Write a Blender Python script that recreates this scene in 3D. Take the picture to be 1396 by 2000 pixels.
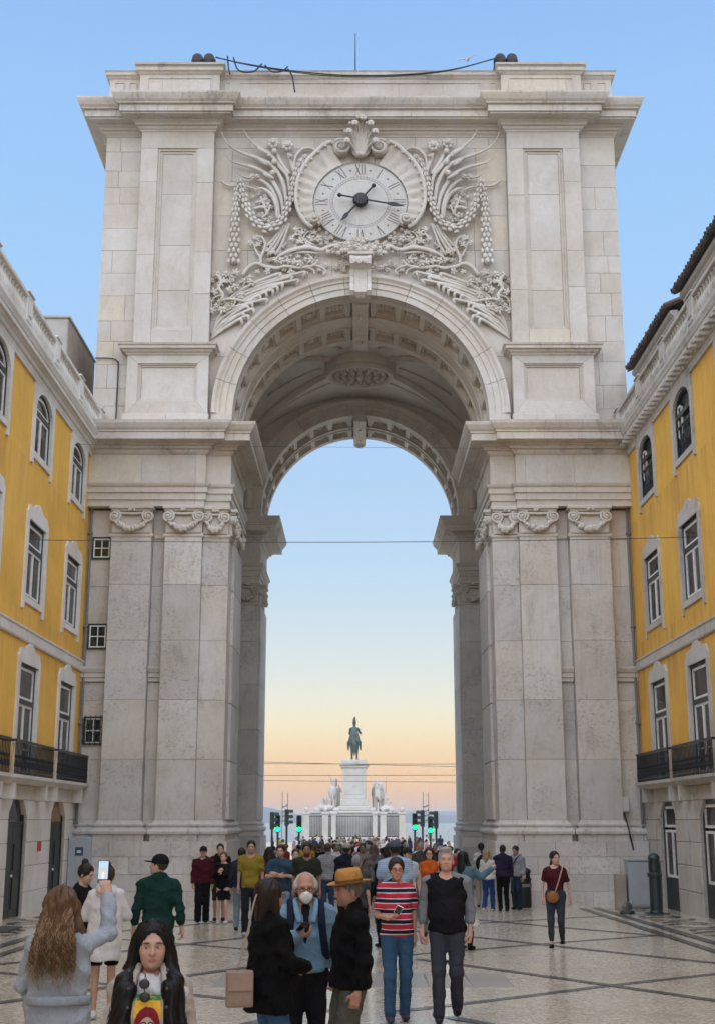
import bpy, math, random
import numpy as np
from mathutils import Vector, Matrix, Euler
PI = math.pi
R = math.radians
for o in list(bpy.data.objects): bpy.data.objects.remove(o)
SC = bpy.context.scene
COL = SC.collection
rnd = random.Random(7)

# ------------------------------------------------------------------ camera
PITCH = math.atan(603.0/2500.0)
cam_d = bpy.data.cameras.new('camera'); cam = bpy.data.objects.new('camera', cam_d); COL.objects.link(cam)
cam.location = (0, 0, 2.1)
cam.rotation_euler = (PI/2+PITCH, 0, 0)
cam_d.sensor_fit = 'VERTICAL'; cam_d.sensor_height = 24.0; cam_d.lens = 24.0*2500/2000
cam_d.clip_start = 0.1; cam_d.clip_end = 30000
SC.camera = cam

# ------------------------------------------------------------------ dusk sky: a Nishita sky under a thin afterglow that depends on height only
SUN_EL, SUN_AZ = R(60), R(-174)
W = bpy.data.worlds.new('World'); SC.world = W; W.use_nodes = True
nt = W.node_tree; nt.nodes.clear()
out = nt.nodes.new('ShaderNodeOutputWorld'); bg = nt.nodes.new('ShaderNodeBackground')
tc = nt.nodes.new('ShaderNodeTexCoord'); sep = nt.nodes.new('ShaderNodeSeparateXYZ')
nt.links.new(tc.outputs['Generated'], sep.inputs[0])
ramp = nt.nodes.new('ShaderNodeValToRGB'); nt.links.new(sep.outputs['Z'], ramp.inputs[0])
def srgb(r, g, b):
    f = lambda c: c/12.92 if c <= .04045 else ((c+.055)/1.055)**2.4
    return (f(r/255), f(g/255), f(b/255), 1)
stops = [(0.0, (240,188,150)), (0.0164, (250,200,152)), (0.0393, (255,214,164)), (0.0547, (255,227,182)), (0.0702, (253,238,203)), (0.0857, (244,241,219)), (0.1014, (234,238,228)), (0.125, (222,233,235)), (0.1645, (205,226,240)),
         (0.1956, (192,222,246)), (0.2345, (185,216,247)), (0.29, (178,212,249)), (0.40, (166,208,251)), (0.52, (156,199,249)), (0.60, (146,188,243)), (1.0, (118,160,228))]
cr = ramp.color_ramp
while len(cr.elements) < len(stops): cr.elements.new(0.5)
for e, (p, c) in zip(cr.elements, stops): e.position = p; e.color = srgb(*c)
sky = nt.nodes.new('ShaderNodeTexSky'); sky.sky_type = 'NISHITA'; sky.sun_disc = False
sky.sun_elevation = R(4); sky.sun_rotation = SUN_AZ; sky.air_density = 1.0; sky.dust_density = 1.0
skm = nt.nodes.new('ShaderNodeMix'); skm.data_type = 'RGBA'; skm.blend_type = 'ADD'; skm.inputs[0].default_value = 0.0003
nt.links.new(ramp.outputs[0], skm.inputs[6]); nt.links.new(sky.outputs[0], skm.inputs[7])
nt.links.new(skm.outputs[2], bg.inputs[0]); bg.inputs[1].default_value = 1.0
nt.links.new(bg.outputs[0], out.inputs[0])

# ------------------------------------------------------------------ the glow of the sky behind the camera after sunset: one very soft sun
sun_d = bpy.data.lights.new('sun', 'SUN'); sun = bpy.data.objects.new('sun', sun_d); COL.objects.link(sun)
sun_d.energy = 3.9; sun_d.angle = R(125); sun_d.color = (1.0, 0.968, 0.93)
sd = Vector((math.sin(SUN_AZ)*math.cos(SUN_EL), math.cos(SUN_AZ)*math.cos(SUN_EL), math.sin(SUN_EL)))
sun.rotation_euler = sd.to_track_quat('Z', 'Y').to_euler()
SC.view_settings.view_transform = 'Standard'; SC.view_settings.look = 'None'
SC.view_settings.exposure = 0.0; SC.view_settings.gamma = 1.0
SC.view_settings.use_curve_mapping = False
SC.render.engine = 'CYCLES'

# ------------------------------------------------------------------ helpers
def ground_z(y): return 0.0 if y < 14 else (-0.014*(y-14) if y < 60 else -0.644-0.006*(y-60))

def tag(o, label=None, cat=None, group=None, kind=None):
    if label: o['label'] = label
    if cat: o['category'] = cat
    if group: o['group'] = group
    if kind: o['kind'] = kind
    return o
def empty(name, loc, rz=0, label=None, cat=None, group=None):
    o = bpy.data.objects.new(name, None); COL.objects.link(o); o.location = loc; o.rotation_euler = (0, 0, rz)
    o.empty_display_size = .2
    return tag(o, label, cat, group)
def link(name, me, parent=None, loc=(0,0,0), rot=(0,0,0), color=None):
    o = bpy.data.objects.new(name, me); COL.objects.link(o); o.parent = parent; o.location = loc; o.rotation_euler = rot
    if color: o.color = color
    return o
def copy_tree(o, parent=None):
    c = o.copy(); COL.objects.link(c); c.parent = parent
    for ch in o.children: copy_tree(ch, c)
    return c

class MB:
    """collects verts and faces of ONE mesh object"""
    def __init__(s, org=(0,0,0)): s.v = []; s.f = []; s.m = []; s.org = org; s.cm = 0
    def add(s, vs, fs, mirror=False):
        n = len(s.v)
        s.v += [tuple(p) for p in vs]
        for f in fs:
            s.f.append([i+n for i in f]); s.m.append(s.cm)
        return s
    def box(s, x0, x1, y0, y1, z0, z1, ch=0.0):
        if x1 < x0: x0, x1 = x1, x0
        if y1 < y0: y0, y1 = y1, y0
        if z1 < z0: z0, z1 = z1, z0
        if ch <= 0:
            vs = [(x0,y0,z0),(x1,y0,z0),(x1,y1,z0),(x0,y1,z0),(x0,y0,z1),(x1,y0,z1),(x1,y1,z1),(x0,y1,z1)]
            return s.add(vs, [(0,3,2,1),(4,5,6,7),(0,1,5,4),(1,2,6,5),(2,3,7,6),(3,0,4,7)])
        c = min(ch, (x1-x0)*.3, (y1-y0)*.3, (z1-z0)*.3); vs = []; idx = {}
        X = (x0, x1); Y = (y0, y1); Z = (z0, z1); S = (1, -1)
        for i in (0,1):
            for j in (0,1):
                for k in (0,1):
                    for a in range(3):
                        p = [X[i]+S[i]*c, Y[j]+S[j]*c, Z[k]+S[k]*c]
                        p[a] = (X[i], Y[j], Z[k])[a]
                        idx[i,j,k,a] = len(vs); vs.append(p)
        fs = []
        for i in (0,1):
            fs.append([idx[i,0,0,0], idx[i,1,0,0], idx[i,1,1,0], idx[i,0,1,0]])
            fs.append([idx[0,i,0,1], idx[1,i,0,1], idx[1,i,1,1], idx[0,i,1,1]])
            fs.append([idx[0,0,i,2], idx[1,0,i,2], idx[1,1,i,2], idx[0,1,i,2]])
        for i in (0,1):
            for j in (0,1):
                fs.append([idx[i,j,0,0], idx[i,j,1,0], idx[i,j,1,1], idx[i,j,0,1]])
                fs.append([idx[i,0,j,0], idx[i,1,j,0], idx[i,1,j,2], idx[i,0,j,2]])
                fs.append([idx[0,i,j,1], idx[1,i,j,1], idx[1,i,j,2], idx[0,i,j,2]])
                for k in (0,1): fs.append([idx[i,j,k,0], idx[i,j,k,1], idx[i,j,k,2]])
        return s.add(vs, fs)
    def quad(s, a, b, c, d): return s.add([a,b,c,d], [(0,1,2,3)])
    def sweep(s, path, prof, closed_prof=True, caps=True):
        """prof [(outward, z)] swept along plan polyline path; outward = right of travel"""
        P = [Vector((p[0], p[1])) for p in path]; n = len(P); k = len(prof); M = []
        for i in range(n):
            ns = []
            if i > 0: d = (P[i]-P[i-1]).normalized(); ns.append(Vector((d.y, -d.x)))
            if i < n-1: d = (P[i+1]-P[i]).normalized(); ns.append(Vector((d.y, -d.x)))
            M.append(ns[0] if len(ns) == 1 else (ns[0]+ns[1])/(1+ns[0].dot(ns[1])))
        vs = [(P[i].x+M[i].x*o, P[i].y+M[i].y*o, z) for i in range(n) for (o, z) in prof]
        fs = []
        for i in range(n-1):
            for j in range(k if closed_prof else k-1):
                j2 = (j+1) % k
                fs.append((i*k+j, i*k+j2, (i+1)*k+j2, (i+1)*k+j))
        if caps and closed_prof:
            fs.append(list(range(k))); fs.append([(n-1)*k+j for j in range(k)][::-1])
        return s.add(vs, fs)
    def ring(s, cx, cz, a0, a1, prof, n, caps=True):
        """closed profile [(r, y)] turned about the Y axis through (cx, cz) from angle a0 to a1 (0 = +X, 90 = up)"""
        k = len(prof); vs = []; fs = []
        for i in range(n+1):
            a = a0+(a1-a0)*i/n; ca, sa = math.cos(a), math.sin(a)
            vs += [(cx+r*ca, y, cz+r*sa) for (r, y) in prof]
        for i in range(n):
            for j in range(k):
                j2 = (j+1) % k; fs.append((i*k+j, i*k+j2, (i+1)*k+j2, (i+1)*k+j))
        if caps: fs.append(list(range(k))); fs.append([n*k+j for j in range(k)][::-1])
        return s.add(vs, fs)
    def lathe(s, cx, cy, prof, n=12, caps=True, a0=0.0):
        k = len(prof); vs = []; fs = []
        for i in range(n):
            a = a0+2*PI*i/n; vs += [(cx+r*math.cos(a), cy+r*math.sin(a), z) for (r, z) in prof]
        for i in range(n):
            i2 = (i+1) % n
            for j in range(k-1): fs.append((i*k+j, i2*k+j, i2*k+j+1, i*k+j+1))
        if caps: fs.append([i*k for i in range(n)][::-1]); fs.append([i*k+k-1 for i in range(n)])
        return s.add(vs, fs)
    def tube(s, pts, rad, n=6, flat=None, caps=True):
        """tube along 3D points; rad number, list or function of t; flat = (axis vector, factor) squashes the section"""
        P = [Vector(p) for p in pts]; m = len(P); vs = []; fs = []
        up = Vector((0,1,0)) if abs((P[-1]-P[0]).normalized().y) < .9 else Vector((1,0,0))
        for i in range(m):
            d = (P[min(i+1,m-1)]-P[max(i-1,0)]).normalized()
            a = d.cross(up)
            a = a.normalized() if a.length > 1e-5 else Vector((1,0,0)); b = a.cross(d).normalized()
            t = i/(m-1); r = rad(t) if callable(rad) else (rad[i] if isinstance(rad, (list, tuple)) else rad)
            for j in range(n):
                q = 2*PI*j/n; o = a*(math.cos(q)*r)+b*(math.sin(q)*r*(flat if flat else 1))
                vs.append(P[i]+o)
        for i in range(m-1):
            for j in range(n):
                j2 = (j+1) % n; fs.append((i*n+j, i*n+j2, (i+1)*n+j2, (i+1)*n+j))
        if caps: fs.append(list(range(n))[::-1]); fs.append([(m-1)*n+j for j in range(n)])
        return s.add(vs, fs)
    def ball(s, c, r, nu=8, nv=5, mat=None):
        """ellipsoid radii r (3) with optional 3x3 rotation"""
        r = (r,r,r) if not isinstance(r, (tuple, list)) else r; vs = []; fs = []
        c = Vector(c)
        def put(p):
            q = Vector(p)
            vs.append(c+(mat @ q if mat else q))
        put((0,0,-r[2]))
        for i in range(1, nv):
            th = PI*i/nv-PI/2
            for j in range(nu):
                a = 2*PI*j/nu; put((r[0]*math.cos(th)*math.cos(a), r[1]*math.cos(th)*math.sin(a), r[2]*math.sin(th)))
        put((0,0,r[2])); L = len(vs)-1
        for j in range(nu): fs.append((0, 1+(j+1)%nu, 1+j))
        for i in range(nv-2):
            for j in range(nu): fs.append((1+i*nu+j, 1+i*nu+(j+1)%nu, 1+(i+1)*nu+(j+1)%nu, 1+(i+1)*nu+j))
        b = 1+(nv-2)*nu
        for j in range(nu): fs.append((b+j, b+(j+1)%nu, L))
        return s.add(vs, fs)
    def prism(s, poly, y0, y1, ch=0.0):
        """polygon [(x,z)] extruded in y"""
        n = len(poly); vs = [(x,y0,z) for x,z in poly]+[(x,y1,z) for x,z in poly]
        fs = [list(range(n)), list(range(n,2*n))[::-1]]+[(i,(i+1)%n,n+(i+1)%n,n+i) for i in range(n)]
        return s.add(vs, fs)
    def mesh(s, name, mats, smooth=False, angle=None):
        me = bpy.data.meshes.new(name); ox, oy, oz = s.org
        me.from_pydata([(x-ox, y-oy, z-oz) for x,y,z in s.v], [], s.f)
        mats = mats if isinstance(mats, (list, tuple)) else [mats]
        for m in mats: me.materials.append(m)
        if len(mats) > 1: me.polygons.foreach_set('material_index', s.m)
        import bmesh
        bm = bmesh.new(); bm.from_mesh(me); bmesh.ops.recalc_face_normals(bm, faces=bm.faces); bm.to_mesh(me); bm.free()
        if smooth:
            me.polygons.foreach_set('use_smooth', [True]*len(me.polygons))
            if angle is not None: me.set_sharp_from_angle(angle=R(angle))
        me.update()
        return me
    def build(s, name, mats, parent=None, smooth=False, angle=None, color=None):
        return link(name, s.mesh(name, mats, smooth, angle), parent, color=color)

def lerp(a, b, t): return a+(b-a)*t
def bez(p, n):
    """smooth curve through points (Catmull-Rom)"""
    P = [Vector(q) for q in p]; P = [P[0]*2-P[1]]+P+[P[-1]*2-P[-2]]; o = []
    m = len(P)-3
    for i in range(m):
        for k in range(n):
            t = k/n; a, b, c, d = P[i:i+4]
            o.append(.5*((2*b)+(c-a)*t+(2*a-5*b+4*c-d)*t*t+(3*b-a-3*c+d)*t**3))
    o.append(P[-2]); return o
SC.cycles.use_adaptive_sampling = True; SC.cycles.adaptive_threshold = 0.03
SC.cycles.use_denoising = True; SC.cycles.max_bounces = 8; SC.cycles.diffuse_bounces = 6; SC.cycles.glossy_bounces = 3; SC.cycles.transmission_bounces = 4; SC.cycles.volume_bounces = 0
SC.cycles.caustics_reflective = False; SC.cycles.caustics_refractive = False; SC.cycles.sample_clamp_indirect = 6
# ------------------------------------------------------------------ materials
def new_mat(name):
    m = bpy.data.materials.new(name); m.use_nodes = True
    n = m.node_tree.nodes; b = n['Principled BSDF']
    return m, m.node_tree, b
class NG:
    """small node helper"""
    def __init__(s, t): s.t = t
    def n(s, typ, **kw):
        o = s.t.nodes.new('ShaderNode'+typ)
        for k, v in kw.items():
            if k in ('inp',):
                for i, x in v.items(): o.inputs[i].default_value = x
            else: setattr(o, k, v)
        return o
    def l(s, a, b): s.t.links.new(a, b)
    def noise(s, vec, scale, detail=4, rough=.55, dist=0):
        o = s.n('TexNoise', inp={'Scale': scale, 'Detail': detail, 'Roughness': rough, 'Distortion': dist}); s.l(vec, o.inputs['Vector']); return o.outputs[0]
    def mapr(s, val, a, b, c=0., d=1., smooth=False):
        o = s.n('MapRange', inp={1: a, 2: b, 3: c, 4: d}); o.clamp = True
        if smooth: o.interpolation_type = 'SMOOTHSTEP'
        s.l(val, o.inputs[0]); return o.outputs[0]
    def mix(s, fac, a, b, mode='MIX'):
        o = s.n('Mix', data_type='RGBA', blend_type=mode)
        for sk, x in ((0, fac), (6, a), (7, b)):
            if hasattr(x, 'is_linked'): s.l(x, o.inputs[sk])
            else: o.inputs[sk].default_value = x if sk == 0 or len(x) == 4 else (*x, 1)
        return o.outputs[2]
    def math(s, op, a, b=None):
        o = s.n('Math', operation=op)
        for sk, x in ((0, a), (1, b)):
            if x is None: continue
            if hasattr(x, 'is_linked'): s.l(x, o.inputs[sk])
            else: o.inputs[sk].default_value = x
        return o.outputs[0]
    def scale(s, vec, v):
        o = s.n('VectorMath', operation='MULTIPLY'); s.l(vec, o.inputs[0]); o.inputs[1].default_value = v; return o.outputs[0]
    def ramp(s, fac, st, const=False):
        o = s.n('ValToRGB'); s.l(fac, o.inputs[0]); c = o.color_ramp
        if const: c.interpolation = 'CONSTANT'
        while len(c.elements) < len(st): c.elements.new(.5)
        for e, (p, k) in zip(c.elements, st): e.position = p; e.color = (*k, 1) if len(k) == 3 else k
        return o.outputs[0]
    def bump(s, h, strength, dist, bsdf, normal=None):
        o = s.n('Bump', inp={'Strength': strength, 'Distance': dist}); s.l(h, o.inputs['Height'])
        if normal: s.l(normal, o.inputs['Normal'])
        if bsdf: s.l(o.outputs[0], bsdf.inputs['Normal'])
        return o.outputs[0]

def stone_mat(name, tints, stain=.35, pit=.0, streak=.4, rough=.75, stain_col=(.10,.085,.07)):
    m, t, b = new_mat(name); g = NG(t)
    pos = g.n('NewGeometry').outputs['Position']; oi = g.n('ObjectInfo')
    col = g.ramp(oi.outputs['Random'], [(i/len(tints), c) for i, c in enumerate(tints)], const=True)
    big = g.noise(pos, .7, 5, .6); col = g.mix(g.mapr(big, .35, .7), col, g.mix(1., col, (.86,.82,.76), 'MULTIPLY'))
    vein = g.noise(g.scale(pos, (1.5,1.5,.9)), 2.2, 8, .7, 1.2)
    col = g.mix(g.mapr(vein, .45, .75, 0, .55), col, g.mix(1., col, (.80,.78,.76), 'MULTIPLY'))
    fine = g.noise(pos, 14, 6, .65); col = g.mix(g.mapr(fine, .3, .75, 0, .35), col, g.mix(1., col, (.72,.70,.68), 'MULTIPLY'))
    if streak:
        st = g.noise(g.scale(pos, (5,5,.28)), 1.6, 5, .65); mk = g.noise(pos, .35, 3)
        col = g.mix(g.math('MULTIPLY', g.mapr(st, .52, .78, 0, streak), g.mapr(mk, .42, .65)), col, (*stain_col, 1))
    if stain:
        s2 = g.noise(g.scale(pos, (1,1,.6)), 1.1, 7, .72, .6); col = g.mix(g.mapr(s2, .55, .74, 0, stain), col, (*stain_col, 1))
    h = fine
    if pit:
        # weathered patches of the stone are full of small dark pits; which block is pitted differs from block to block
        pr = g.math('ADD', g.mapr(g.noise(pos, .55, 3), .42, .62), g.mapr(oi.outputs['Random'], .0, 1., -.22, .22))
        pn = g.noise(g.scale(pos, (1,1,1.4)), 9, 9, .82)
        pm = g.math('MULTIPLY', g.mapr(pn, .515, .615), g.mapr(pr, .2, .75, 0, pit))
        col = g.mix(pm, col, (.17,.15,.13, 1)); h = g.math('SUBTRACT', fine, g.math('MULTIPLY', pm, 1.5))
    g.l(col, b.inputs['Base Color']); b.inputs['Roughness'].default_value = rough
    b.inputs['Specular IOR Level'].default_value = .3
    g.bump(h, .35, .02, b)
    return m

def plain_mat(name, col, rough=.6, metal=0., var=.15, scale=6, bump=.1, spec=.5):
    m, t, b = new_mat(name); g = NG(t); pos = g.n('NewGeometry').outputs['Position']
    n = g.noise(pos, scale, 5, .65)
    c = g.mix(g.mapr(n, .3, .75), (*col, 1), tuple(x*(1-var*2) for x in col)+(1,))
    g.l(c, b.inputs['Base Color']); b.inputs['Roughness'].default_value = rough; b.inputs['Metallic'].default_value = metal
    b.inputs['Specular IOR Level'].default_value = spec
    if bump: g.bump(n, bump, .01, b)
    return m

M = {}
WARM = [(0.623,0.583,0.534), (0.596,0.552,0.499), (0.641,0.614,0.579), (0.614,0.561,0.512), (0.588,0.552,0.517), (0.659,0.606,0.525), (0.633,0.596,0.552), (0.606,0.57,0.534), (0.641,0.583,0.543), (0.614,0.583,0.557)]
M['stone'] = stone_mat('limestone', WARM, stain=.16, streak=.24)
M['carve'] = stone_mat('carved_limestone', [(.64,.605,.56), (.62,.58,.54), (.65,.62,.58)], stain=.34, streak=.12)
GREY = [(0.636,0.609,0.583), (0.604,0.572,0.546), (0.678,0.652,0.625), (0.583,0.562,0.546), (0.657,0.62,0.578), (0.625,0.604,0.594), (0.7,0.678,0.652), (0.594,0.578,0.562)]
M['lower'] = stone_mat('weathered_limestone', GREY, stain=.35, streak=.45, pit=.55)
M['cornice'] = stone_mat('cornice_limestone', WARM, stain=.62, streak=.65, stain_col=(.06,.05,.045))
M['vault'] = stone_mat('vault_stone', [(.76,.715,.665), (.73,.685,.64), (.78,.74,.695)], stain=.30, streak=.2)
M['mortar'] = plain_mat('mortar', (.46,.43,.39), .9)
M['face'] = stone_mat('clock_marble', [(.60,.59,.575)], stain=.15, streak=.05, rough=.45)
M['numeral'] = plain_mat('numeral_lead', (.20,.19,.185), .6)
M['black'] = plain_mat('black_iron_and_dark_room', (.012,.013,.014), .45, bump=.05)
M['balcony_iron'] = plain_mat('painted_iron', (.016,.022,.028), .4, bump=.05)
M['cable'] = plain_mat('cable_rubber', (.012,.012,.013), .6, bump=0)
M['wire'] = plain_mat('wire', (.06,.06,.065), .5, bump=0)
# ------------------------------------------------------------------ signed-distance sculpting: smooth unions of tapered limbs and ellipsoids, meshed with surface nets
def cone(a, b, ra, rb, k=.03, sy=1.0): return ('c', np.array(a, float), np.array(b, float), ra, rb, k, sy)
def ell(c, r, k=.03, rot=None): return ('e', np.array(c, float), np.array(r if hasattr(r, '__len__') else (r,r,r), float), k, None if rot is None else np.array(rot, float))
def _bounds(p):
    if p[0] == 'c':
        r = max(p[3], p[4]); return np.minimum(p[1], p[2])-r, np.maximum(p[1], p[2])+r
    if p[4] is None: return p[1]-p[2], p[1]+p[2]
    e = np.sqrt(((p[4]**2)*(p[2]**2)[None, :]).sum(1)); return p[1]-e, p[1]+e
def _dist(p, X, Y, Z):
    if p[0] == 'c':
        a, b = p[1], p[2]; ba = b-a; sy = p[6]
        px, py, pz = X-a[0], (Y-a[1])/sy, Z-a[2]; by = ba[1]/sy
        den = max(1e-9, ba[0]**2+by**2+ba[2]**2)
        h = np.clip((px*ba[0]+py*by+pz*ba[2])/den, 0, 1)
        d = np.sqrt((px-h*ba[0])**2+(py-h*by)**2+(pz-h*ba[2])**2)-(p[3]+(p[4]-p[3])*h)
        return d*(1 if sy > .99 else .5+.5*sy)
    c, r, rot = p[1], p[2], p[4]
    px, py, pz = X-c[0], Y-c[1], Z-c[2]
    if rot is not None:
        q = rot.T; px, py, pz = (q[0,0]*px+q[0,1]*py+q[0,2]*pz, q[1,0]*px+q[1,1]*py+q[1,2]*pz, q[2,0]*px+q[2,1]*py+q[2,2]*pz)
    k0 = np.sqrt((px/r[0])**2+(py/r[1])**2+(pz/r[2])**2); k1 = np.sqrt((px/r[0]**2)**2+(py/r[1]**2)**2+(pz/r[2]**2)**2)+1e-9
    return k0*(k0-1)/k1
def sculpt(prims, res, sub=(), post=None, infl=0.0, bounds=None):
    """-> (verts n x 3, quads m x 4)"""
    if bounds is None:
        bb = [_bounds(p) for p in prims]; lo = np.min([b[0] for b in bb], 0)-infl-2.5*res; hi = np.max([b[1] for b in bb], 0)+infl+2.5*res
    else: lo, hi = np.array(bounds[0], float), np.array(bounds[1], float)
    n = np.maximum(4, np.ceil((hi-lo)/res).astype(int)+1)
    ax = [lo[i]+np.arange(n[i])*res for i in range(3)]
    D = np.full(n, .5, dtype=np.float32)
    def rng(p, m):
        b0, b1 = _bounds(p)
        i0 = np.clip(np.floor((b0-m-lo)/res).astype(int), 0, n); i1 = np.clip(np.ceil((b1+m-lo)/res).astype(int)+1, 0, n)
        return tuple(slice(i0[i], i1[i]) for i in range(3))
    def grid(s): return ax[0][s[0]][:, None, None], ax[1][s[1]][None, :, None], ax[2][s[2]][None, None, :]
    for p in prims:
        k = p[5] if p[0] == 'c' else p[3]
        s = rng(p, k+infl+3*res+.02)
        if any(q.stop <= q.start for q in s): continue
        d = _dist(p, *grid(s))-infl; a = D[s]
        if k > 0: h = np.maximum(k-np.abs(a-d), 0)/k; D[s] = np.minimum(a, d)-h*h*k*.25
        else: D[s] = np.minimum(a, d)
    for p in sub:
        k = p[5] if p[0] == 'c' else p[3]
        s = rng(p, k+3*res+.02)
        if any(q.stop <= q.start for q in s): continue
        d = -_dist(p, *grid(s)); a = D[s]; h = np.maximum(k-np.abs(a-d), 0)/max(k, 1e-6); D[s] = np.maximum(a, d)+h*h*k*.25
    if post is not None: D = post(*grid((slice(None),)*3), D)
    D[[0,-1]] = np.maximum(D[[0,-1]], res); D[:, [0,-1]] = np.maximum(D[:, [0,-1]], res); D[:, :, [0,-1]] = np.maximum(D[:, :, [0,-1]], res)
    S = D < 0
    c = S[:-1,:-1,:-1].astype(np.int8)
    for dx, dy, dz in ((1,0,0),(0,1,0),(1,1,0),(0,0,1),(1,0,1),(0,1,1),(1,1,1)): c = c+S[dx:n[0]-1+dx, dy:n[1]-1+dy, dz:n[2]-1+dz]
    act = np.argwhere((c > 0) & (c < 8))
    if len(act) == 0: return np.zeros((0,3)), np.zeros((0,4), int)
    ids = np.full(c.shape, -1, np.int64); ids[act[:,0], act[:,1], act[:,2]] = np.arange(len(act))
    off = np.array([(i&1, (i>>1)&1, (i>>2)&1) for i in range(8)])
    V = np.stack([D[act[:,0]+o[0], act[:,1]+o[1], act[:,2]+o[2]] for o in off], 1)
    P = np.zeros((len(act), 3)); cnt = np.zeros(len(act))
    for i in range(8):
        for j in range(i+1, 8):
            if bin(i^j).count('1') != 1: continue
            m = (V[:,i] < 0) != (V[:,j] < 0); t = V[m,i]/(V[m,i]-V[m,j]); P[m] += off[i]+t[:,None]*(off[j]-off[i]); cnt[m] += 1
    P = (act+P/cnt[:,None])*res+lo
    Q = []
    e = np.argwhere(S[:-1,1:-1,1:-1] != S[1:,1:-1,1:-1]); e[:,1:] += 1
    f = S[e[:,0], e[:,1], e[:,2]]; i, j, k = e.T
    q = np.stack([ids[i,j-1,k-1], ids[i,j,k-1], ids[i,j,k], ids[i,j-1,k]], 1); q[~f] = q[~f][:, ::-1]; Q.append(q)
    e = np.argwhere(S[1:-1,:-1,1:-1] != S[1:-1,1:,1:-1]); e[:,0] += 1; e[:,2] += 1
    f = S[e[:,0], e[:,1], e[:,2]]; i, j, k = e.T
    q = np.stack([ids[i-1,j,k-1], ids[i-1,j,k], ids[i,j,k], ids[i,j,k-1]], 1); q[~f] = q[~f][:, ::-1]; Q.append(q)
    e = np.argwhere(S[1:-1,1:-1,:-1] != S[1:-1,1:-1,1:]); e[:,:2] += 1
    f = S[e[:,0], e[:,1], e[:,2]]; i, j, k = e.T
    q = np.stack([ids[i-1,j-1,k], ids[i,j-1,k], ids[i,j,k], ids[i-1,j,k]], 1); q[~f] = q[~f][:, ::-1]; Q.append(q)
    return P, np.concatenate(Q)
def np_mesh(name, V, F, mats, colors=None, smooth=True, midx=None):
    """mesh from numpy quads (fast)"""
    me = bpy.data.meshes.new(name); me.vertices.add(len(V)); me.vertices.foreach_set('co', np.asarray(V, np.float32).ravel())
    me.loops.add(F.size); me.loops.foreach_set('vertex_index', F.astype(np.int32).ravel())
    me.polygons.add(len(F)); me.polygons.foreach_set('loop_start', np.arange(0, F.size, F.shape[1], dtype=np.int32))
    if midx is not None: me.polygons.foreach_set('material_index', midx.astype(np.int32))
    for m in (mats if isinstance(mats, (list, tuple)) else [mats]): me.materials.append(m)
    me.update(calc_edges=True)
    if smooth: me.polygons.foreach_set('use_smooth', np.ones(len(F), bool))
    if colors is not None:
        at = me.color_attributes.new('Col', 'FLOAT_COLOR', 'POINT'); at.data.foreach_set('color', np.asarray(colors, np.float32).ravel())
    me.validate()
    return me
def smooth_v(V, F, it=1, f=.5):
    for _ in range(it):
        A = np.zeros_like(V); n = np.zeros(len(V))
        for i in range(4):
            for j in ((i+1)%4, (i+3)%4): np.add.at(A, F[:,i], V[F[:,j]]); np.add.at(n, F[:,i], 1)
        V = V*(1-f)+f*A/np.maximum(n, 1)[:,None]
    return V
# ------------------------------------------------------------------ ground: mosaic pavement that falls gently towards the river
def mosaic_mat(name, base, dark=False, rough=.22):
    m, t, b = new_mat(name); g = NG(t); pos = g.n('NewGeometry').outputs['Position']
    warp = g.n('VectorMath', operation='ADD'); g.l(pos, warp.inputs[0])
    wn = g.n('TexNoise', inp={'Scale': 1.3, 'Detail': 2}); g.l(pos, wn.inputs['Vector'])
    wv = g.n('VectorMath', operation='SCALE'); g.l(wn.outputs['Color'], wv.inputs[0]); wv.inputs['Scale'].default_value = .35; g.l(wv.outputs[0], warp.inputs[1])
    v = g.n('TexVoronoi', feature='DISTANCE_TO_EDGE', inp={'Scale': 16.0, 'Randomness': .55}); g.l(warp.outputs[0], v.inputs['Vector'])
    v2 = g.n('TexVoronoi', feature='F1', inp={'Scale': 16.0, 'Randomness': .55}); g.l(warp.outputs[0], v2.inputs['Vector'])
    sc = g.n('SeparateColor'); g.l(v2.outputs['Color'], sc.inputs[0])
    col = g.ramp(sc.outputs[0], [(0, tuple(x*.88 for x in base)), (.35, base), (.7, tuple(x*1.08 for x in base)), (1, tuple(x*.9 for x in base))])
    jt = g.mapr(v.outputs['Distance'], .0, .09)
    col = g.mix(jt, tuple(x*.66 for x in base)+(1,), col)
    big = g.noise(pos, .45, 6, .65, .4); col = g.mix(g.mapr(big, .4, .72, 0, .6), col, g.mix(1., col, (.62,.56,.50), 'MULTIPLY'))
    st = g.noise(pos, 2.6, 5, .7); col = g.mix(g.mapr(st, .56, .76, 0, .5), col, g.mix(1., col, (.55,.50,.46), 'MULTIPLY'))
    g.l(col, b.inputs['Base Color'])
    # stones polished by feet: each one its own gloss, joints matt
    rg = g.math('ADD', g.mapr(sc.outputs[1], 0, 1, rough-.10, rough+.14), g.mapr(jt, 0, 1, .2, 0)); g.l(rg, b.inputs['Roughness'])
    b.inputs['Specular IOR Level'].default_value = .55; b.inputs['Coat Weight'].default_value = .55; b.inputs['Coat Roughness'].default_value = .16
    h = g.math('ADD', g.mapr(v.outputs['Distance'], 0, .13), g.math('MULTIPLY', sc.outputs[2], .55))
    g.bump(h, .22, .006, b)
    return m
M['mosaic'] = mosaic_mat('pale_mosaic_paving', (.60,.535,.42))
M['mosaic_dark'] = mosaic_mat('dark_mosaic_paving', (.072,.068,.066), rough=.5)
M['slab'] = stone_mat('paving_slab', [(.34,.315,.28), (.30,.28,.25)], stain=.3, streak=0, rough=.3)

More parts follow.
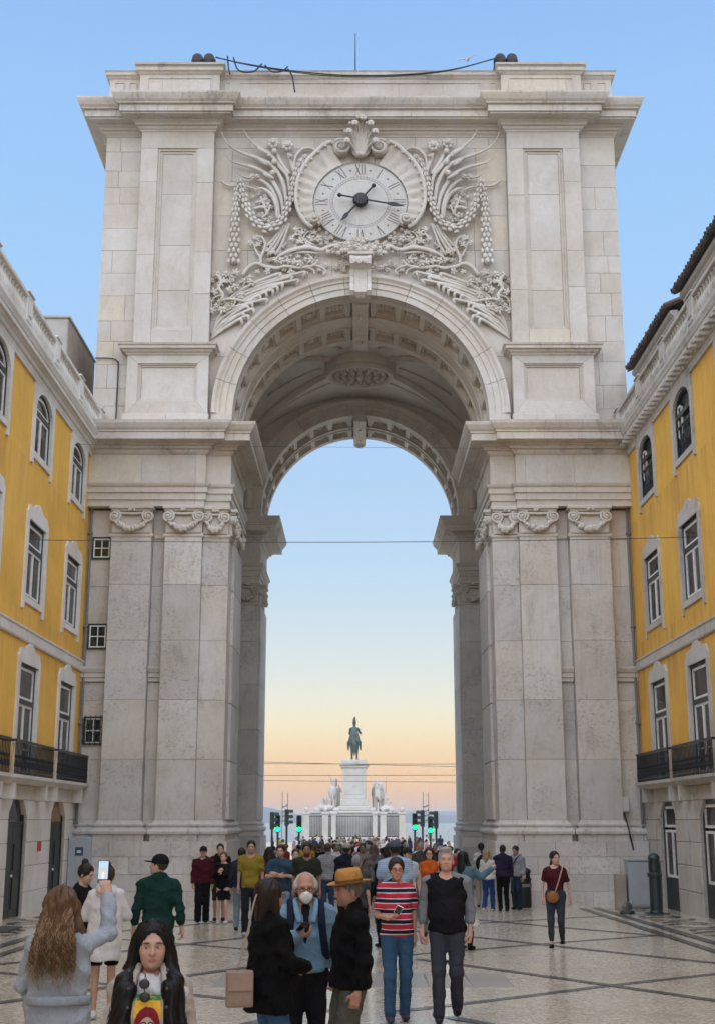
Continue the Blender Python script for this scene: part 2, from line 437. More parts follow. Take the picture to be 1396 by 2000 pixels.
def ground_sheet(name, x0, x1, ys, mat, dz=0.0):
    b = MB(); vs = []; fs = []
    for y in ys: vs += [(x0, y, ground_z(y)+dz), (x1, y, ground_z(y)+dz)]
    for i in range(len(ys)-1): fs.append((2*i, 2*i+1, 2*i+3, 2*i+2))
    b.add(vs, fs); return b.build(name, mat)
tag(ground_sheet('pavement', -180, 180, [-70, 0, 14, 60, 240], M['mosaic']), kind='structure')
# the quay wall down to the river, river and the far bank
b = MB(); b.box(-900, 900, 239.9, 242, -12, ground_z(240)); tag(b.build('quay', M['slab']), kind='structure')
m, t, bs = new_mat('river_water'); g = NG(t); pos = g.n('NewGeometry').outputs['Position']
bs.inputs['Base Color'].default_value = (.10,.17,.21,1); bs.inputs['Roughness'].default_value = .18
g.bump(g.noise(g.scale(pos, (.05,.12,1)), 1.0, 6, .7), .9, 1.2, bs); M['water'] = m
b = MB(); b.quad((-9000,200,-5.2), (9000,200,-5.2), (9000,9000,-5.2), (-9000,9000,-5.2)); tag(b.build('river', M['water']), kind='structure')
M['seabed'] = plain_mat('river_bed', (.12,.11,.09), .9)
b = MB(); b.quad((-9500,-6000,-14), (9500,-6000,-14), (9500,9500,-14), (-9500,9500,-14)); tag(b.build('terrain', M['seabed']), kind='structure')
M['hill'] = plain_mat('far_hill_scrub', (.085,.10,.085), .9, scale=.01, bump=0)
def hill(name, y, x0, x1, hs, depth):
    b = MB(); n = 160; vs = []; fs = []
    for i in range(n+1):
        x = lerp(x0, x1, i/n); h = 0
        for (c, w, a) in hs: h += a*math.exp(-((x-c)/w)**2)
        h += 4*math.sin(x*.011)+2.2*math.sin(x*.031+1)+1.4*math.sin(x*.07+2)
        h = max(h, 1.5)
        vs += [(x, y, -5.4), (x, y+depth*.25, -5.4+h*.6), (x, y+depth*.6, -5.4+h), (x, y+depth, -6)]
    for i in range(n):
        for j in range(3): fs.append((i*4+j, i*4+4+j, i*4+5+j, i*4+1+j))
    b.add(vs, fs); return tag(b.build(name, M['hill'], smooth=True), kind='structure')
hill('hills', 3900, -4500, 4500, [(-330,170,48), (-760,300,38), (520,500,24), (1700,600,50), (-2000,700,60), (150,200,12)], 700)
hill('far_hills', 6200, -7000, 7000, [(700,900,52), (-1300,800,60), (2600,900,70), (0,500,16)], 900)

# ------------------------------------------------------------------ dark bands laid into the pavement
def band(pts, w, name='paving_band', n=6, z=.004, mat=None):
    P = bez([(x, y, 0) for x, y in pts], n) if len(pts) > 2 else [Vector((lerp(pts[0][0], pts[1][0], i/12), lerp(pts[0][1], pts[1][1], i/12), 0)) for i in range(13)]
    b = MB(); vs = []; fs = []
    for i, p in enumerate(P):
        d = (P[min(i+1, len(P)-1)]-P[max(i-1, 0)]).normalized(); q = Vector((-d.y, d.x, 0))
        ww = w*.5*(1+.10*math.sin(i*2.3))
        for sgn in (-1, 1):
            e = p+q*sgn*ww; vs.append((e.x, e.y, ground_z(e.y)+z))
    for i in range(len(P)-1): fs.append((2*i, 2*i+1, 2*i+3, 2*i+2))
    b.add(vs, fs); o = b.build(name, mat or M['mosaic_dark']); return tag(o, kind='structure')
for sgn in (-1, 1):
    for k, yc in enumerate((11.2, 18.25, 25.3, 32.0)):
        band([(sgn*.35+.1, yc-2.7), (sgn*2.0+.1, yc-1.22), (sgn*3.3+.1, yc), (sgn*4.8+.1, yc+1.25), (sgn*6.35+.1, yc+2.5)], .17, z=.004+.0004*k)
        band([(sgn*.9+.1, yc+3.9), (sgn*2.1+.1, yc+2.0), (sgn*3.3+.1, yc), (sgn*4.4+.1, yc-1.9), (sgn*6.2+.1, yc-4.8)], .17, z=.0085+.0004*k)
    band([(sgn*6.7+.1, 2), (sgn*6.65+.1, 20), (sgn*6.75+.1, 38.6)], .22, z=.013)
    band([(sgn*6.2+.1, 2), (sgn*6.15+.1, 20), (sgn*6.3+.1, 38.2)], .20, z=.013)
    # arabesques along the house fronts
    for k in range(10):
        y = 12.5+2.6*k
        band([(sgn*7.05, y), (sgn*7.5, y+.5), (sgn*8.0, y+.35), (sgn*8.1, y+.9), (sgn*7.7, y+1.25), (sgn*7.3, y+1.1), (sgn*7.25, y+.8)], .16, z=.013)
        band([(sgn*7.1, y+2.1), (sgn*7.6, y+1.75), (sgn*8.1, y+2.0), (sgn*8.3, y+2.5)], .15, z=.013)
# a cross walk of smooth slabs over the middle of the street
for i in range(7):
    x0 = -1.95+i*.58; b = MB(); b.box(x0+.01, x0+.57, 18.0, 19.6, ground_z(18.8)-.04, ground_z(18.8)+.021, .008)
    tag(b.build('paving_slab', M['slab']), kind='structure')
# ------------------------------------------------------------------ the triumphal arch
AY = 40.0; AORG = (0, AY, -.36)
ARCH = empty('triumphal_arch', (0.1, AY, -.36), label='monumental pale stone triumphal arch with a clock spanning the street', cat='arch')
def AB(): return MB(AORG)
NB = [0]
def block(parent, x0, x1, z0, z1, yf, depth=.14, mat='stone', name='stone_block', g=.0035, ch=.006, jit=.004):
    b = AB(); y = yf+rnd.uniform(-jit, jit)
    b.box(x0+g, x1-g, y, yf+depth, z0+g, z1-g, ch); NB[0] += 1
    return b.build(name, M[mat], parent)
def mir(path, s):
    return path if s < 0 else [(-x, y) for (x, y) in path[::-1]]
def pieces(path, prof, step, name, parent, mat, gap=.006, jit=.3):
    """a moulding cut into stones with fine joints"""
    P = [Vector(p) for p in path]; L = [0]
    for i in range(1, len(P)): L.append(L[-1]+(P[i]-P[i-1]).length)
    n = max(1, round(L[-1]/step)); cuts = [L[-1]*i/n for i in range(n+1)]
    for i in range(1, n):
        c = cuts[i]+rnd.uniform(-jit, jit)*step*.5
        k = min(L, key=lambda q: abs(q-c))                   # keep joints clear of the corners
        if abs(k-c) < .25: c = k+(.3 if c >= k else -.3)
        cuts[i] = c
    def at(d):
        for i in range(1, len(P)):
            if d <= L[i]+1e-6: return P[i-1]+(P[i]-P[i-1])*((d-L[i-1])/max(1e-6, L[i]-L[i-1]))
        return P[-1]
    for i in range(n):
        a, c = cuts[i]+(gap/2 if i else 0), cuts[i+1]-(gap/2 if i < n-1 else 0)
        if c-a < .05: continue
        pts = [at(a)]+[P[j] for j in range(len(P)) if a+.02 < L[j] < c-.02]+[at(c)]
        b = AB(); b.sweep(pts, prof); b.build(name, M[mat], parent)
X_OUT = 8.75
# ---- bodies behind the facing stones
for s in (-1, 1):
    b = AB()
    b.box(s*4.22, s*X_OUT, 40.06, 44.4, -.5, 14.6); b.box(s*4.22, s*X_OUT, 53.0, 56.5, -.5, 14.6)
    b.box(s*6.0, s*X_OUT, 44.3, 53.1, -.5, 24)
    pier = b.build('pier', M['mortar'], ARCH)
    # plinth courses
    zs = [-.4, .06, .55, 1.05, 1.50]
    for k in range(4):
        xs = [8.6]; x = 8.6
        while x > 4.8:
            x -= rnd.uniform(.8, 1.75); xs.append(max(x, 4.0))
        if xs[-1] > 4.0: xs.append(4.0)
        if len(xs) > 2 and xs[-2]-xs[-1] < .4: xs.pop(-2)
        yo = 39.42 if k == 0 else 39.5
        for i in range(len(xs)-1): block(pier, min(s*xs[i], s*xs[i+1]), max(s*xs[i], s*xs[i+1]), zs[k], zs[k+1], yo, .58, 'lower')
    # passage side of the plinth, seen edge on
    b = AB(); b.box(s*4.02, s*4.3, 40.09, 44.5, -.4, 1.5, .01); b.build('plinth_side', M['lower'], pier)
    # base moulding round the pilasters
    bp = mir([(-8.74,40.0),(-7.9,40.0),(-7.9,39.66),(-6.62,39.66),(-6.62,40.0),(-6.2,40.0),(-6.2,39.66),(-5.02,39.66),(-5.02,39.84),(-4.2,39.84),(-4.2,44.4),(-5.4,44.4)], s)
    prof = [(-.05,1.50),(.12,1.50),(.12,1.68),(.19,1.72),(.20,1.79),(.17,1.85),(.09,1.88),(.08,1.92),(.12,1.96),(.12,2.0),(.05,2.04),(.02,2.12),(-.05,2.12)]
    pieces(bp, prof, 1.7, 'base_moulding', pier, 'lower', jit=.1)
    # shafts of the pilasters and the recesses between them: tall slabs
    zc = [2.12, 3.92, 5.72, 7.56, 9.32, 10.92]
    for (xa, xb, yf) in ((7.9, 6.62, 39.64), (6.2, 5.02, 39.64), (5.02, 4.18, 39.82)):
        for k in range(5):
            dz = rnd.uniform(-.03, .03) if 0 < k else 0
            block(pier, min(s*xa, s*xb), max(s*xa, s*xb), zc[k], zc[k+1], yf, .43, 'lower')
    for (xa, xb) in ((8.72, 7.9), (6.62, 6.2)):
        for k in range(5):
            za, zb = zc[k], zc[k+1]
            if k == 2:
                block(pier, min(s*xa, s*xb), max(s*xa, s*xb), za, 6.3, 40.0, .1, 'lower'); block(pier, min(s*xa, s*xb), max(s*xa, s*xb), 6.78, zb, 40.0, .1, 'lower')
            else: block(pier, min(s*xa, s*xb), max(s*xa, s*xb), za, zb, 40.0, .1, 'lower')
        b = AB(); b.sweep(mir([(-xa+.01,40.0),(-xb-.01,40.0)], s), [(-.03,6.31),(.08,6.31),(.08,6.42),(.12,6.44),(.12,6.56),(.16,6.60),(.20,6.70),(.20,6.77),(-.03,6.77)])
        b.build('string_course', M['lower'], pier)
    # passage flank of the front pier: a side pilaster and slabs
    for k in range(5):
        b = AB(); b.box(s*4.20, s*4.30, 40.15, 41.0, zc[k]+.01, zc[k+1]-.01); b.box(s*4.10, s*4.30, 41.0, 43.6, zc[k]+.01, zc[k+1]-.01, .012); b.box(s*4.20, s*4.30, 43.6, 44.38, zc[k]+.01, zc[k+1]-.01)
        b.build('flank_slab', M['lower'], pier)
    # rear pier: north face seen through the arch
    rb = mir([(-6.0,53.0),(-5.2,53.0),(-5.2,52.8),(-4.2,52.8),(-4.2,56.6)], s)
    for k in range(5):
        block(pier, min(s*5.2, s*4.22), max(s*5.2, s*4.22), zc[k], zc[k+1], 52.8, .3, 'lower'); block(pier, min(s*6.0, s*5.2), max(s*6.0, s*5.2), zc[k], zc[k+1], 52.96, .1, 'lower')
        b = AB(); b.box(s*4.14, s*4.26, 53.12, 56.55, zc[k]+.01, zc[k+1]-.01); b.build('flank_slab', M['lower'], pier)
    for k in range(4): block(pier, min(s*6.0, s*4.05), max(s*6.0, s*4.05), zs[k], zs[k+1], 52.7, .4, 'lower')
    b = AB(); b.box(s*4.0, s*4.3, 53.12, 56.7, -.9, 1.5); b.build('plinth_side', M['lower'], pier)
    pieces(rb, prof, 2.0, 'base_moulding', pier, 'lower', jit=.1)
    b = AB(); b.sweep(mir([(-5.9,53.0),(-5.21,53.0)], s), [(-.08,6.31),(.08,6.31),(.08,6.42),(.12,6.56),(.20,6.70),(.20,6.77),(-.08,6.77)]); b.build('string_course', M['lower'], pier)
    # necking
    nk = [(-.04,10.84),(.02,10.84),(.055,10.88),(.055,10.93),(.02,10.97),(-.04,10.97)]
    pieces(bp, nk, 2.5, 'necking', pier, 'stone', jit=.1); pieces(rb, nk, 2.5, 'necking', pier, 'stone', jit=.1)
    for (xa, xb, yf) in ((8.72, 7.9, 40.0), (7.9, 6.62, 39.66), (6.62, 6.2, 40.0), (6.2, 5.02, 39.66), (5.02, 4.2, 39.84)):
        block(pier, min(s*xa, s*xb), max(s*xa, s*xb), 10.97, 11.86, yf, .4, 'stone', jit=0)
    # entablature of the main order: architrave, frieze, cornice
    ent = b = AB(); b.box(s*4.24, s*8.7, 40.0, 44.4, 11.8, 14.45); b.box(s*4.24, s*8.7, 52.95, 56.5, 11.8, 14.45)
    ent = b.build('entablature', M['mortar'], ARCH)
    ep = mir([(-8.74,39.62),(-4.98,39.62),(-4.98,39.82),(-4.19,39.82),(-4.19,44.4),(-5.6,44.4)], s)
    er = mir([(-6.4,52.9),(-5.15,52.9),(-5.15,52.78),(-4.19,52.78),(-4.19,56.6),(-6,56.6)], s)
    arc = [(-.3,11.85),(.0,11.85),(.0,12.05),(.05,12.06),(.05,12.28),(.10,12.29),(.10,12.45),(.15,12.50),(.18,12.58),(-.3,12.58)]
    fri = [(-.3,12.585),(.02,12.585),(.02,13.56),(-.3,13.56)]
    cor = [(-.3,13.565),(.05,13.565),(.09,13.62),(.12,13.70),(.22,13.72),(.22,13.80),(.30,13.82),(.32,13.88),(.66,13.90),(.66,14.12),(.70,14.14),(.70,14.18),(.76,14.24),(.84,14.38),(.86,14.48),(-.3,14.52)]
    for path in (ep, er):
        pieces(path, arc, 1.9, 'architrave_stone', ent, 'stone'); pieces(path, fri, 1.9, 'frieze_stone', ent, 'stone'); pieces(path, cor, 1.5, 'cornice_stone', ent, 'cornice')
    # attic storey: plinth strip, pedestal with a framed panel, cap
    at_ = AB(); at_.box(s*4.99, s*7.42, 39.88, 40.07, 14.5, 25.2); at_ = at_.build('attic_pier', M['mortar'], ARCH)
    for (xa, xb) in ((7.72, 6.3), (6.3, 4.92)): block(at_, min(s*xa, s*xb), max(s*xa, s*xb), 14.5, 14.92, 39.52, .5, 'stone')
    pz0, pz1 = 14.92, 16.93; xo, xi = 7.62, 4.96
    fx0, fx1, fz0, fz1 = 7.62-.36, 4.96+.36, pz0+.42, pz1-.28
    def frame(parent, xo, xi, z0, z1, fx0, fx1, fz0, fz1, yf, dep, s):
        for poly in ([(xo,z0),(xi,z0),(fx1,fz0),(fx0,fz0)], [(fx0,fz1),(fx1,fz1),(xi,z1),(xo,z1)], [(xo,z0),(fx0,fz0),(fx0,fz1),(xo,z1)], [(fx1,fz0),(xi,z0),(xi,z1),(fx1,fz1)]):
            cx = sum(p[0] for p in poly)/4; cz = sum(p[1] for p in poly)/4
            q = [(s*(cx+(x-cx)*.996), cz+(z-cz)*.996) for x, z in poly]
            b = AB(); b.prism(q, yf, yf+dep); b.build('frame_stone', M['stone'], parent)
    frame(at_, xo, xi, pz0, pz1, fx0, fx1, fz0, fz1, 39.56, .4, s)
    def recess(parent, xa, xb, za, zb, yf, w=.07, d=.09, mat='stone'):
        """stepped moulding round a sunk panel"""
        x0, x1 = min(s*xa, s*xb), max(s*xa, s*xb); b = AB()
        for (o0, o1, y0) in ((0, w*.45, yf+d*.35), (w*.45, w, yf+d*.7)):
            for q in ((x0+o0, x1-o0, za+o0, za+o1), (x0+o0, x1-o0, zb-o1, zb-o0), (x0+o0, x0+o1, za+o1, zb-o1), (x1-o1, x1-o0, za+o1, zb-o1)):
                b.box(q[0], q[1], y0, yf+d+.1, q[2], q[3])
        b.build('panel_moulding', M[mat], parent)
    recess(at_, fx0, fx1, fz0, fz1, 39.56, .10, .14)
    block(at_, min(s*fx0, s*fx1)+.1, max(s*fx0, s*fx1)-.1, fz0+.1, fz1-.1, 39.70, .1, 'stone', 'panel', g=.004)
    cp = mir([(-xo,40.0),(-xo,39.56),(-xi,39.56),(-xi,40.0)], s)
    pieces(cp, [(-.2,16.93),(.03,16.93),(.06,16.98),(.13,17.02),(.15,17.08),(.24,17.10),(.24,17.19),(.28,17.21),(.30,17.27),(-.2,17.30)], 2.0, 'cap_stone', at_, 'cornice', jit=.1)
    # tall panelled pilaster
    ux0, ux1, uy = 7.48, 4.99, 39.64
    px0, px1, pa, pb = 6.90, 5.55, 17.86, 24.46
    for (xa, xb) in ((ux0, px0), (px1, ux1)):
        z = 17.3; zz = [17.3]
        for q in (19.2+rnd.uniform(-.3,.3), 21.0+rnd.uniform(-.5,.5), 22.9+rnd.uniform(-.4,.4)): zz.append(q)
        zz.append(24.46)
        for k in range(4): block(at_, min(s*xa, s*xb), max(s*xa, s*xb), zz[k], zz[k+1], uy, .3, 'stone')
    block(at_, min(s*px0, s*px1), max(s*px0, s*px1), 17.3, pa, uy, .3, 'stone'); block(at_, min(s*ux0, s*ux1), max(s*ux0, s*ux1), pb, 25.08, uy, .3, 'stone')
    recess(at_, px0, px1, pa, pb, uy, .15, .15)
    zz = [pa+.15, 19.3, 21.1+rnd.uniform(-.4,.4), 22.8, pb-.15]
    for k in range(4): block(at_, min(s*px0, s*px1)+.15, max(s*px0, s*px1)-.15, zz[k], zz[k+1], uy+.13, .09, 'stone', 'panel', g=.004)
    # coursed wall at the outer corner
    z = 14.5; k = 0
    while z < 25.05:
        h = rnd.choice((.62, .72, .82, .9)); z1 = min(z+h, 25.08)
        if 25.08-z1 < .3: z1 = 25.08
        xs = [8.75, 7.48] if rnd.random() < .3 else [8.75, rnd.uniform(7.85, 8.4), 7.48]
        for i in range(len(xs)-1): block(at_, min(s*xs[i], s*xs[i+1]), max(s*xs[i], s*xs[i+1]), z, z1, 40.0, .12, 'stone')
        b = AB(); b.box(s*8.66, s*8.752, 40.13, 44, z+.008, z1-.008); b.build('stone_block', M['stone'], at_)
        z = z1
# ---- attic wall with the arch cut out, front and rear
def slab_poly(r, zb, zt, xw):
    p = [(xw, zb), (xw, zt), (-xw, zt), (-xw, zb), (-r, zb)]
    p += [(r*math.cos(a), 15+r*math.sin(a)) for a in [PI-PI*i/48 for i in range(49)]]
    return p+[(r, zb)]
b = AB(); b.prism(slab_poly(4.56, 14.46, 25.6, 8.66), 40.08, 44.38); wall_f = b.build('attic_wall', M['mortar'], ARCH)
b = AB(); b.prism(slab_poly(4.56, 14.46, 24.0, 8.66), 53.05, 56.48); wall_r = b.build('rear_wall', M['vault'], ARCH)
# facing stones of the field round the clock
z = 14.5; row = 0
while z < 25.0:
    z1 = min(z+1.27, 25.08); x = -4.99; xs = [x]
    off = .6 if row % 2 else 1.2
    while x < 4.99:
        x += off; off = rnd.uniform(1.0, 1.45); xs.append(min(x, 4.99))
    if xs[-1]-xs[-2] < .4: xs.pop(-2)
    for i in range(len(xs)-1):
        a, c = xs[i]+.006, xs[i+1]-.006; pts = []
        n = 8; rect = [(lerp(a,c,k/n), z+.006) for k in range(n)]+[(c, lerp(z+.006,z1-.006,k/n)) for k in range(n)]+[(lerp(c,a,k/n), z1-.006) for k in range(n)]+[(a, lerp(z1-.006,z+.006,k/n)) for k in range(n)]
        if all(math.hypot(px, pz-15) < 4.55 for px, pz in rect): continue
        poly = []
        for px, pz in rect:
            d = math.hypot(px, pz-15)
            if d < 4.5 and pz > 14.9: px, pz = px*4.5/d, 15+(pz-15)*4.5/d
            elif d < 4.5: px = math.copysign(4.5, px)
            if not poly or math.hypot(px-poly[-1][0], pz-poly[-1][1]) > .01: poly.append((px, pz))
        if len(poly) < 3: continue
        b = AB(); y = 40.0+rnd.uniform(-.003, .003); b.prism(poly, y, 40.12); b.build('stone_block', M['stone'], wall_f)
    z = z1; row += 1
# ---- archivolts
def archivolt(y, s, parent, nv, mat='stone'):
    """ring of voussoirs; s = -1 faces the camera side"""
    pr = [(4.18,y+.42),(4.18,y),(4.40,y),(4.405,y-.04),(4.60,y-.04),(4.605,y-.08),(4.68,y-.10),(4.76,y-.17),(4.86,y-.18),(4.86,y+.42)]
    arch = AB(); arch.ring(0, 15, R(1), R(179), [(4.5,y+.1),(4.5,y+.3),(4.8,y+.3),(4.8,y+.1)], 32); arch = arch.build('archivolt', M['mortar'], parent)
    for i in range(nv):
        a0, a1 = PI*i/nv, PI*(i+1)/nv
        b = AB(); b.ring(0, 15, a0+.0016, a1-.0016, pr, 5); b.build('voussoir', M[mat], arch, smooth=True, angle=25)
    for q in (-1, 1):
        b = AB(); b.sweep([(q*4.18, y+.42), (q*4.18, y)] if q < 0 else [(q*4.18, y), (q*4.18, y+.42)], [(-.6,14.5),(0,14.5),(0,14.99),(-.6,14.99)])
        b2 = AB(); b2.box(q*4.18, q*4.88, y-.19, y+.4, 14.49, 14.78, .01); b2.box(q*4.18, q*4.86, y-.1, y+.4, 14.78, 14.995); b2.build('impost_stone', M[mat], arch)
    return arch
archivolt(39.85, -1, ARCH, 13); archivolt(52.95, -1, ARCH, 13, 'vault')
# ---- coffered soffits
def soffit(y0, rows, y1, parent, mat='vault'):
    so = AB(); so.ring(0, 15, 0, PI, [(4.47,y0),(4.47,y1),(4.54,y1),(4.54,y0)], 64); so = so.build('soffit', M[mat], parent)
    edges = [y0]+[e for r in rows for e in r]+[y1]
    b = AB()
    for i in range(0, len(edges), 2): b.ring(0, 15, 0, PI, [(4.185,edges[i]),(4.185,edges[i+1]),(4.5,edges[i+1]),(4.5,edges[i])], 64)
    if len(rows) > 1:     # raised fillets beside the sunk middle band
        b.ring(0, 15, 0, PI, [(4.14,rows[0][1]),(4.14,rows[0][1]+.10),(4.2,rows[0][1]+.10),(4.2,rows[0][1])], 64)
        b.ring(0, 15, 0, PI, [(4.14,rows[1][0]-.10),(4.14,rows[1][0]),(4.2,rows[1][0]),(4.2,rows[1][0]-.10)], 64)
    b.build('soffit_band', M[mat], so, smooth=True, angle=30)
    na = 15; aw = PI/na
    for (ya, yb) in rows:
        for k in range(na+1):
            a = k*aw; b = AB(); b.ring(0, 15, a-.022, a+.022, [(4.20,ya),(4.20,yb),(4.48,yb),(4.48,ya)], 2); b.build('coffer_rib', M[mat], so)
        for k in range(na):
            a = (k+.5)*aw; b = AB(); hw = aw/2-.022
            # inner frame of the coffer
            for (p, q, u, v) in ((-hw, hw, ya, ya+.06), (-hw, hw, yb-.06, yb), (-hw, -hw+.014, ya+.06, yb-.06), (hw-.014, hw, ya+.06, yb-.06)):
                b.ring(0, 15, a+p, a+q, [(4.32,u),(4.32,v),(4.48,v),(4.48,u)], 2)
            b.build('coffer_frame', M[mat], so)
            # carved rosette or leaf spray in the coffer
            c = Vector((math.cos(a), 0, math.sin(a))); tn = Vector((-math.sin(a), 0, math.cos(a))); yv = Vector((0, 1, 0))
            o = c*4.43+Vector((0, (ya+yb)/2, 15)); b = AB()
            mt = Matrix((tn, yv, c)).transposed()
            if k == na//2:
                for j in range(8):
                    q = 2*PI*j/8; b.ball(o+tn*(.2*math.cos(q))+yv*(.2*math.sin(q))-c*.03, (.10,.10,.06), 6, 4, mt)
                b.ball(o-c*.08, .10, 8, 5)
            elif k % 2:
                b2 = []
                for j in range(9):
                    q = 2*PI*j/9; b.ball(o+tn*(.19*math.cos(q))+yv*(.28*math.sin(q))-c*.03, (.08,.11,.07), 6, 4, mt)
                b.ball(o-c*.07, (.12,.13,.11), 8, 5)
            else:
                for j in range(5):
                    for sg in (-1, 1):
                        u = -.26+.13*j; b.ball(o+tn*u*1.05+yv*(sg*.21)-c*.03, (.09,.16,.065), 6, 4, mt)
                b.tube([o-tn*.32-c*.03, o-c*.05, o+tn*.32-c*.03], .035, 5)
            b.build('rosette', M[mat], so, smooth=True)
    # keystone strip running under the crown
    b = AB(); b.box(-.27, .27, y0, y1, 18.93, 19.25, .02); b.build('crown_strip', M[mat], so)
    for (ya, yb) in rows:
        b = AB(); o = Vector((0, (ya+yb)/2, 18.92)); b.box(-.24, .24, ya+.1, yb-.1, 18.90, 18.96)
        for j in range(8):
            q = 2*PI*j/8; b.ball(o+Vector((.13*math.cos(q), .26*math.sin(q), -.01)), (.07,.09,.06), 6, 4)
        b.ball(o+Vector((0,0,-.05)), .09, 8, 5); b.build('crown_rosette', M[mat], so, smooth=True, angle=30)
soffit(40.26, [(40.55, 41.75), (42.85, 44.05)], 44.4, ARCH)
soffit(53.3, [(53.5, 54.55), (55.05, 56.1)], 56.5, ARCH)
# ---- vault of the middle bay: two crossing barrels, ribs on the groins, a hanging rosette
b = AB(); nx, ny = 48, 40; vs = []; fs = []
def vz(x, y):
    u = max(0, 1-(x/6.0)**2)**.5; v = max(0, 1-((y-48.7)/4.32)**2)**.5
    return 14.7+5.35*max(u, v)
for j in range(ny+1):
    for i in range(nx+1):
        x = -6+12*i/nx; y = 44.38+8.64*j/ny; vs.append((x, y, vz(x, y)))
for j in range(ny):
    for i in range(nx): fs.append((j*(nx+1)+i, j*(nx+1)+i+1, (j+1)*(nx+1)+i+1, (j+1)*(nx+1)+i))
b.add(vs, fs); vault = b.build('vault', M['vault'], ARCH, smooth=True, angle=25)
for sx in (-1, 1):
    for sy in (-1, 1):
        pts = [Vector((sx*6*t, 48.7+sy*4.32*t, vz(6*t, 48.7+4.32*t)-.03)) for t in [.2+.8*i/20 for i in range(21)]]
        b = AB(); b.tube(pts, lambda t: .16+.10*t, 4, flat=.5); b.build('vault_rib', M['vault'], vault, smooth=True, angle=30)
        # sunk web panels between the ribs: a raised border that ends in a curl near the rosette
        for q in (0, 1):
            if q == 0: cv = [(sx*(1.6+2.2*i/8), 48.7+sy*(.55+1.55*(i/8))) for i in range(9)]
            else: cv = [(sx*(.7+2.5*i/8), 48.7+sy*(1.7+1.5*(i/8)**.8)) for i in range(9)]
            b = AB(); b.tube([Vector((x, y, vz(x, y)-.02)) for x, y in cv], .055, 5); b.build('vault_border', M['vault'], vault, smooth=True)
b = AB(); b.lathe(0, 48.9, [(1.42,20.1),(1.42,19.74),(1.38,19.66),(1.40,19.58),(1.33,19.46),(1.20,19.44),(1.12,19.52),(1.10,19.84),(.02,19.86)], 40, caps=False); med = b.build('medallion', M['vault'], vault, smooth=True, angle=35)
b = AB()
for (rr, n, sz) in ((.95, 18, .13), (.68, 12, .14), (.38, 8, .13)):
    for j in range(n):
        q = 2*PI*j/n; b.ball((rr*math.cos(q), 48.9+rr*math.sin(q), 19.58), (sz*.92, sz*.92, .16), 6, 4)
b.ball((0,48.9,19.54), .2, 8, 5); tag(b.build('medallion_carving', M['vault'], med, smooth=True), kind='stuff')
# ---- great cornice and parapet
cp = [(-8.75,50),(-8.75,40.0),(-7.5,40.0),(-7.5,39.64),(-4.98,39.64),(-4.98,40.0),(4.98,40.0),(4.98,39.64),(7.5,39.64),(7.5,40.0),(8.75,40.0),(8.75,50)]
tc_ = AB(); tc_.box(-8.7, 8.7, 40.05, 56.4, 25.0, 26.1); tc_ = tc_.build('great_cornice', M['mortar'], ARCH)
bed = [(-.3,25.08),(.02,25.08),(.03,25.13),(.09,25.18),(.11,25.24),(.19,25.26),(.20,25.33),(.28,25.38),(.30,25.42),(-.3,25.42)]
crn = [(-.3,25.425),(.34,25.425),(.60,25.44),(.60,25.50),(.66,25.50),(.66,25.72),(.70,25.74),(-.3,25.745)]
cym = [(-.3,25.75),(.74,25.75),(.76,25.80),(.82,25.86),(.88,25.98),(.91,26.06),(.91,26.12),(-.3,26.16)]
pieces(cp, bed, 2.4, 'bed_stone', tc_, 'stone'); pieces(cp, crn, 1.75, 'corona_stone', tc_, 'cornice'); pieces(cp, cym, 1.6, 'cyma_stone', tc_, 'cornice')
par = AB(); par.box(-8.6, 8.6, 40.1, 41.0, 26.1, 27.5); par = par.build('parapet', M['mortar'], ARCH)
pp = [(-8.72,44),(-8.72,39.9),(-7.62,39.9),(-7.62,39.6),(-4.86,39.6),(-4.86,39.9),(4.86,39.9),(4.86,39.6),(7.62,39.6),(7.62,39.9),(8.72,39.9),(8.72,44)]
pieces(pp, [(-.3,26.1),(.06,26.1),(.06,26.3),(.02,26.34),(-.3,26.34)], 2.6, 'parapet_base', par, 'stone')
pieces(pp, [(-.3,26.34),(.0,26.34),(.0,27.27),(-.3,27.27)], 2.1, 'parapet_stone', par, 'stone')
pieces(pp, [(-.3,27.27),(.03,27.27),(.07,27.33),(.14,27.36),(.14,27.46),(.18,27.50),(-.3,27.54)], 1.5, 'coping_stone', par, 'cornice')
for s in (-1, 1):
    # blocks over the pilasters stand a little higher; sunk panels
    pieces(mir([(-7.62,40.4),(-7.62,39.6),(-4.86,39.6),(-4.86,40.4)], s), [(-.6,27.545),(.18,27.545),(.2,27.62),(-.6,27.66)], 1.6, 'coping_stone', par, 'cornice')
    for (xa, xb, yf) in ((7.35, 5.12, 39.6), (8.55, 8.2, 39.9), (8.05, 7.78, 39.9), (4.7, 4.5, 39.9)):
        b = AB(); x0, x1 = min(s*xa, s*xb), max(s*xa, s*xb)
        for q in ((x0, x1, 26.46, 26.49), (x0, x1, 27.10, 27.13), (x0, x0+.03, 26.49, 27.10), (x1-.03, x1, 26.49, 27.10)): b.box(q[0], q[1], yf-.03, yf+.02, q[2], q[3])
        b.build('panel_moulding', M['numeral' if 0 else 'cornice'], par)
b = AB()
for q in ((-4.2, 4.2, 26.55, 26.58), (-4.2, 4.2, 27.10, 27.13), (-4.2, -4.17, 26.58, 27.10), (4.17, 4.2, 26.58, 27.10)): b.box(q[0], q[1], 39.87, 39.92, q[2], q[3])
b.build('panel_moulding', M['cornice'], par)
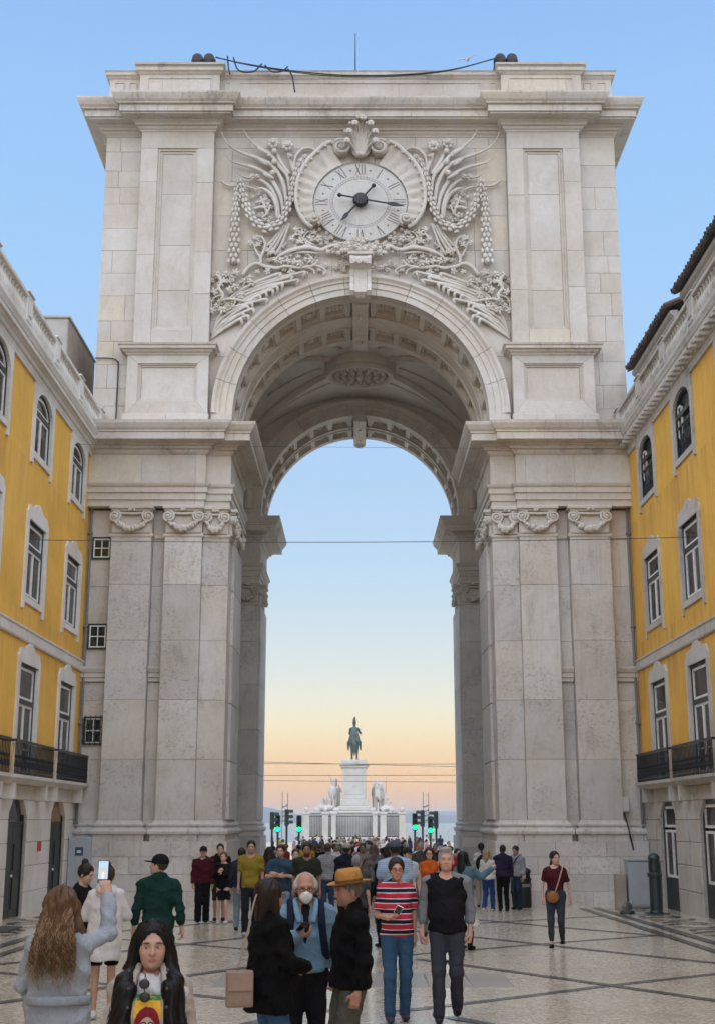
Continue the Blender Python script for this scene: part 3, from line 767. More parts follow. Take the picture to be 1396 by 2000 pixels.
# ------------------------------------------------------------------ carved relief of the attic, drawn on the wall plane in drawing units (1 unit is about 16 mm)
_c, _s = math.cos(PITCH), math.sin(PITCH)
def rp(u, v, out=.06):
    """drawing unit -> point on the attic wall, `out` metres proud of it"""
    a = (1000-v)/2500; Y = AY-out; k = 40.0/(_c-a*_s)
    return Vector(((u-698)/2500*k-.1, Y, 2.1+(_s+a*_c)*k))
U = .0165
def rline(pts, r, parent, name, out=.08, n=5, taper=None, sect=6, flat=.8, s=1):
    """a carved stem through drawing points; s=-1 mirrors it"""
    P = [rp(p[0], p[1], p[2] if len(p) > 2 else out) for p in pts]
    P = [Vector((p.x*s, p.y, p.z)) for p in bez(P, n)]
    b = AB(); b.tube(P, taper or r, sect, flat=flat); return b.build(name, M['carve'], parent, smooth=True)
def rot_from(d, nrm=Vector((0,-1,0))):
    """3x3 with z along d, y along the wall normal"""
    z = d.normalized(); y = (nrm-z*nrm.dot(z)).normalized(); x = y.cross(z); return Matrix((x, y, z)).transposed()
def leaf5(b, c, r, ang, s=1):
    """five-lobed carved leaf"""
    c = Vector(c)
    for k in range(5):
        a = ang+(-2+k)*R(52); d = Vector((math.cos(a)*s, 0, math.sin(a))); L = r*(1.0 if k == 2 else .82 if k in (1,3) else .6)
        b.ball(c+d*L*.5+Vector((0,-.02,0)), (r*.24, .035, L*.55), 6, 4, rot_from(d))
    b.ball(c+Vector((0,-.05,0)), (r*.25,.04,r*.25), 6, 4)
def lapped(pts, rad, parent, name, step, s=1, per=3, lw=.5):
    """a garland of overlapping laurel leaves along a curve, tips pointing along it"""
    P = bez(pts, 8); L = [0]
    for i in range(1, len(P)): L.append(L[-1]+(P[i]-P[i-1]).length)
    b = AB(); core = [Vector((p.x*s, p.y, p.z)) for p in P]
    b.tube(core, lambda t: rad(t)*.62, 6)
    d = 0; k = 0; tot = L[-1]
    while d < tot:
        i = max(j for j in range(len(L)) if L[j] <= d+1e-6); i = min(i, len(P)-2)
        f = (d-L[i])/max(1e-6, L[i+1]-L[i]); p = P[i].lerp(P[i+1], f); t = (P[i+1]-P[i]).normalized(); r = rad(d/tot)
        side = t.cross(Vector((0,-1,0))).normalized()
        n = per if k % 2 else per-1
        for q in range(n):
            o = (q-(n-1)/2)/(max(1, per-1))*2
            c = p+side*(o*r*.78)+Vector((0,-1,0))*(r*(.75-.35*abs(o))); c.x *= s
            dv = t*1.0+Vector((0,-.35,0))+side*o*.12; dv = Vector((dv.x*s, dv.y, dv.z))
            b.ball(c, (r*lw, r*.28, step*.62), 6, 5, rot_from(dv))
        d += step; k += 1
    return b.build(name, M['carve'], parent, smooth=True)

rel = AB(); rel.box(-.3, .3, 39.97, 40.02, 20.3, 20.6); REL = rel.build('relief', M['carve'], ARCH)
def hornr(r0): return lambda t: r0*.84*(.08+.92*min(1, t*2.2))*(1-.25*t)
for s in (-1, 1):
    # s=-1 keeps the drawing on the left; the right half is its mirror image
    q = 1 if s < 0 else -1
    for pts, r in (([(433,265,.35),(447,290,.30),(471,304,.24),(505,315,.2),(533,330,.2),(553,362,.2),(560,400,.18),(562,425,.1)], .105),
                   ([(476,260,.35),(488,279,.3),(505,294,.25),(527,307,.22),(548,332,.2),(563,352,.16),(566,385,.1)], .10),
                   ([(441,309,.3),(455,322,.25),(476,328,.22),(502,335,.2),(526,350,.2),(545,380,.2),(552,404,.18),(554,430,.1)], .10),
                   ([(461,341,.26),(474,350,.22),(492,354,.2),(515,360,.2),(533,378,.2),(543,405,.2),(546,430,.15)], .09),
                   ([(497,379,.2),(511,373,.2),(529,384,.2),(540,405,.2),(543,432,.15)], .10)):
        rline(pts, r, REL, 'horn_leaf', taper=hornr(r), sect=6, s=q, flat=.75)
    for pts, r in (([(537,298),(552,325),(566,345)], .075), ([(563,302),(572,330),(577,345)], .07), ([(575,335),(577,312),(590,296),(606,293),(617,298)], .06),
                   ([(433,358),(447,366),(462,367)], .045), ([(482,368),(494,371),(500,374)], .04),
                   ([(562,440),(545,475),(528,502)], .05), ([(556,442),(540,472),(524,494)], .05), ([(566,440),(552,478),(538,502)], .05), ([(550,446),(535,470),(520,486)], .045),
                   ([(510,388),(516,402),(524,424)], .05), ([(500,400),(512,396),(524,392)], .04), ([(496,412),(510,408),(522,410)], .06), ([(512,430),(522,420),(530,404)], .04)):
        rline(pts, r, REL, 'stem', out=.14, s=q)
    for (u, v, r) in ((535,287,.21), (563,292,.21)):      # flower heads, then buds and berries
        b = AB(); c = rp(u, v, .22); c.x *= q
        for k in range(7):
            a = 2*PI*k/7; b.ball(c+Vector((r*.62*math.cos(a), -.02, r*.62*math.sin(a))), (r*.42, .09, r*.42), 6, 4)
        b.ball(c+Vector((0,-.10,0)), (r*.4,.1,r*.4), 6, 4); b.build('flower', M['carve'], REL, smooth=True)
    for (u, v, r) in ((537,303,.11), (537,324,.11), (534,345,.11), (569,312,.075), (526,311,.06)):
        c = rp(u, v, .26); c.x *= q; b = AB(); b.ball(c, r, 8, 5); b.build('berry', M['carve'], REL, smooth=True)
    for (u, v, a) in ((514,303,-35), (514,324,-40), (526,352,-30)):
        c = rp(u, v, .28); c.x *= q; d = Vector((math.cos(R(a))*q, 0, math.sin(R(a)))); b = AB(); b.ball(c, (.085,.09,.23), 6, 5, rot_from(d)); b.build('bud', M['carve'], REL, smooth=True)
    b = AB(); rr = random.Random(3)
    for k in range(6):
        c = rp(500+rr.uniform(-9,9), 351+rr.uniform(-6,6), .26); c.x *= q; leaf5(b, c, .13, rr.uniform(0,6.3), q)
    for k in range(26):
        c = rp(510+rr.uniform(-15,20), 405+rr.uniform(-28,32), .09); c.x *= q; leaf5(b, c, .12, rr.uniform(0,6.3), q)
    tag(b.build('oak_leaf', M['carve'], REL, smooth=True), kind='stuff')
    lapped([rp(u, v, .2) for u, v in ((466,366),(463,400),(461,450),(459,490),(458,522))], lambda t: .10+.11*t, REL, 'pendant', .19, q, 3, .36)
    lapped([rp(u, v, .22) for u, v in ((469,360),(477,390),(487,420),(503,443),(525,455))], lambda t: .12+.05*t, REL, 'garland', .19, q, 3, .38)
    lapped([rp(u, v, .22) for u, v in ((596,312),(583,330),(576,352),(571,380),(563,412),(549,440),(525,456))], lambda t: .08+.09*t, REL, 'garland', .19, q, 3, .38)
    # vine branches and leaves under the garlands
    vines = [([(474,542),(487,526),(503,519),(519,525),(542,528),(558,524),(579,527),(597,526),(613,522),(622,512)], .075), ([(511,520),(510,508),(515,497),(519,482),(513,468),(500,467),(495,472)], .06),
             ([(510,508),(502,496),(497,482),(490,474)], .045), ([(425,538),(434,555),(428,566),(437,580),(434,591),(445,588),(462,589),(485,592),(508,584)], .07), ([(436,580),(420,585),(414,598),(416,612)], .045),
             ([(434,555),(446,552),(455,560)], .04), ([(613,522),(630,527),(637,535),(630,541)], .045), ([(597,526),(612,531),(616,541)], .045), ([(558,524),(568,528),(572,538)], .04), ([(462,589),(458,600),(452,606)], .035),
             ([(570,468),(580,462),(592,470),(604,478),(615,483)], .05), ([(592,470),(598,460),(606,456)], .04), ([(580,462),(574,452),(578,448)], .04)]
    for pts, r in vines: rline(pts, r, REL, 'vine', out=.17, s=q, taper=lambda t, r=r: r*(1-.35*t), n=4)
    rr = random.Random(11)
    spots = [(526,535),(545,541),(572,534),(590,516),(505,539),(488,547),(456,603),(437,606),(515,571),(470,577),(416,612),(440,557),(420,577),(603,503),(523,495),(533,500),(499,470),(488,478),(506,486),(430,540),(445,540),
             (452,545),(462,540),(560,514),(578,516),(597,536),(612,512),(625,530),(480,553),(495,556),(553,548),(424,600),(448,570),(462,562),(428,555),(410,590),(577,455),(590,460),(604,470),(612,462),(586,478),(572,474),(600,484),(620,470),(536,514),(548,512)]
    for (u, v) in spots:
        c = rp(u+rr.uniform(-2,2), v+rr.uniform(-2,2), rr.uniform(.1,.2)); c.x *= q; b = AB(); leaf5(b, c, rr.uniform(.15,.22), rr.uniform(0,6.3), q); b.build('vine_leaf', M['carve'], REL, smooth=True)
    b = AB(); rr = random.Random(31)       # small filling foliage between the branches
    for (x0, x1, y0, y1, n) in ((500,640,470,536,70), (414,480,536,618,42), (575,660,448,486,26)):
        for k in range(n):
            c = rp(rr.uniform(x0, x1), rr.uniform(y0, y1), rr.uniform(.05,.11))
            if math.hypot(c.x, c.z-15) < 5.0: continue
            c.x *= q; leaf5(b, c, rr.uniform(.09,.14), rr.uniform(0,6.3), q)
    tag(b.build('filling_leaf', M['carve'], REL, smooth=True), kind='stuff')
    # palm fronds that follow the arch and curl over at their tips
    for i, (base, mid, tip) in enumerate(((( 415,652),(455,580),(540,541)), ((418,650),(460,583),(562,547)), ((421,650),(468,586),(545,560)), ((424,650),(474,590),(527,572)), ((427,650),(470,604),(503,583)),
                                          ((413,654),(436,622),(487,598)), ((413,657),(438,632),(490,609)), ((413,660),(436,640),(471,618)), ((412,663),(434,648),(467,629)), ((416,650),(462,575),(586,538)), ((414,655),(437,612),(515,590)), ((419,650),(464,580),(574,553)), ((425,650),(478,592),(536,566)), ((428,650),(476,600),(515,577)), ((413,658),(440,628),(480,604)), ((412,662),(436,645),(480,622)))):
        t2 = (tip[0]+7, tip[1]+5); t3 = (tip[0]+5, tip[1]+11)
        rline([(*base,.05), (*mid,.1), (*tip,.2), (*t2,.2), (*t3,.12)], .075, REL, 'palm_frond', s=q, taper=lambda t: .028+.030*math.sin(PI*min(1, t*1.05)), n=5)
    # acanthus ribbon below the clock
    rline([(537,508,.08),(552,500,.14),(570,494,.2),(588,490,.22),(606,489,.22),(628,494,.24),(645,488,.28),(660,485,.3)], .1, REL, 'acanthus_ribbon', s=q, taper=lambda t: .035+.05*math.sin(PI*t)**.7, flat=.6)
    rline([(560,502,.08),(578,497,.14),(600,497,.18),(622,500,.2)], .06, REL, 'acanthus_ribbon', s=q, taper=lambda t: .025+.03*math.sin(PI*t), flat=.6)
# fruit and flower cluster between the clock and the keystone
b = AB(); rr = random.Random(5)
for k in range(150):
    u = rr.gauss(0, 30); u = max(-66, min(66, u)); v = 492+rr.uniform(-14, 16)*(1-.5*abs(u)/66)-.0030*u*u*0
    c = rp(704+u, v, .18+.22*max(0, 1-abs(u)/60)+rr.uniform(-.05,.05))
    if k % 3: leaf5(b, c, rr.uniform(.13,.2), rr.uniform(0,6.3))
    else: b.ball(c+Vector((0,-.04,0)), rr.uniform(.06,.11), 6, 4)
for k in range(24):
    c = rp(704+rr.uniform(-58,58), 520+rr.uniform(-8,10), .1); leaf5(b, c, .14, rr.uniform(0,6.3))
tag(b.build('fruit_cluster', M['carve'], REL, smooth=True), kind='stuff')
# keystone console
b = AB(); k0 = rp(704, 505); prof = []
path = [(-.55,20.42),(-.72,20.25),(-.70,20.05),(-.50,19.92),(-.42,19.7),(-.44,19.45),(-.55,19.30),(-.58,19.15),(-.45,19.02),(-.2,18.98),(.1,18.98),(.1,20.5)]
for (x0, x1, e) in ((-.35, -.22, .03), (-.22, .22, 0), (.22, .35, .03)):
    n = len(path); vs = [(x0, 40+o-e, z) for o, z in path]+[(x1, 40+o-e, z) for o, z in path]
    b.add(vs, [list(range(n)), list(range(n, 2*n))[::-1]]+[(i, (i+1)%n, n+(i+1)%n, n+i) for i in range(n)])
KEY = b.build('keystone', M['carve'], ARCH)
b = AB()
for k in range(9):
    x = -.18+.045*k; b.tube([Vector((x,39.54,19.9)), Vector((x,39.56,19.6)), Vector((x,39.45,19.3)), Vector((x*.9,39.42,19.1)), Vector((x*.7,39.6,18.98))], .03, 5)
for k in range(7): b.ball((-.2+.066*k, 39.28, 20.12+.03*math.sin(k*2)), (.05,.06,.09), 6, 4)
b.box(-.42, .42, 39.35, 40.0, 20.42, 20.52, .02); b.build('keystone_carving', M['carve'], KEY, smooth=True, angle=40)
# drop under the rear crown
b = AB(); b.box(-.27, .27, 52.7, 56.6, 18.84, 19.2, .04); b.ball((0,56.3,18.84), (.25,.2,.16)); b.build('rear_keystone', M['vault'], KEY)

# ------------------------------------------------------------------ clock
CZ = 22.55; CR = 1.585; SQ = .925      # the dial is a little wider than high
ck = AB(); ck.ball((0,39.98,CZ), (.3,.05,.3)); CLOCK = ck.build('clock', M['face'], ARCH)
def el(a, r): return (math.sin(a)*r, CZ+math.cos(a)*r*SQ)       # clock angle, 0 = XII, clockwise
b = AB(); N = 72; vs = [(0,39.84,CZ)]+[(el(2*PI*i/N, CR)[0], 39.84, el(2*PI*i/N, CR)[1]) for i in range(N)]+[(el(2*PI*i/N, CR)[0], 40.0, el(2*PI*i/N, CR)[1]) for i in range(N)]
b.add(vs, [(0, 1+i, 1+(i+1)%N) for i in range(N)]+[(1+i, 1+N+i, 1+N+(i+1)%N, 1+(i+1)%N) for i in range(N)]); b.build('dial', M['face'], CLOCK)
def dring(r0, r1, y0, mat, name, par):
    b = AB(); vs = []; fs = []
    for i in range(N):
        for r in (r0, r1): x, z = el(2*PI*i/N, r); vs.append((x, y0, z))
    for i in range(N): fs.append((2*i, 2*i+1, 2*((i+1)%N)+1, 2*((i+1)%N)))
    b.add(vs, fs); return b.build(name, M[mat], par)
dring(1.585, 1.62, 39.80, 'numeral', 'dial_rim', CLOCK); dring(.93, .945, 39.836, 'numeral', 'minute_ring', CLOCK); dring(1.02, 1.03, 39.836, 'numeral', 'minute_ring', CLOCK)
b = AB()
for i in range(60):
    a = 2*PI*i/60; x, z = el(a, .982); b.box(x-.013, x+.013, 39.834, 39.84, z-.013, z+.013)
tag(b.build('minute_mark', M['numeral'], CLOCK), kind='stuff')
ROM = ['XII','I','II','III','IIII','V','VI','VII','VIII','IX','X','XI']
def stroke(b, a, u0, v0, u1, v1, w):
    """stroke in numeral space: u across, v outward from the centre"""
    def P(u, v):
        x = math.sin(a)*v+math.cos(a)*u; z = math.cos(a)*v-math.sin(a)*u; return (x, 39.834, CZ+z*SQ)
    d = Vector((u1-u0, v1-v0)).normalized(); n = Vector((-d.y, d.x))*w*.5
    vs = [P(u0+n.x, v0+n.y), P(u1+n.x, v1+n.y), P(u1-n.x, v1-n.y), P(u0-n.x, v0-n.y)]
    b.add(vs+[(x, 39.842, z) for x, y, z in vs], [(0,1,2,3), (0,1,5,4), (1,2,6,5), (2,3,7,6), (3,0,4,7)])
for i, tx in enumerate(ROM):
    a = 2*PI*i/12; b = AB(); wd = {'I': .095, 'V': .20, 'X': .20}; tot = sum(wd[c] for c in tx); u = -tot/2; v0, v1 = 1.10, 1.52
    for c in tx:
        w = wd[c]; m_ = u+w/2
        if c == 'I': stroke(b, a, m_, v0, m_, v1, .036)
        if c == 'V': stroke(b, a, u+.03, v1, m_, v0, .042); stroke(b, a, u+w-.03, v1, m_, v0, .02)
        if c == 'X': stroke(b, a, u+.03, v1, u+w-.03, v0, .042); stroke(b, a, u+w-.03, v1, u+.03, v0, .02)
        u += w
    b.build('numeral', M['numeral'], CLOCK)
    b = AB(); x, z = el(a+PI/12, 1.31); b.box(x-.045, x+.045, 39.834, 39.842, z-.008, z+.008); b.box(x-.008, x+.008, 39.834, 39.842, z-.045, z+.045); b.box(x-.022, x+.022, 39.833, 39.842, z-.022, z+.022)
    b.build('half_hour_mark', M['numeral'], CLOCK)
def hand(a, L, Lt, y, name, w):
    b = AB(); d = Vector((math.sin(a), 0, math.cos(a)*SQ)); n = Vector((math.cos(a), 0, -math.sin(a))); c = Vector((0, y, CZ))
    b.tube([c-d*Lt, c+d*L*.62], w, 6)
    P = [c+d*L*.62-n*w, c+d*L*.72-n*w*2.3, c+d*L*.80-n*w*2.0, c+d*L, c+d*L*.80+n*w*2.0, c+d*L*.72+n*w*2.3, c+d*L*.62+n*w]
    b.add([(p.x, p.y-.02, p.z) for p in P]+[(p.x, p.y+.02, p.z) for p in P], [list(range(7)), list(range(7,14))[::-1]]+[(i,(i+1)%7,7+(i+1)%7,7+i) for i in range(7)])
    b.ball(c-d*Lt, .075, 8, 6); b.build(name, M['black'], CLOCK, smooth=True, angle=35)
hand(R(218), 1.08, .72, 39.66, 'hour_hand', .032); hand(R(101.5), 1.5, .72, 39.58, 'minute_hand', .032)
b = AB(); b.lathe(0, 0, [(.26,0),(.26,.08),(.20,.16),(.0,.2)], 20, caps=False)
b.v = [(x, 39.72-z, CZ+y) for x, y, z in b.v]; b.build('hub', M['black'], CLOCK, smooth=True, angle=40)
# fluted shell frame that ends in four scrolls
for s in (-1, 1):
    q = 1 if s < 0 else -1
    rim = bez([rp(u, v, .30) for u, v in ((648,285),(634,291),(620,303),(606,317),(595,331),(587,346),(582,362),(580,378),(579,394),(581,410),(586,424),(593,436),(601,445),(612,451),(622,447),(627,439))], 3)
    n = len(rim); vs = []; fs = []; cc = Vector((0,39.84,CZ)); K = 7
    for i, p in enumerate(rim):
        d = Vector((p.x, 0, (p.z-CZ)/SQ)); d.normalize(); inn = Vector((d.x*1.61, 39.80, CZ+d.z*1.61*SQ))
        ph = (i*12.0/n) % 1.0; fl = .10*abs(math.sin(PI*ph))
        for k in range(K):
            t = k/(K-1); pt = inn.lerp(p, t); y = lerp(39.80, 39.70, t)+(.14-fl*1.2)*math.sin(PI*t)**.8*.9
            vs.append((pt.x*q, y, pt.z))
    for i in range(n-1):
        for k in range(K-1): fs.append((i*K+k, i*K+k+1, (i+1)*K+k+1, (i+1)*K+k))
    b = AB(); b.add(vs, fs); b.build('shell_frame', M['carve'], CLOCK, smooth=True)
    P = [Vector((p.x*q, p.y, p.z)) for p in rim[:-6]]; b = AB(); b.tube(P, .075, 7); b.build('frame_rim', M['carve'], CLOCK, smooth=True)
    b = AB()
    for i in range(0, n-8, 3):      # bead row along the rim
        p = rim[i]; d = Vector((p.x, 0, p.z-CZ)).normalized(); b.ball((q*(p.x-d.x*.09), 39.66, p.z-d.z*.09), (.05,.05,.05), 6, 4)
    tag(b.build('frame_bead', M['carve'], CLOCK, smooth=True), kind='stuff')
    for (u, v, r0, turns, st, dirn) in ((667,297,.30,1.9,PI*.75,-1), (616.5,437,.20,1.8,-PI*.35,1)):
        c = rp(u, v, .36); pts = []
        for i in range(44):
            t = i/43; a = st+dirn*t*turns*2*PI; r = r0*(1-.86*t); pts.append(Vector(((c.x+math.cos(a)*r)*q, c.y-.14*t, c.z+math.sin(a)*r)))
        b = AB(); b.tube(pts, lambda t: .058*(1-.35*t), 7); b.ball((c.x*q, c.y-.12, c.z), .05, 8, 5)
        b.lathe(0, 0, [(r0*.9, 0), (r0*.9, .25)], 20); b.v[-40:] = [(c.x*q+x, c.y+.06+z, c.z+y) for x, y, z in b.v[-40:]]
        b.build('scroll', M['carve'], CLOCK, smooth=True, angle=50)
# shell crest over the dial
b = AB(); base = rp(704, 312, .3)
for k in range(7):
    a = R(-66+22*k); L = [.84,1.02,1.16,1.30,1.16,1.02,.84][k]*.92
    for j in (-1, 0, 1):
        aa = a+R(6.5*j); p0 = base+Vector((math.sin(aa)*.12, 0, .04)); p1 = base+Vector((math.sin(aa)*L*.34, -.06, math.cos(a)*L*.62+.08)); p2 = base+Vector((math.sin(aa)*L*.66, -.26, math.cos(a)*L*.98+.06)); p3 = p2+Vector((math.sin(aa)*.06, -.16, -.05))
        b.tube(bez([p0, p1, p2, p3], 5), lambda t: .03+.032*t, 5)
    b.ball(p2+Vector((math.sin(a)*.02, -.16, -.03)), (.13,.10,.09), 7, 5); b.ball(p2+Vector((math.sin(a)*.03-.05, -.2, -.10)), (.06,.06,.06), 6, 4); b.ball(p2+Vector((math.sin(a)*.03+.05, -.2, -.10)), (.06,.06,.06), 6, 4)
b.ball(base+Vector((0,.08,.55)), (.42,.10,.62), 12, 8); b.ball(base+Vector((0,-.05,.02)), (.2,.1,.09), 8, 5)
b.build('shell_crest', M['carve'], CLOCK, smooth=True)

# ------------------------------------------------------------------ capitals: abacus, two volutes, a hanging festoon
def capital(cx, cy, w, rotz=0, z0=10.98, z1=11.84, full=True, parent=ARCH):
    """built facing -y in its own space, then placed"""
    def place(b):
        c, s = math.cos(rotz), math.sin(rotz); b.v = [(cx+x*c-y*s, cy+x*s+y*c, z) for x, y, z in b.v]; return b
    H = z1-z0; b = AB(); b.box(-w/2-.10, w/2+.10, -.20, .3, z1-.11, z1, .02); b.box(-w/2-.04, w/2+.04, -.13, .3, z1-.17, z1-.11); b.box(-w/2, w/2, -.03, .3, z0, z1-.17)
    b.tube([Vector((-w/2,-.08,z1-.23)), Vector((0,-.12,z1-.26)), Vector((w/2,-.08,z1-.23))], .05, 6)
    cap = place(b).build('capital', M['carve'], parent)
    for q in (-1, 1):
        b = AB(); c = Vector((q*(w/2-.07), -.10, z1-.34)); pts = []
        for i in range(30):
            t = i/29; a = PI*.5+q*t*4.2*PI*.9; r = .20*(1-.82*t); pts.append(c+Vector((math.cos(a)*r, -.06*t, math.sin(a)*r)))
        b.tube(pts, lambda t: .05*(1-.3*t), 6); b.ball(c+Vector((0,-.06,0)), .06, 7, 5)
        b.lathe(0, 0, [(.17,0),(.17,.16)], 14); b.v[-28:] = [(c.x+x, c.y+z, c.z+y) for x, y, z in b.v[-28:]]
        place(b).build('volute', M['carve'], cap, smooth=True, angle=50)
    b = AB(); rr = random.Random(int(cx*97+cy))
    n = 15
    for i in range(n):
        t = i/(n-1); x = lerp(-w/2+.06, w/2-.06, t); z = z1-.42-.34*math.sin(PI*t)**.8; r = .06+.05*math.sin(PI*t)
        for k in range(3): b.ball((x+rr.uniform(-.03,.03), -.09-r*.6+rr.uniform(-.02,.03), z+rr.uniform(-.05,.05)), (r*rr.uniform(.6,1), r*.8, r*rr.uniform(.6,1)), 6, 4)
    for k in range(6): b.ball((rr.uniform(-.1,.1), -.16, z1-.12+rr.uniform(-.04,.05)), (.05,.05,.06), 6, 4)
    tag(place(b).build('festoon', M['carve'], cap, smooth=True), kind='stuff')
for s in (-1, 1):
    capital(s*7.26, 39.62, 1.2); capital(s*5.61, 39.62, 1.12); capital(s*4.62, 39.80, .74)
    capital(s*4.14, 40.55, .9, rotz=PI/2*(-s)*-1 if 0 else (PI/2 if s < 0 else -PI/2))
    capital(s*4.14, 42.3, 1.9, rotz=(PI/2 if s < 0 else -PI/2))
    capital(s*4.72, 52.78, .95); capital(s*4.14, 54.0, 1.2, rotz=(PI/2 if s < 0 else -PI/2))
# ------------------------------------------------------------------ small service windows in the left pier
M['frame_white'] = plain_mat('white_painted_wood', (.84,.83,.81), .45, bump=.05)
M['frame_green'] = plain_mat('dark_green_paint', (.010,.022,.024), .4, bump=.05)
m, t, bs = new_mat('window_glass'); g = NG(t); oi = g.n('ObjectInfo')
pos = g.n('NewGeometry').outputs['Position']
gl = g.n('BsdfGlossy', inp={'Roughness': .05}); tr = g.n('BsdfTransparent', inp={'Color': (.80,.84,.84,1)}); fr = g.n('Fresnel', inp={'IOR': 1.5}); mx = g.n('MixShader')
bn = g.bump(g.noise(pos, .9, 2), .10, .05, None); g.l(bn, gl.inputs['Normal']); g.l(fr.outputs[0], mx.inputs[0]); g.l(tr.outputs[0], mx.inputs[1]); g.l(gl.outputs[0], mx.inputs[2])
g.l(mx.outputs[0], t.nodes['Material Output'].inputs[0]); M['glass'] = m
for i, (zc_, h, grille) in enumerate(((10.55,.72,0), (7.72,.80,0), (4.8,.86,1))):
    x0, x1 = -8.55, -7.93; z0, z1 = zc_-h/2, zc_+h/2; y = 39.995
    b = AB(); b.box(x0, x1, y-.07, y+.03, z0, z0+.05); b.box(x0, x1, y-.07, y+.03, z1-.05, z1); b.box(x0, x0+.05, y-.07, y+.03, z0+.05, z1-.05); b.box(x1-.05, x1, y-.07, y+.03, z0+.05, z1-.05)
    if grille:
        for k in range(4): b.tube([Vector((x0-.03, y-.11, lerp(z0, z1, (k+.5)/4))), Vector((x1+.03, y-.11, lerp(z0, z1, (k+.5)/4)))], .014, 5)
        for k in range(4): b.tube([Vector((lerp(x0, x1, (k+.5)/4), y-.11, z0-.03)), Vector((lerp(x0, x1, (k+.5)/4), y-.11, z1+.03))], .014, 5)
    w = b.build('window', M['frame_green'], ARCH); b = AB(); b.box(x0+.02, x1-.02, y-.015, y+.02, z0+.02, z1-.02); b.build('dark_backing', M['black'], w)  # black sheet stands in for the darkness behind the panes
    xi0, xi1, zi0, zi1 = x0+.05, x1-.05, z0+.05, z1-.05; b = AB(); t_ = .04
    for q in ((xi0, xi1, zi0, zi0+t_), (xi0, xi1, zi1-t_, zi1), (xi0, xi0+t_, zi0+t_, zi1-t_), (xi1-t_, xi1, zi0+t_, zi1-t_), ((xi0+xi1)/2-.015, (xi0+xi1)/2+.015, zi0+t_, zi1-t_), (xi0+t_, xi1-t_, (zi0+zi1)/2-.015, (zi0+zi1)/2+.015)):
        b.box(q[0], q[1], y-.055, y-.035, q[2], q[3])
    b.build('sash', M['frame_white' if not grille else 'frame_white'], w)
    for k in range(4):
        xa = xi0+t_ if k % 2 == 0 else (xi0+xi1)/2+.015; za = zi0+t_ if k < 2 else (zi0+zi1)/2+.015
        b = AB(); b.box(xa, xa+(xi1-xi0)/2-t_-.015, y-.045, y-.041, za, za+(zi1-zi0)/2-t_-.015); b.build('pane', M['glass'], w)
b = AB(); b.tube(bez([Vector((-7.98,39.93,14.6)), Vector((-7.98,39.93,16.6)), Vector((-8.02,39.93,16.85)), Vector((-8.2,39.93,16.95)), Vector((-8.75,39.93,16.97))], 4), .022, 6)
b.build('lightning_conductor', M['black'], ARCH)
# ------------------------------------------------------------------ the two yellow street fronts
def render_mat(name, col, dirt):
    m, t, b = new_mat(name); g = NG(t); pos = g.n('NewGeometry').outputs['Position']
    n1 = g.noise(pos, .5, 8, .7, .5); c = g.mix(g.mapr(n1, .38, .66), (*col, 1), (col[0]*.80, col[1]*.74, col[2]*.8, 1)); n2 = g.noise(pos, .23, 5, .6); c = g.mix(g.mapr(n2, .52, .62, 0, .35), c, (col[0]*1.0, col[1]*1.04, col[2]*1.5, 1))
    st = g.noise(g.scale(pos, (3.5,3.5,.22)), 1.5, 6, .7); c = g.mix(g.mapr(st, .50, .78, 0, dirt), c, (col[0]*.42, col[1]*.38, col[2]*.6, 1))
    sz = g.n('SeparateXYZ'); g.l(pos, sz.inputs[0])
    for sill in (11.3, 7.42, 6.58):      # run-off under the sills and the string course
        mk = g.math('MULTIPLY', g.mapr(sz.outputs[2], sill-1.5, sill), g.math('LESS_THAN', sz.outputs[2], sill)); rn = g.noise(g.scale(pos, (2.6,2.6,.12)), 1.3, 6, .75)
        c = g.mix(g.math('MULTIPLY', mk, g.mapr(rn, .46, .70, 0, min(1., dirt*1.6))), c, (col[0]*.40, col[1]*.40, col[2]*.9, 1))
    f = g.noise(pos, 30, 5, .7); c = g.mix(g.mapr(f, .35, .75, 0, .25), c, (col[0]*.75, col[1]*.72, col[2]*.7, 1))
    g.l(c, b.inputs['Base Color']); b.inputs['Roughness'].default_value = .85; b.inputs['Specular IOR Level'].default_value = .2
    g.bump(f, .25, .006, b); return m
M['yellow_l'] = render_mat('yellow_render', (.84,.50,.10), .28)
M['yellow_r'] = render_mat('old_yellow_render', (.78,.455,.09), .45)
M['trim_l'] = stone_mat('white_limestone_trim', [(.76,.75,.73), (.73,.715,.69), (.78,.77,.75)], stain=.12, streak=.25)
M['trim_r'] = stone_mat('grey_limestone_trim', [(.55,.53,.50), (.50,.48,.455), (.58,.56,.53)], stain=.6, streak=.7, stain_col=(.07,.06,.05))
M['tile'] = stone_mat('roof_tile', [(.085,.072,.064), (.11,.085,.07), (.07,.065,.062)], stain=.4, streak=0)
M['curtain'] = plain_mat('grey_curtain', (.50,.50,.49), .9, scale=3)
M['door'] = plain_mat('dark_green_door', (.013,.020,.018), .42, bump=.1)
M['red'] = plain_mat('red_notice', (.50,.03,.03), .5, bump=0)
M['paper'] = plain_mat('white_paper', (.72,.72,.70), .6, bump=0)
M['sconce'] = plain_mat('plywood', (.36,.22,.10), .7)

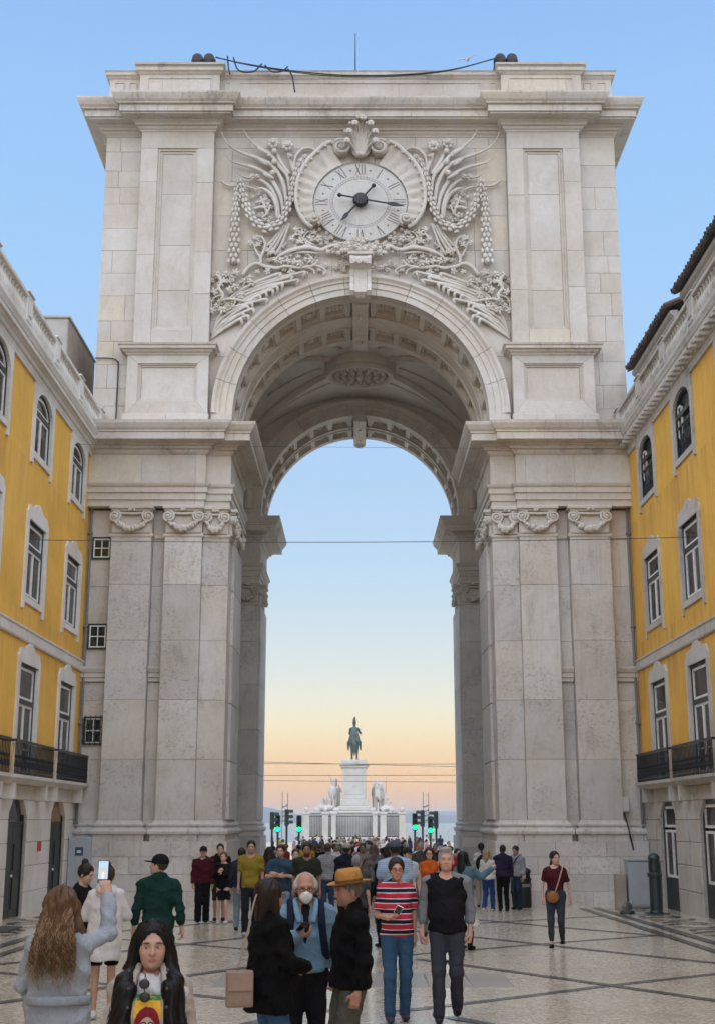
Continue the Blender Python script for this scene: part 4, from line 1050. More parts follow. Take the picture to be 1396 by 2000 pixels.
def house(X0, inw, side, bays, label):
    yel, trim = M['yellow_'+side], M['trim_'+side]
    H = empty('yellow_building', (X0, 38, -.34), label=label, cat='building')
    org = (X0, 38, -.34)
    def B(): return MB()
    def fin(b, name, mat, parent, **k):
        b.v = [(X0+inw*o, d, z) for d, o, z in b.v]; b.org = org; return b.build(name, mat, parent, **k)
    D0, D1 = -26.0, 40.04
    W = 1.82; floors = [(11.62, 13.42, 'arch'), (7.75, 9.8, 'rect'), (3.22, 6.05, 'french')]
    gw = 1.9; ground = (-.6, 2.62)
    # wall built round its openings
    b = B(); zs = [(2.98, 3.22), (6.05, 7.75), (9.8, 11.62), (13.42, 14.0)]
    for z0, z1 in zs: b.box(D0, D1, -.45, 0, z0, z1)
    for (z0, z1, k) in floors:
        e = [D1]
        for c in bays: e += [c+W/2+.06, c-W/2-.06]
        e.append(D0)
        for i in range(0, len(e), 2): b.box(e[i+1], e[i], -.45, 0, z0, z1)
    wall = fin(b, 'wall', yel, H)
    b = B(); b.box(D0, D1, -10, -.55, -.6, 14.15); fin(b, 'dark_interior_block', M['black'], H)  # solid black block stands in for the unlit rooms
    # ground floor of pale stone
    b = B(); b.box(D0, D1, -.45, -.02, 2.62, 2.99); gcs = [c-.05 for c in bays]
    e = [D1]
    for c in gcs: e += [c+gw/2, c-gw/2]
    e.append(D0)
    for i in range(0, len(e), 2): b.box(e[i+1], e[i], -.45, -.03, -.6, 2.62)
    base = fin(b, 'stone_base', M['mortar'], H)
    zz = [-.5, .3, .95, 1.55, 2.12, 2.62, 2.99]
    for i in range(0, len(e), 2):
        if e[i] < 14: continue
        for k in range(5):
            b = B(); b.box(e[i+1]+.005, e[i]-.005, -.2, 0+rnd.uniform(0,.004), zz[k]+.006, zz[k+1]-.006, .015); fin(b, 'stone_block', trim, base)
    for i in range(len(e)-1):
        if e[i] < 14: continue
        b = B(); b.box(e[i+1]+.003, e[i]-.003, -.2, .004, 2.628, 2.985, .012); fin(b, 'stone_block', trim, base)
    # string course
    b = B(); b.sweep([(D1-.02, 0), (D0, 0)], [(-.05,6.60),(.05,6.60),(.07,6.64),(.07,6.86),(.10,6.90),(.10,6.94),(-.05,6.95)]); fin(b, 'string_course', trim, H)
    # architrave, cornice, balustrade
    b = B(); b.sweep([(D1-.02, 0), (D0, 0)], [(-0.05, 13.5), (0.06, 13.5), (0.07, 13.582), (0.079, 13.595), (0.092, 13.65), (0.079, 13.677), (0.132, 13.704), (0.158, 13.786), (0.205, 13.813), (0.216, 13.854), (0.284, 13.867), (0.284, 13.976), (0.306, 13.99), (0.329, 14.058), (0.363, 14.126), (0.363, 14.166), (-0.05, 14.207)])
    fin(b, 'cornice', trim, H)
    if side == 'r':
        for k in range(60):
            d = 39.7-.42*k; b = B(); b.box(d-.09, d+.09, 0.14, .36, 13.70, 13.79, .012); fin(b, 'modillion', trim, H)
    b = B(); b.box(D0, D1-.05, .08, .33, 14.18, 14.30, .01); b.box(D0, D1-.05, .06, .35, 14.89, 15.02, .02); bal = fin(b, 'balustrade', trim, H)
    prof = [(.07,0),(.07,.05),(.045,.07),(.05,.12),(.085,.2),(.08,.27),(.045,.38),(.035,.44),(.05,.50),(.07,.53),(.07,.58)]
    mb = MB(); mb.lathe(0, 0, prof, 8); bme = mb.mesh('baluster', trim, smooth=True, angle=40)
    d = D1-.3; k = 0
    while d > 17:
        if k % 13 in (0, 1):
            if k % 13 == 0: b = B(); b.box(d-.42, d+.12, .05, .35, 14.28, 14.91, .015); b.box(d-.30, d-.0, .35, .375, 14.43, 14.81, .01); b.box(d-.46, d+.16, .04, .39, 15.02, 15.07, .015); fin(b, 'pedestal', trim, bal)
        else: link('baluster', bme, bal, (inw*.22, d-38, 14.31+.34))
        d -= .24; k += 1
    # windows
    for (z0, z1, kind) in floors:
        for c in bays:
            if c < 18: continue
            a, e_ = c-W/2, c+W/2; rec = -.05
            # stone surround
            S = []; t = .22
            if kind == 'arch':
                n = 14; zc = z1-.55
                inner = [(a, z0)]+[(a, zc)]+[(c-W/2*math.cos(PI*i/n), zc+.55*math.sin(PI*i/n)) for i in range(1, n)]+[(e_, zc), (e_, z0)]
                outer = [(a-t, z0-.34), (a-t, z1+.14), (e_+t, z1+.14), (e_+t, z0-.34)]
                S.append([(a-t, z0-.34), (a-t+.16, z0-.34), (a-.03, z0-.16), (a, z0-.16), (a, zc), (a-t, zc)]); S.append([(2*c-x, z) for x, z in S[0]][::-1])
                S.append([(a-t, zc)]+inner[1:-1]+[(e_+t, zc), (e_+t, z1+.14), (a-t, z1+.14)]); S.append([(a, z0-.16), (e_, z0-.16), (e_, z0), (a, z0)])
            else:
                hd = .42 if kind == 'rect' else .46; lo = z0-.34 if kind == 'rect' else z0
                S.append([(a-t, lo), (a-t+.14, lo), (a-.03, max(lo, z0-.16)), (a, max(lo, z0-.16)), (a, z1), (a-t, z1)]); S.append([(2*c-x, z) for x, z in S[0]][::-1])
                S.append([(a-t, z1), (e_+t, z1), (e_+t, z1+.16), (e_+t-.12, z1+.24), (e_+t-.16, z1+.36), (c+.42, z1+.40), (c+.2, z1+hd+.10), (c, z1+hd+.14), (c-.2, z1+hd+.10), (c-.42, z1+.40), (a-t+.16, z1+.36), (a-t+.12, z1+.24), (a-t, z1+.16)])
                if kind == 'rect': S.append([(a, z0-.16), (e_, z0-.16), (e_, z0), (a, z0)])
            b = B(); fr = .085
            # fixed frame of dark green timber
            if kind == 'arch':
                n = 14; zc = z1-.55
                b.box(a, a+fr, rec-.08, rec+.02, z0, zc); b.box(e_-fr, e_, rec-.08, rec+.02, z0, zc); b.box(a+fr, e_-fr, rec-.08, rec+.02, z0, z0+.07)
                for i in range(n):
                    p = [PI*i/n, PI*(i+1)/n]; q = [(c-(W/2)*math.cos(x), zc+.55*math.sin(x)) for x in p]+[(c-(W/2-fr)*math.cos(x), zc+(.55-fr)*math.sin(x)) for x in p[::-1]]
                    b.prism(q, rec-.08, rec+.02)
                zt = zc-.05
            else:
                b.box(a, a+fr, rec-.08, rec+.02, z0, z1); b.box(e_-fr, e_, rec-.08, rec+.02, z0, z1); b.box(a+fr, e_-fr, rec-.08, rec+.02, z0, z0+.07); b.box(a+fr, e_-fr, rec-.08, rec+.02, z1-fr, z1)
                zt = lerp(z0, z1, .66)
            b.box(a+fr, e_-fr, rec-.08, rec+.03, zt-.06, zt+.06)
            win = fin(b, 'window', M['frame_green'], H)
            for poly in S:
                b = B(); b.prism(poly, -.17, .055); fin(b, 'surround_stone', trim, win)
            open_ = side == 'r' and kind == 'arch'
            if open_:
                # black sheet for the unlit room, one leaf folded back, low iron guard
                b = B(); b.box(a+fr, e_-fr, rec-.07, rec-.06, z0+.07, z1-.1); fin(b, 'dark_room_sheet', M['black'], win)
                b = B(); x0 = e_-fr-.5
                for q in ((x0, x0+.05, z0+.6, z1-.3), (x0+.36, x0+.41, z0+.6, z1-.3), (x0, x0+.41, z0+.6, z0+.66), (x0, x0+.41, z1-.36, z1-.3)): b.box(q[0], q[1], rec-.05, rec, q[2], q[3])
                fin(b, 'sash', M['frame_white'], win); b = B(); b.box(x0+.05, x0+.36, rec-.03, rec-.02, z0+.66, z1-.36); fin(b, 'pane', M['glass'], win)
                b = B(); b.box(a, e_, -.06, -.02, z0+.86, z0+.91); b.box(a, e_, -.06, -.02, z0+.08, z0+.11)
                for k in range(9): b.box(a+.08+k*.165, a+.105+k*.165, -.05, -.03, z0+.08, z0+.86)
                for k in range(4): b.tube([Vector((a+.2+k*.36+.09*math.cos(x*.7), -.04, z0+.48+.16*math.sin(x*.7))) for x in range(10)], .012, 4)
                fin(b, 'window_guard', M['balcony_iron'], win); continue
            def sash(x0, x1, za, zb, bars=(), arch=False):
                w = .07; b = B()
                if arch:
                    n = 12; hh = zb-za
                    b.box(x0, x1, rec-.06, rec, za, za+w); 
                    for i in range(n):
                        p = [PI*i/n, PI*(i+1)/n]; mx, hw = (x0+x1)/2, (x1-x0)/2
                        b.prism([(mx-hw*math.cos(x), za+hh*math.sin(x)) for x in p]+[(mx-(hw-w)*math.cos(x), za+(hh-w)*math.sin(x)) for x in p[::-1]], rec-.06, rec)
                    fin(b, 'sash', M['frame_white'], win); b = B(); mx, hw = (x0+x1)/2, (x1-x0)/2-w*.5
                    b.prism([(mx-hw*math.cos(PI*i/n), za+w*.5+(hh-w)*math.sin(PI*i/n)) for i in range(n+1)], rec-.035, rec-.03); fin(b, 'pane', M['glass'], win)
                    return
                for q in ((x0, x1, za, za+w), (x0, x1, zb-w, zb), (x0, x0+w, za+w, zb-w), (x1-w, x1, za+w, zb-w)): b.box(q[0], q[1], rec-.06, rec, q[2], q[3])
                zl = [za+w]
                for t_ in bars:
                    z = lerp(za, zb, t_); b.box(x0+w, x1-w, rec-.05, rec-.005, z-.02, z+.02); zl += [z-.02, z+.02]
                zl.append(zb-w); fin(b, 'sash', M['frame_white'], win)
                for i in range(0, len(zl), 2): b = B(); b.box(x0+w, x1-w, rec-.035, rec-.03, zl[i], zl[i+1]); fin(b, 'pane', M['glass'], win)
            lo = z0+.07
            if kind == 'arch': sash(a+fr, e_-fr, zt+.06, z1-.085, arch=True)
            else: sash(a+fr, e_-fr, zt+.06, z1-fr)
            bars = (.35,) if kind == 'french' else ()
            sash(a+fr, c-.006, lo, zt-.06, bars); sash(c+.006, e_-fr, lo, zt-.06, bars)
            # pale curtains hang behind the glass
            ins = rnd.choice((.06, .10, .30, .45, .05))
            for q in (-1, 1):
                b = B(); n = 9; vs = []; fs = []
                for i in range(n+1):
                    x = c+q*lerp(ins, W/2-fr, i/n); o = rec-.11+.025*math.sin(i*2.2); vs += [(x, o, lo), (x, o, zt)]
                for i in range(n): fs.append((2*i, 2*i+2, 2*i+3, 2*i+1))
                b.add(vs, fs); fin(b, 'curtain', M['curtain'], win, smooth=True)
    # balconies: stone slab, iron rail, one white stone baluster pair at the near end
    for c in bays:
        if c < 18: continue
        a, e_ = c-2.0, c+2.0; po = .40
        b = B(); b.sweep([(e_, -.1), (e_, po-.06), (a, po-.06), (a, -.1)] if 1 else 0, [(-.3,3.0),(-.1,3.0),(-.04,3.06),(0,3.1),(.05,3.12),(.06,3.2),(-.3,3.2)])
        b.box(a+.1, e_-.1, -.1, po-.15, 3.02, 3.198); blc = fin(b, 'balcony', trim, H)
        b = B(); b.box(a, e_, po-.1, po-.05, 3.98, 4.04); b.box(a, e_, po-.09, po-.06, 3.27, 3.30); b.box(a, a+.05, -.0, po-.1, 3.98, 4.04); b.box(e_-.05, e_, 0, po-.1, 3.98, 4.04)
        rail = fin(b, 'railing', M['balcony_iron'], blc)
        mb = MB(); mb.lathe(0, 0, [(.014,-.37),(.014,-.2),(.028,-.16),(.018,-.1),(.014,0),(.022,.05),(.014,.1),(.014,.40)], 6); bar = mb.mesh('railing_bar', M['balcony_iron'])
        n = 30
        for i in range(n+1): link('railing_bar', bar, blc, (inw*(po-.075), lerp(a+.03, e_-.03, i/n)-38, 3.57+.34))
        mb = MB(); mb.lathe(0, 0, [(.07,-.37),(.07,-.3),(.045,-.28),(.05,-.2),(.075,-.02),(.06,.1),(.04,.25),(.06,.3),(.07,.38),(.07,.42)], 8); pst = mb.mesh('stone_baluster', trim, smooth=True)
        for x in (e_-.35, e_-.7) if side == 'r' else (a+.25, a+.6): link('stone_baluster', pst, blc, (inw*(po-.16), x-38, 3.57+.34))
        for x in (a+.35, e_-.35): b = B(); b.prism([(x-.09, 2.62), (x+.09, 2.62), (x+.11, 3.02), (x-.11, 3.02)], 0, po-.12); fin(b, 'bracket', trim, blc)
    # street doors
    for c in gcs:
        if c < 18: continue
        a, e_ = c-gw/2, c+gw/2; z0, z1 = -.62, 2.62; rec = -.13
        b = B(); b.prism([(a, z1-.42), (a, z1), (a+.42, z1)], -.44, -.025); fin(b, 'door_head', trim, H); b = B(); b.prism([(e_, z1-.42), (e_-.42, z1), (e_, z1)], -.44, -.025); fin(b, 'door_head', trim, H)
        if side == 'l':
            b = B()
            for q in ((a+.04, c-.01), (c+.01, e_-.04)):
                b.box(q[0], q[1], rec-.06, rec, z0, z1-.62)
                for (u, v) in ((.25, 1.0), (1.2, 1.85)): b.box(q[0]+.14, q[1]-.14, rec, rec+.025, z0+.3+u, z0+.3+v, .012)
            b.box(a, e_, rec-.08, rec+.03, z1-.62, z1-.54); b.box(a, a+.05, rec-.08, rec+.03, z0, z1); b.box(e_-.05, e_, rec-.08, rec+.03, z0, z1)
            dr = fin(b, 'door', M['door'], H)
            b = B(); b.box(a+.05, e_-.05, rec-.03, rec-.02, z1-.54, z1); fin(b, 'fanlight', M['sconce'] if c > 35 else M['glass'], dr)
            b = B(); b.ball((c-.08, rec+.05, .75), .035); fin(b, 'handle', M['frame_white'], dr)
        else:
            b = B(); b.box(a, a+.12, rec-.08, rec+.02, z0, z1); b.box(e_-.12, e_, rec-.08, rec+.02, z0, z1); b.box(a+.12, e_-.12, rec-.08, rec+.02, z1-.12, z1); b.box(a+.12, e_-.12, rec-.08, rec+.02, z0, .55)
            dr = fin(b, 'shop_window', M['frame_green'], H); b = B()
            for (x0, x1, za, zb) in ((a+.12, c-.01, .55, 1.85), (c+.01, e_-.12, .55, 1.85), (a+.12, e_-.12, 1.92, 2.5)):
                for q in ((x0, x1, za, za+.07), (x0, x1, zb-.07, zb), (x0, x0+.07, za+.07, zb-.07), (x1-.07, x1, za+.07, zb-.07)): b.box(q[0], q[1], rec-.06, rec, q[2], q[3])
            fin(b, 'sash', M['frame_white'], dr)
            for (x0, x1, za, zb) in ((a+.19, c-.08, .62, 1.78), (c+.08, e_-.19, .62, 1.78), (a+.19, e_-.19, 1.99, 2.43)): b = B(); b.box(x0, x1, rec-.035, rec-.03, za, zb); fin(b, 'pane', M['glass'], dr)
    # rain pipe in the corner with the arch
    b = B(); b.tube([Vector((D1-.12, .09, 13.9)), Vector((D1-.12, .09, 7)), Vector((D1-.12, .09, 0.2))], .045, 6)
    for z in (2, 5, 8, 11): b.box(D1-.19, D1-.05, 0, .15, z, z+.05)
    fin(b, 'rain_pipe', M['numeral'], H)
    if side == 'r':
        # attic storey set back, with barrel-tiled eaves
        roof = None
        for (d0, d1) in ((34.3, 39.75), (27.0, 33.4), (19.5, 26.1)):
            b = B(); b.box(d0+.15, d1-.15, -3.5, -.42, 14.2, 16.35); b.sweep([(d1-.1, -.42), (d0+.1, -.42)], [(-.05,16.1),(.06,16.12),(.08,16.2),(.16,16.26),(.18,16.36),(-.05,16.38)]); aw = fin(b, 'attic_storey', trim, H)
            b = B(); n = 1
            b.add([(d0,-.12,16.40),(d1,-.12,16.40),(d1,-3.4,17.9),(d0,-3.4,17.9),(d0,-.12,16.45),(d1,-.12,16.45),(d1,-3.4,17.95),(d0,-3.4,17.95)], [(0,1,2,3),(4,5,6,7),(0,1,5,4),(1,2,6,5),(2,3,7,6),(3,0,4,7)])
            rf = fin(b, 'roof', M['tile'], H)
            mb = MB(); mb.tube([Vector((-inw*1.2,0,.56)), Vector((inw*.08,0,.0))], .085, 8); tm = mb.mesh('roof_tile', M['tile'])
            d = d0+.05; k = 0
            while d < d1:
                link('roof_tile', tm, rf, (inw*(-.14+rnd.uniform(-.02,.02)), d-38, 16.47+.34+rnd.uniform(0,.02))); d += .225; k += 1
        # lower tiled roof between and below
        b = B(); b.add([(17,-.2,15.2),(39.9,-.2,15.2),(39.9,-3.4,17.3),(17,-3.4,17.3)], [(0,1,2,3)]); fin(b, 'lower_roof', M['tile'], H)
    else:
        b = B(); b.add([(17,-1.2,15.1),(39.9,-1.2,15.1),(39.9,-5,16.2),(17,-5,16.2)], [(0,1,2,3)]); fin(b, 'roof', M['tile'], H)
    return H, fin, B
HL, finL, BL = house(-8.6, 1, 'l', [38.0, 33.5, 29.0, 24.5, 20.0], 'yellow building with white trim on the left of the arch')
HR, finR, BR = house(8.72, -1, 'r', [37.2, 32.8, 28.3, 23.8, 19.4], 'weathered yellow building with dark tiled roof right of the arch')
# red notice and paper by the left street door
b = BL(); b.box(35.55, 35.95, 0.006, .02, 1.30, 1.55); nt_ = finL(b, 'notice', M['red'], HL); b = BL(); b.box(35.55, 35.95, 0.006, .018, 1.02, 1.295); finL(b, 'notice_sheet', M['paper'], HL)
# flat-roofed block behind the left balustrade
M['concrete'] = plain_mat('grey_render', (.50,.48,.45), .9, scale=2); M['brown'] = plain_mat('brown_cladding', (.38,.31,.26), .8, scale=2)
E_ = empty('rooftop_block', (-10.8, 41, 15), label='plain grey box-shaped rooftop block behind the left balustrade', cat='building')
b = MB((-10.8,41,15)); b.box(-12.4, -9.4, 39, 43.2, 15, 18.0, .02); b.build('wall', M['concrete'], E_)
b = MB((-10.8,41,15)); b.box(-9.4, -9.37, 39.03, 43.2, 15, 17.95); b.build('side_cladding', M['brown'], E_)
b = MB((-10.8,41,15)); b.box(-12.45, -9.33, 38.95, 43.25, 18.0, 18.07); b.build('roof_edge', M['concrete'], E_)
# ------------------------------------------------------------------ things on top of the arch
def flood(x):
    t = empty('floodlight', (x+.1, 39.6, 27.64), label='pair of black floodlights on the %s end of the arch parapet' % ('left' if x < 0 else 'right'), cat='floodlight', group='floodlights on the parapet')
    for q in (-.2, .2):
        b = MB(); b.tube([Vector((q,-.05,.22)), Vector((q,.12,.24)), Vector((q,.3,.25)), Vector((q,.45,.24))], [.19,.21,.20,.12], 14); b.ball((q,-.05,.22), (.18,.04,.18), 12, 6); b.build('lamp_head', M['black'], t, smooth=True, angle=40)
        b = MB(); b.box(q-.22, q-.20, .05, .15, 0, .25); b.box(q+.20, q+.22, .05, .15, 0, .25); b.box(q-.22, q+.22, .05, .15, 0, .02); b.build('yoke', M['black'], t)
    b = MB(); b.box(-.42, .42, 0, .3, -.04, .0); b.build('base_plate', M['black'], t)
flood(-5.45); flood(5.05)
P = bez([Vector((-5.0,39.4,27.8)), Vector((-4.0,39.5,27.62)), Vector((-2.4,39.5,27.35)), Vector((-.5,39.5,27.17)), Vector((1.5,39.5,27.2)), Vector((3.2,39.5,27.40)), Vector((4.8,39.4,27.80))], 6)
b = MB((0,39.5,27)); b.tube(P, .024, 6); b.tube([p+Vector((0,-.02,-.07*math.sin(PI*i/(len(P)-1)))) for i, p in enumerate(P)], .02, 6)
o = b.build('power_cable', M['cable']); o.location = (0.1,39.5,27); tag(o, 'black double cable sagging along the arch parapet between the floodlights', 'cable')
for pts in ([(-4.6,27.9),(-4.55,27.4),(-4.5,27.2)], [(-4.4,27.85),(-4.2,27.35),(-3.7,27.3),(-3.4,27.6)], [(-3.3,27.55),(-3.05,27.3),(-2.7,27.32),(-2.5,27.5)], [(-2.5,27.4),(-2.35,27.1),(-2.25,26.5)]):
    b = MB((0,39.5,27)); b.tube(bez([Vector((x,39.48,z)) for x, z in pts], 5), .028, 5); o2 = b.build('cable_loop', M['cable'], o)
b = MB(); b.tube([Vector((0,0,0)), Vector((0,0,3.0))], [.035,.016], 6); b.lathe(0, 0, [(.09,0),(.09,.05),(.03,.08)], 8)
o = b.build('antenna_rod', M['wire']); o.location = (-.08, 42, 27.5); tag(o, 'thin upright rod above the middle of the arch parapet', 'antenna')
# gull
V, F = sculpt([cone((0,-.18,0),(0,.16,0),.035,.06,.03), cone((0,.16,0),(0,.32,-.01),.05,.02,.03), ell((0,-.22,.01),(.04,.05,.04),.03), cone((.03,-.02,.01),(.34,-.08,.12),.05,.04,.03,.5), cone((.34,-.08,.12),(.72,.06,.10),.04,.012,.02,.5), cone((-.03,-.02,.01),(-.34,-.08,.12),.05,.04,.03,.5), cone((-.34,-.08,.12),(-.72,.06,.10),.04,.012,.02,.5)], .02)
M['gull'] = plain_mat('gull_plumage', (.55,.55,.56), .8)
o = link('gull', np_mesh('gull', V, F, M['gull'])); o.location = (3.97, 41, 28.75); o.rotation_euler = (.3, -.15, 1.5); o.scale = (.6,.6,.6); o.rotation_euler = (R(10), R(-18), 0); tag(o, 'small gull gliding in the sky above the arch', 'bird')
# ------------------------------------------------------------------ wires across the street and the square
def wire(p, q, sag, label, r=.012, name='overhead_wire'):
    A, B_ = Vector(p), Vector(q); c = (A+B_)/2; b = MB(tuple(c)); n = 24
    b.tube([A.lerp(B_, i/n)-Vector((0,0,sag*4*(i/n)*(1-i/n))) for i in range(n+1)], r, 5)
    o = b.build(name, M['wire']); o.location = c; tag(o, label, 'wire', 'wires strung over the street'); return o
wire((-8.62,33.2,9.35), (8.74,33.2,9.42), .10, 'dark wire strung across the street just below the pilaster capitals', .010)
wire((-8.62,37.6,13.30), (8.74,37.6,13.15), 0.02, 'thin pale wire strung across the arch at the main cornice', .005)
for i, (y, z0, z1, lb) in enumerate(((68,5.05,5.0,'upper tram wire across the square behind the arch'), (72,5.5,4.85,'slanting tram wire across the square behind the arch'), (70,4.5,4.52,'lower tram wire across the square behind the arch'), (74,4.42,4.2,'lowest tram wire across the square behind the arch'))):
    wire((-14,y,z0), (14,y,z1), .05, lb, .014)
# ------------------------------------------------------------------ bollard, cabinet, bin, ground lamp, meter box
M['bollard'] = plain_mat('bollard_paint', (.020,.034,.036), .45, bump=.05)
z = ground_z(35.4)
t = empty('bollard', (7.9, 35.4, z), label='tall dark green cast bollard on the right pavement', cat='bollard')
b = MB(); b.lathe(0, 0, [(.27,0),(.27,.06),(.24,.09),(.235,.98),(.29,1.0),(.30,1.06),(.29,1.10),(.22,1.13),(.22,1.46),(.24,1.5),(.22,1.56),(.14,1.62),(.02,1.64)], 20); b.build('shaft', M['bollard'], t, smooth=True, angle=35)
for k in range(10):
    a = 2*PI*k/10; b = MB(); b.box(.215, .232, -.03, .03, 1.16, 1.42); c, s = math.cos(a), math.sin(a); b.v = [(x*c-y*s, x*s+y*c, w) for x, y, w in b.v]; b.build('head_rib', M['bollard'], t)
b = MB(); b.box(-.42, .42, -.36, .36, .001, .03, .01); b.build('foot_plate', M['bollard'], t); t.scale = (.66,.66,.95)
M['cab'] = plain_mat('cabinet_paint', (.36,.40,.43), .5, var=.08)
z = ground_z(38.2)
t = empty('utility_cabinet', (8.2, 38.3, z), label='pale grey-blue utility cabinet behind the bollard beside the arch', cat='cabinet')
b = MB(); b.box(-.46, .40, -.25, .25, .06, 1.32, .015); b.build('body', M['cab'], t); b = MB(); b.box(-.5, .44, -.29, .29, 1.32, 1.37, .01); b.build('lid', M['cab'], t)
b = MB(); b.box(-.42, .36, -.262, -.25, .12, 1.26, .005); b.build('door', M['cab'], t); b = MB(); b.box(.24, .28, -.28, -.26, .66, .76, .004); b.build('handle', M['numeral'], t); b = MB(); b.box(-.46, .40, -.25, .25, 0, .06); b.build('foot', M['numeral'], t)
b = MB(); b.box(-.8, -.52, -.2, .2, .0, .95, .01); b.build('side_box', M['brown'], t)
z = ground_z(38.6)
t = empty('litter_bin', (4.80, 38.8, z), label='black domed litter bin against the right pier', cat='litter bin')
b = MB(); b.lathe(0, 0, [(.30,0),(.31,.05),(.31,1.05),(.33,1.07),(.33,1.12)], 20); b.build('body', M['black'], t, smooth=True, angle=35)
b = MB(); b.lathe(0, 0, [(.325,1.36),(.32,1.42),(.26,1.50),(.12,1.56),(.0,1.57)], 20, caps=False); b.build('dome', M['black'], t, smooth=True, angle=50)
for k in range(4):
    a = PI/4+PI/2*k; b = MB(); b.box(.27, .31, -.06, .06, 1.1, 1.38); c, s = math.cos(a), math.sin(a); b.v = [(x*c-y*s, x*s+y*c, w) for x, y, w in b.v]; b.build('post', M['black'], t)
b = MB(); b.lathe(0, 0, [(.334,.8),(.338,.82),(.338,.9),(.334,.92)], 20, caps=False); b.build('band', M['numeral'], t); t.scale = (.8,.8,.72)
z = ground_z(35.2)
t = empty('ground_lamp', (7.15, 35.5, z), label='low round ground spotlight left of the bollard', cat='lamp')
b = MB(); b.lathe(0, 0, [(.20,0),(.20,.04),(.16,.08)], 16); b.build('base', M['bollard'], t); b = MB(); b.tube([Vector((0,.1,.14)), Vector((0,-.08,.17))], [.12,.14], 14); b.build('lamp_head', M['numeral'], t); b = MB(); b.ball((0,-.08,.17), (.12,.025,.12), 12, 6); b.build('lens', M['glass'], t)
t = empty('meter_box', (8.05, 39.82, 2.35), label='small grey meter box with cable on the right pier', cat='meter box')
M['greyplastic'] = plain_mat('grey_plastic', (.50,.49,.47), .5, var=.06)
b = MB(); b.box(-.16, .16, -.14, .15, 0, .46, .02); b.build('box', M['greyplastic'], t); b = MB(); b.box(-.14, .14, -.155, -.14, .03, .43, .01); b.build('door', M['greyplastic'], t)
b = MB(); b.tube(bez([Vector((0,.02,0)), Vector((.03,-.28,-.3)), Vector((.1,-.42,-.8)), Vector((.16,-.40,-1.1))], 5), .022, 6); b.build('cable', M['cable'], t)
t = empty('service_panel', (-8.25, 39.3, ground_z(39.3)), label='pale grey service panel with small blue sign on the left pier', cat='panel')
M['sign_blue'] = plain_mat('blue_sign', (.03,.07,.16), .5, bump=0)
b = MB(); b.box(-.33, .34, 0, .14, .02, 1.98, .01); b.build('panel', M['cab'], t); b = MB(); b.box(-.12, .12, -.012, 0, 1.45, 1.69, .003); b.build('sign', M['sign_blue'], t); b = MB(); b.box(-.06, .06, -.016, -.012, 1.53, 1.60); b.build('sign_mark', M['paper'], t)
b = MB(); b.box(-9.0, -8.3, 28.3, 29.4, 0, .02); 
M['mat'] = plain_mat('door_mat_rubber', (.07,.065,.06), .9); b = MB((0,0,0)); b.box(-.55, .55, -.7, .7, 0, .03, .008); o = b.build('door_mat', M['mat']); o.location = (-7.95, 29.0, ground_z(29)+.015); tag(o, 'dark rubber mat lying before the left street door', 'mat')
# ------------------------------------------------------------------ traffic lights beyond the arch, showing green
def emit_mat(name, col, s):
    m, t, b = new_mat(name); b.inputs['Base Color'].default_value = (*[c*.3 for c in col], 1); b.inputs['Emission Color'].default_value = (*col, 1); b.inputs['Emission Strength'].default_value = s; return m
M['green_on'] = emit_mat('green_signal', (.0,1.0,.05), 24.0)
M['signal'] = plain_mat('signal_housing', (.010,.028,.022), .45, bump=0); M['lens_off'] = plain_mat('dark_lens', (.02,.02,.02), .2, bump=0)
def signal(x, y, h, label, rz=0, lit=True, side=False):
    z = ground_z(y); t = empty('traffic_light', (x, y, z), rz, label=label, cat='traffic light', group='traffic lights at the crossing behind the arch')
    b = MB(); b.tube([Vector((0,0,0)), Vector((0,0,h-.9))], .06, 8); b.build('pole', M['signal'], t)
    b = MB(); b.box(-.145, .145, -.10, .10, h-.95, h, .03); b.build('housing', M['signal'], t)
    for k in range(3):
        zc = h-.16-.31*k; b = MB(); b.tube([Vector((0,-.10,zc)), Vector((0,-.13,zc))], .115, 12); b.build('lens', M['green_on'] if (k == 2 and lit) else M['lens_off'], t)
        b = MB(); n = 10; vs = []; fs = []
        for i in range(n+1):
            a = R(-15)+R(210)*i/n
            for yy in (-.11, -.36): vs.append((.14*math.cos(a), yy, zc+.14*math.sin(a)))
        for i in range(n): fs.append((2*i, 2*i+1, 2*i+3, 2*i+2))
        b.add(vs, fs); b.build('visor', M['signal'], t)
    return t
def unx(px, y): return (px-698)/2500*y*.985
signal(unx(545, 75), 75, 3.14, 'green-lit traffic light left of the monument, leftmost lamp', .0)
signal(unx(586, 75.5), 75.5, 3.14, 'green-lit traffic light left of the monument, inner lamp', .0)
signal(unx(808, 75), 75, 3.25, 'green-lit traffic light right of the monument, inner lamp', .0)
signal(unx(838, 74), 74, 3.08, 'green-lit traffic light right of the monument, rightmost lamp', .0)
signal(unx(534, 73), 73, 3.3, 'tall dark traffic light seen from the side on the far left', R(80), False)
signal(unx(562, 77), 77, 3.5, 'tall dark traffic light turned sideways between the left green lamps', R(80), False)
signal(unx(823, 77), 77, 3.45, 'tall dark traffic light turned sideways right of the monument', R(-80), False)
signal(unx(849, 73), 73, 3.35, 'tall dark traffic light seen from the side on the far right', R(-80), False)
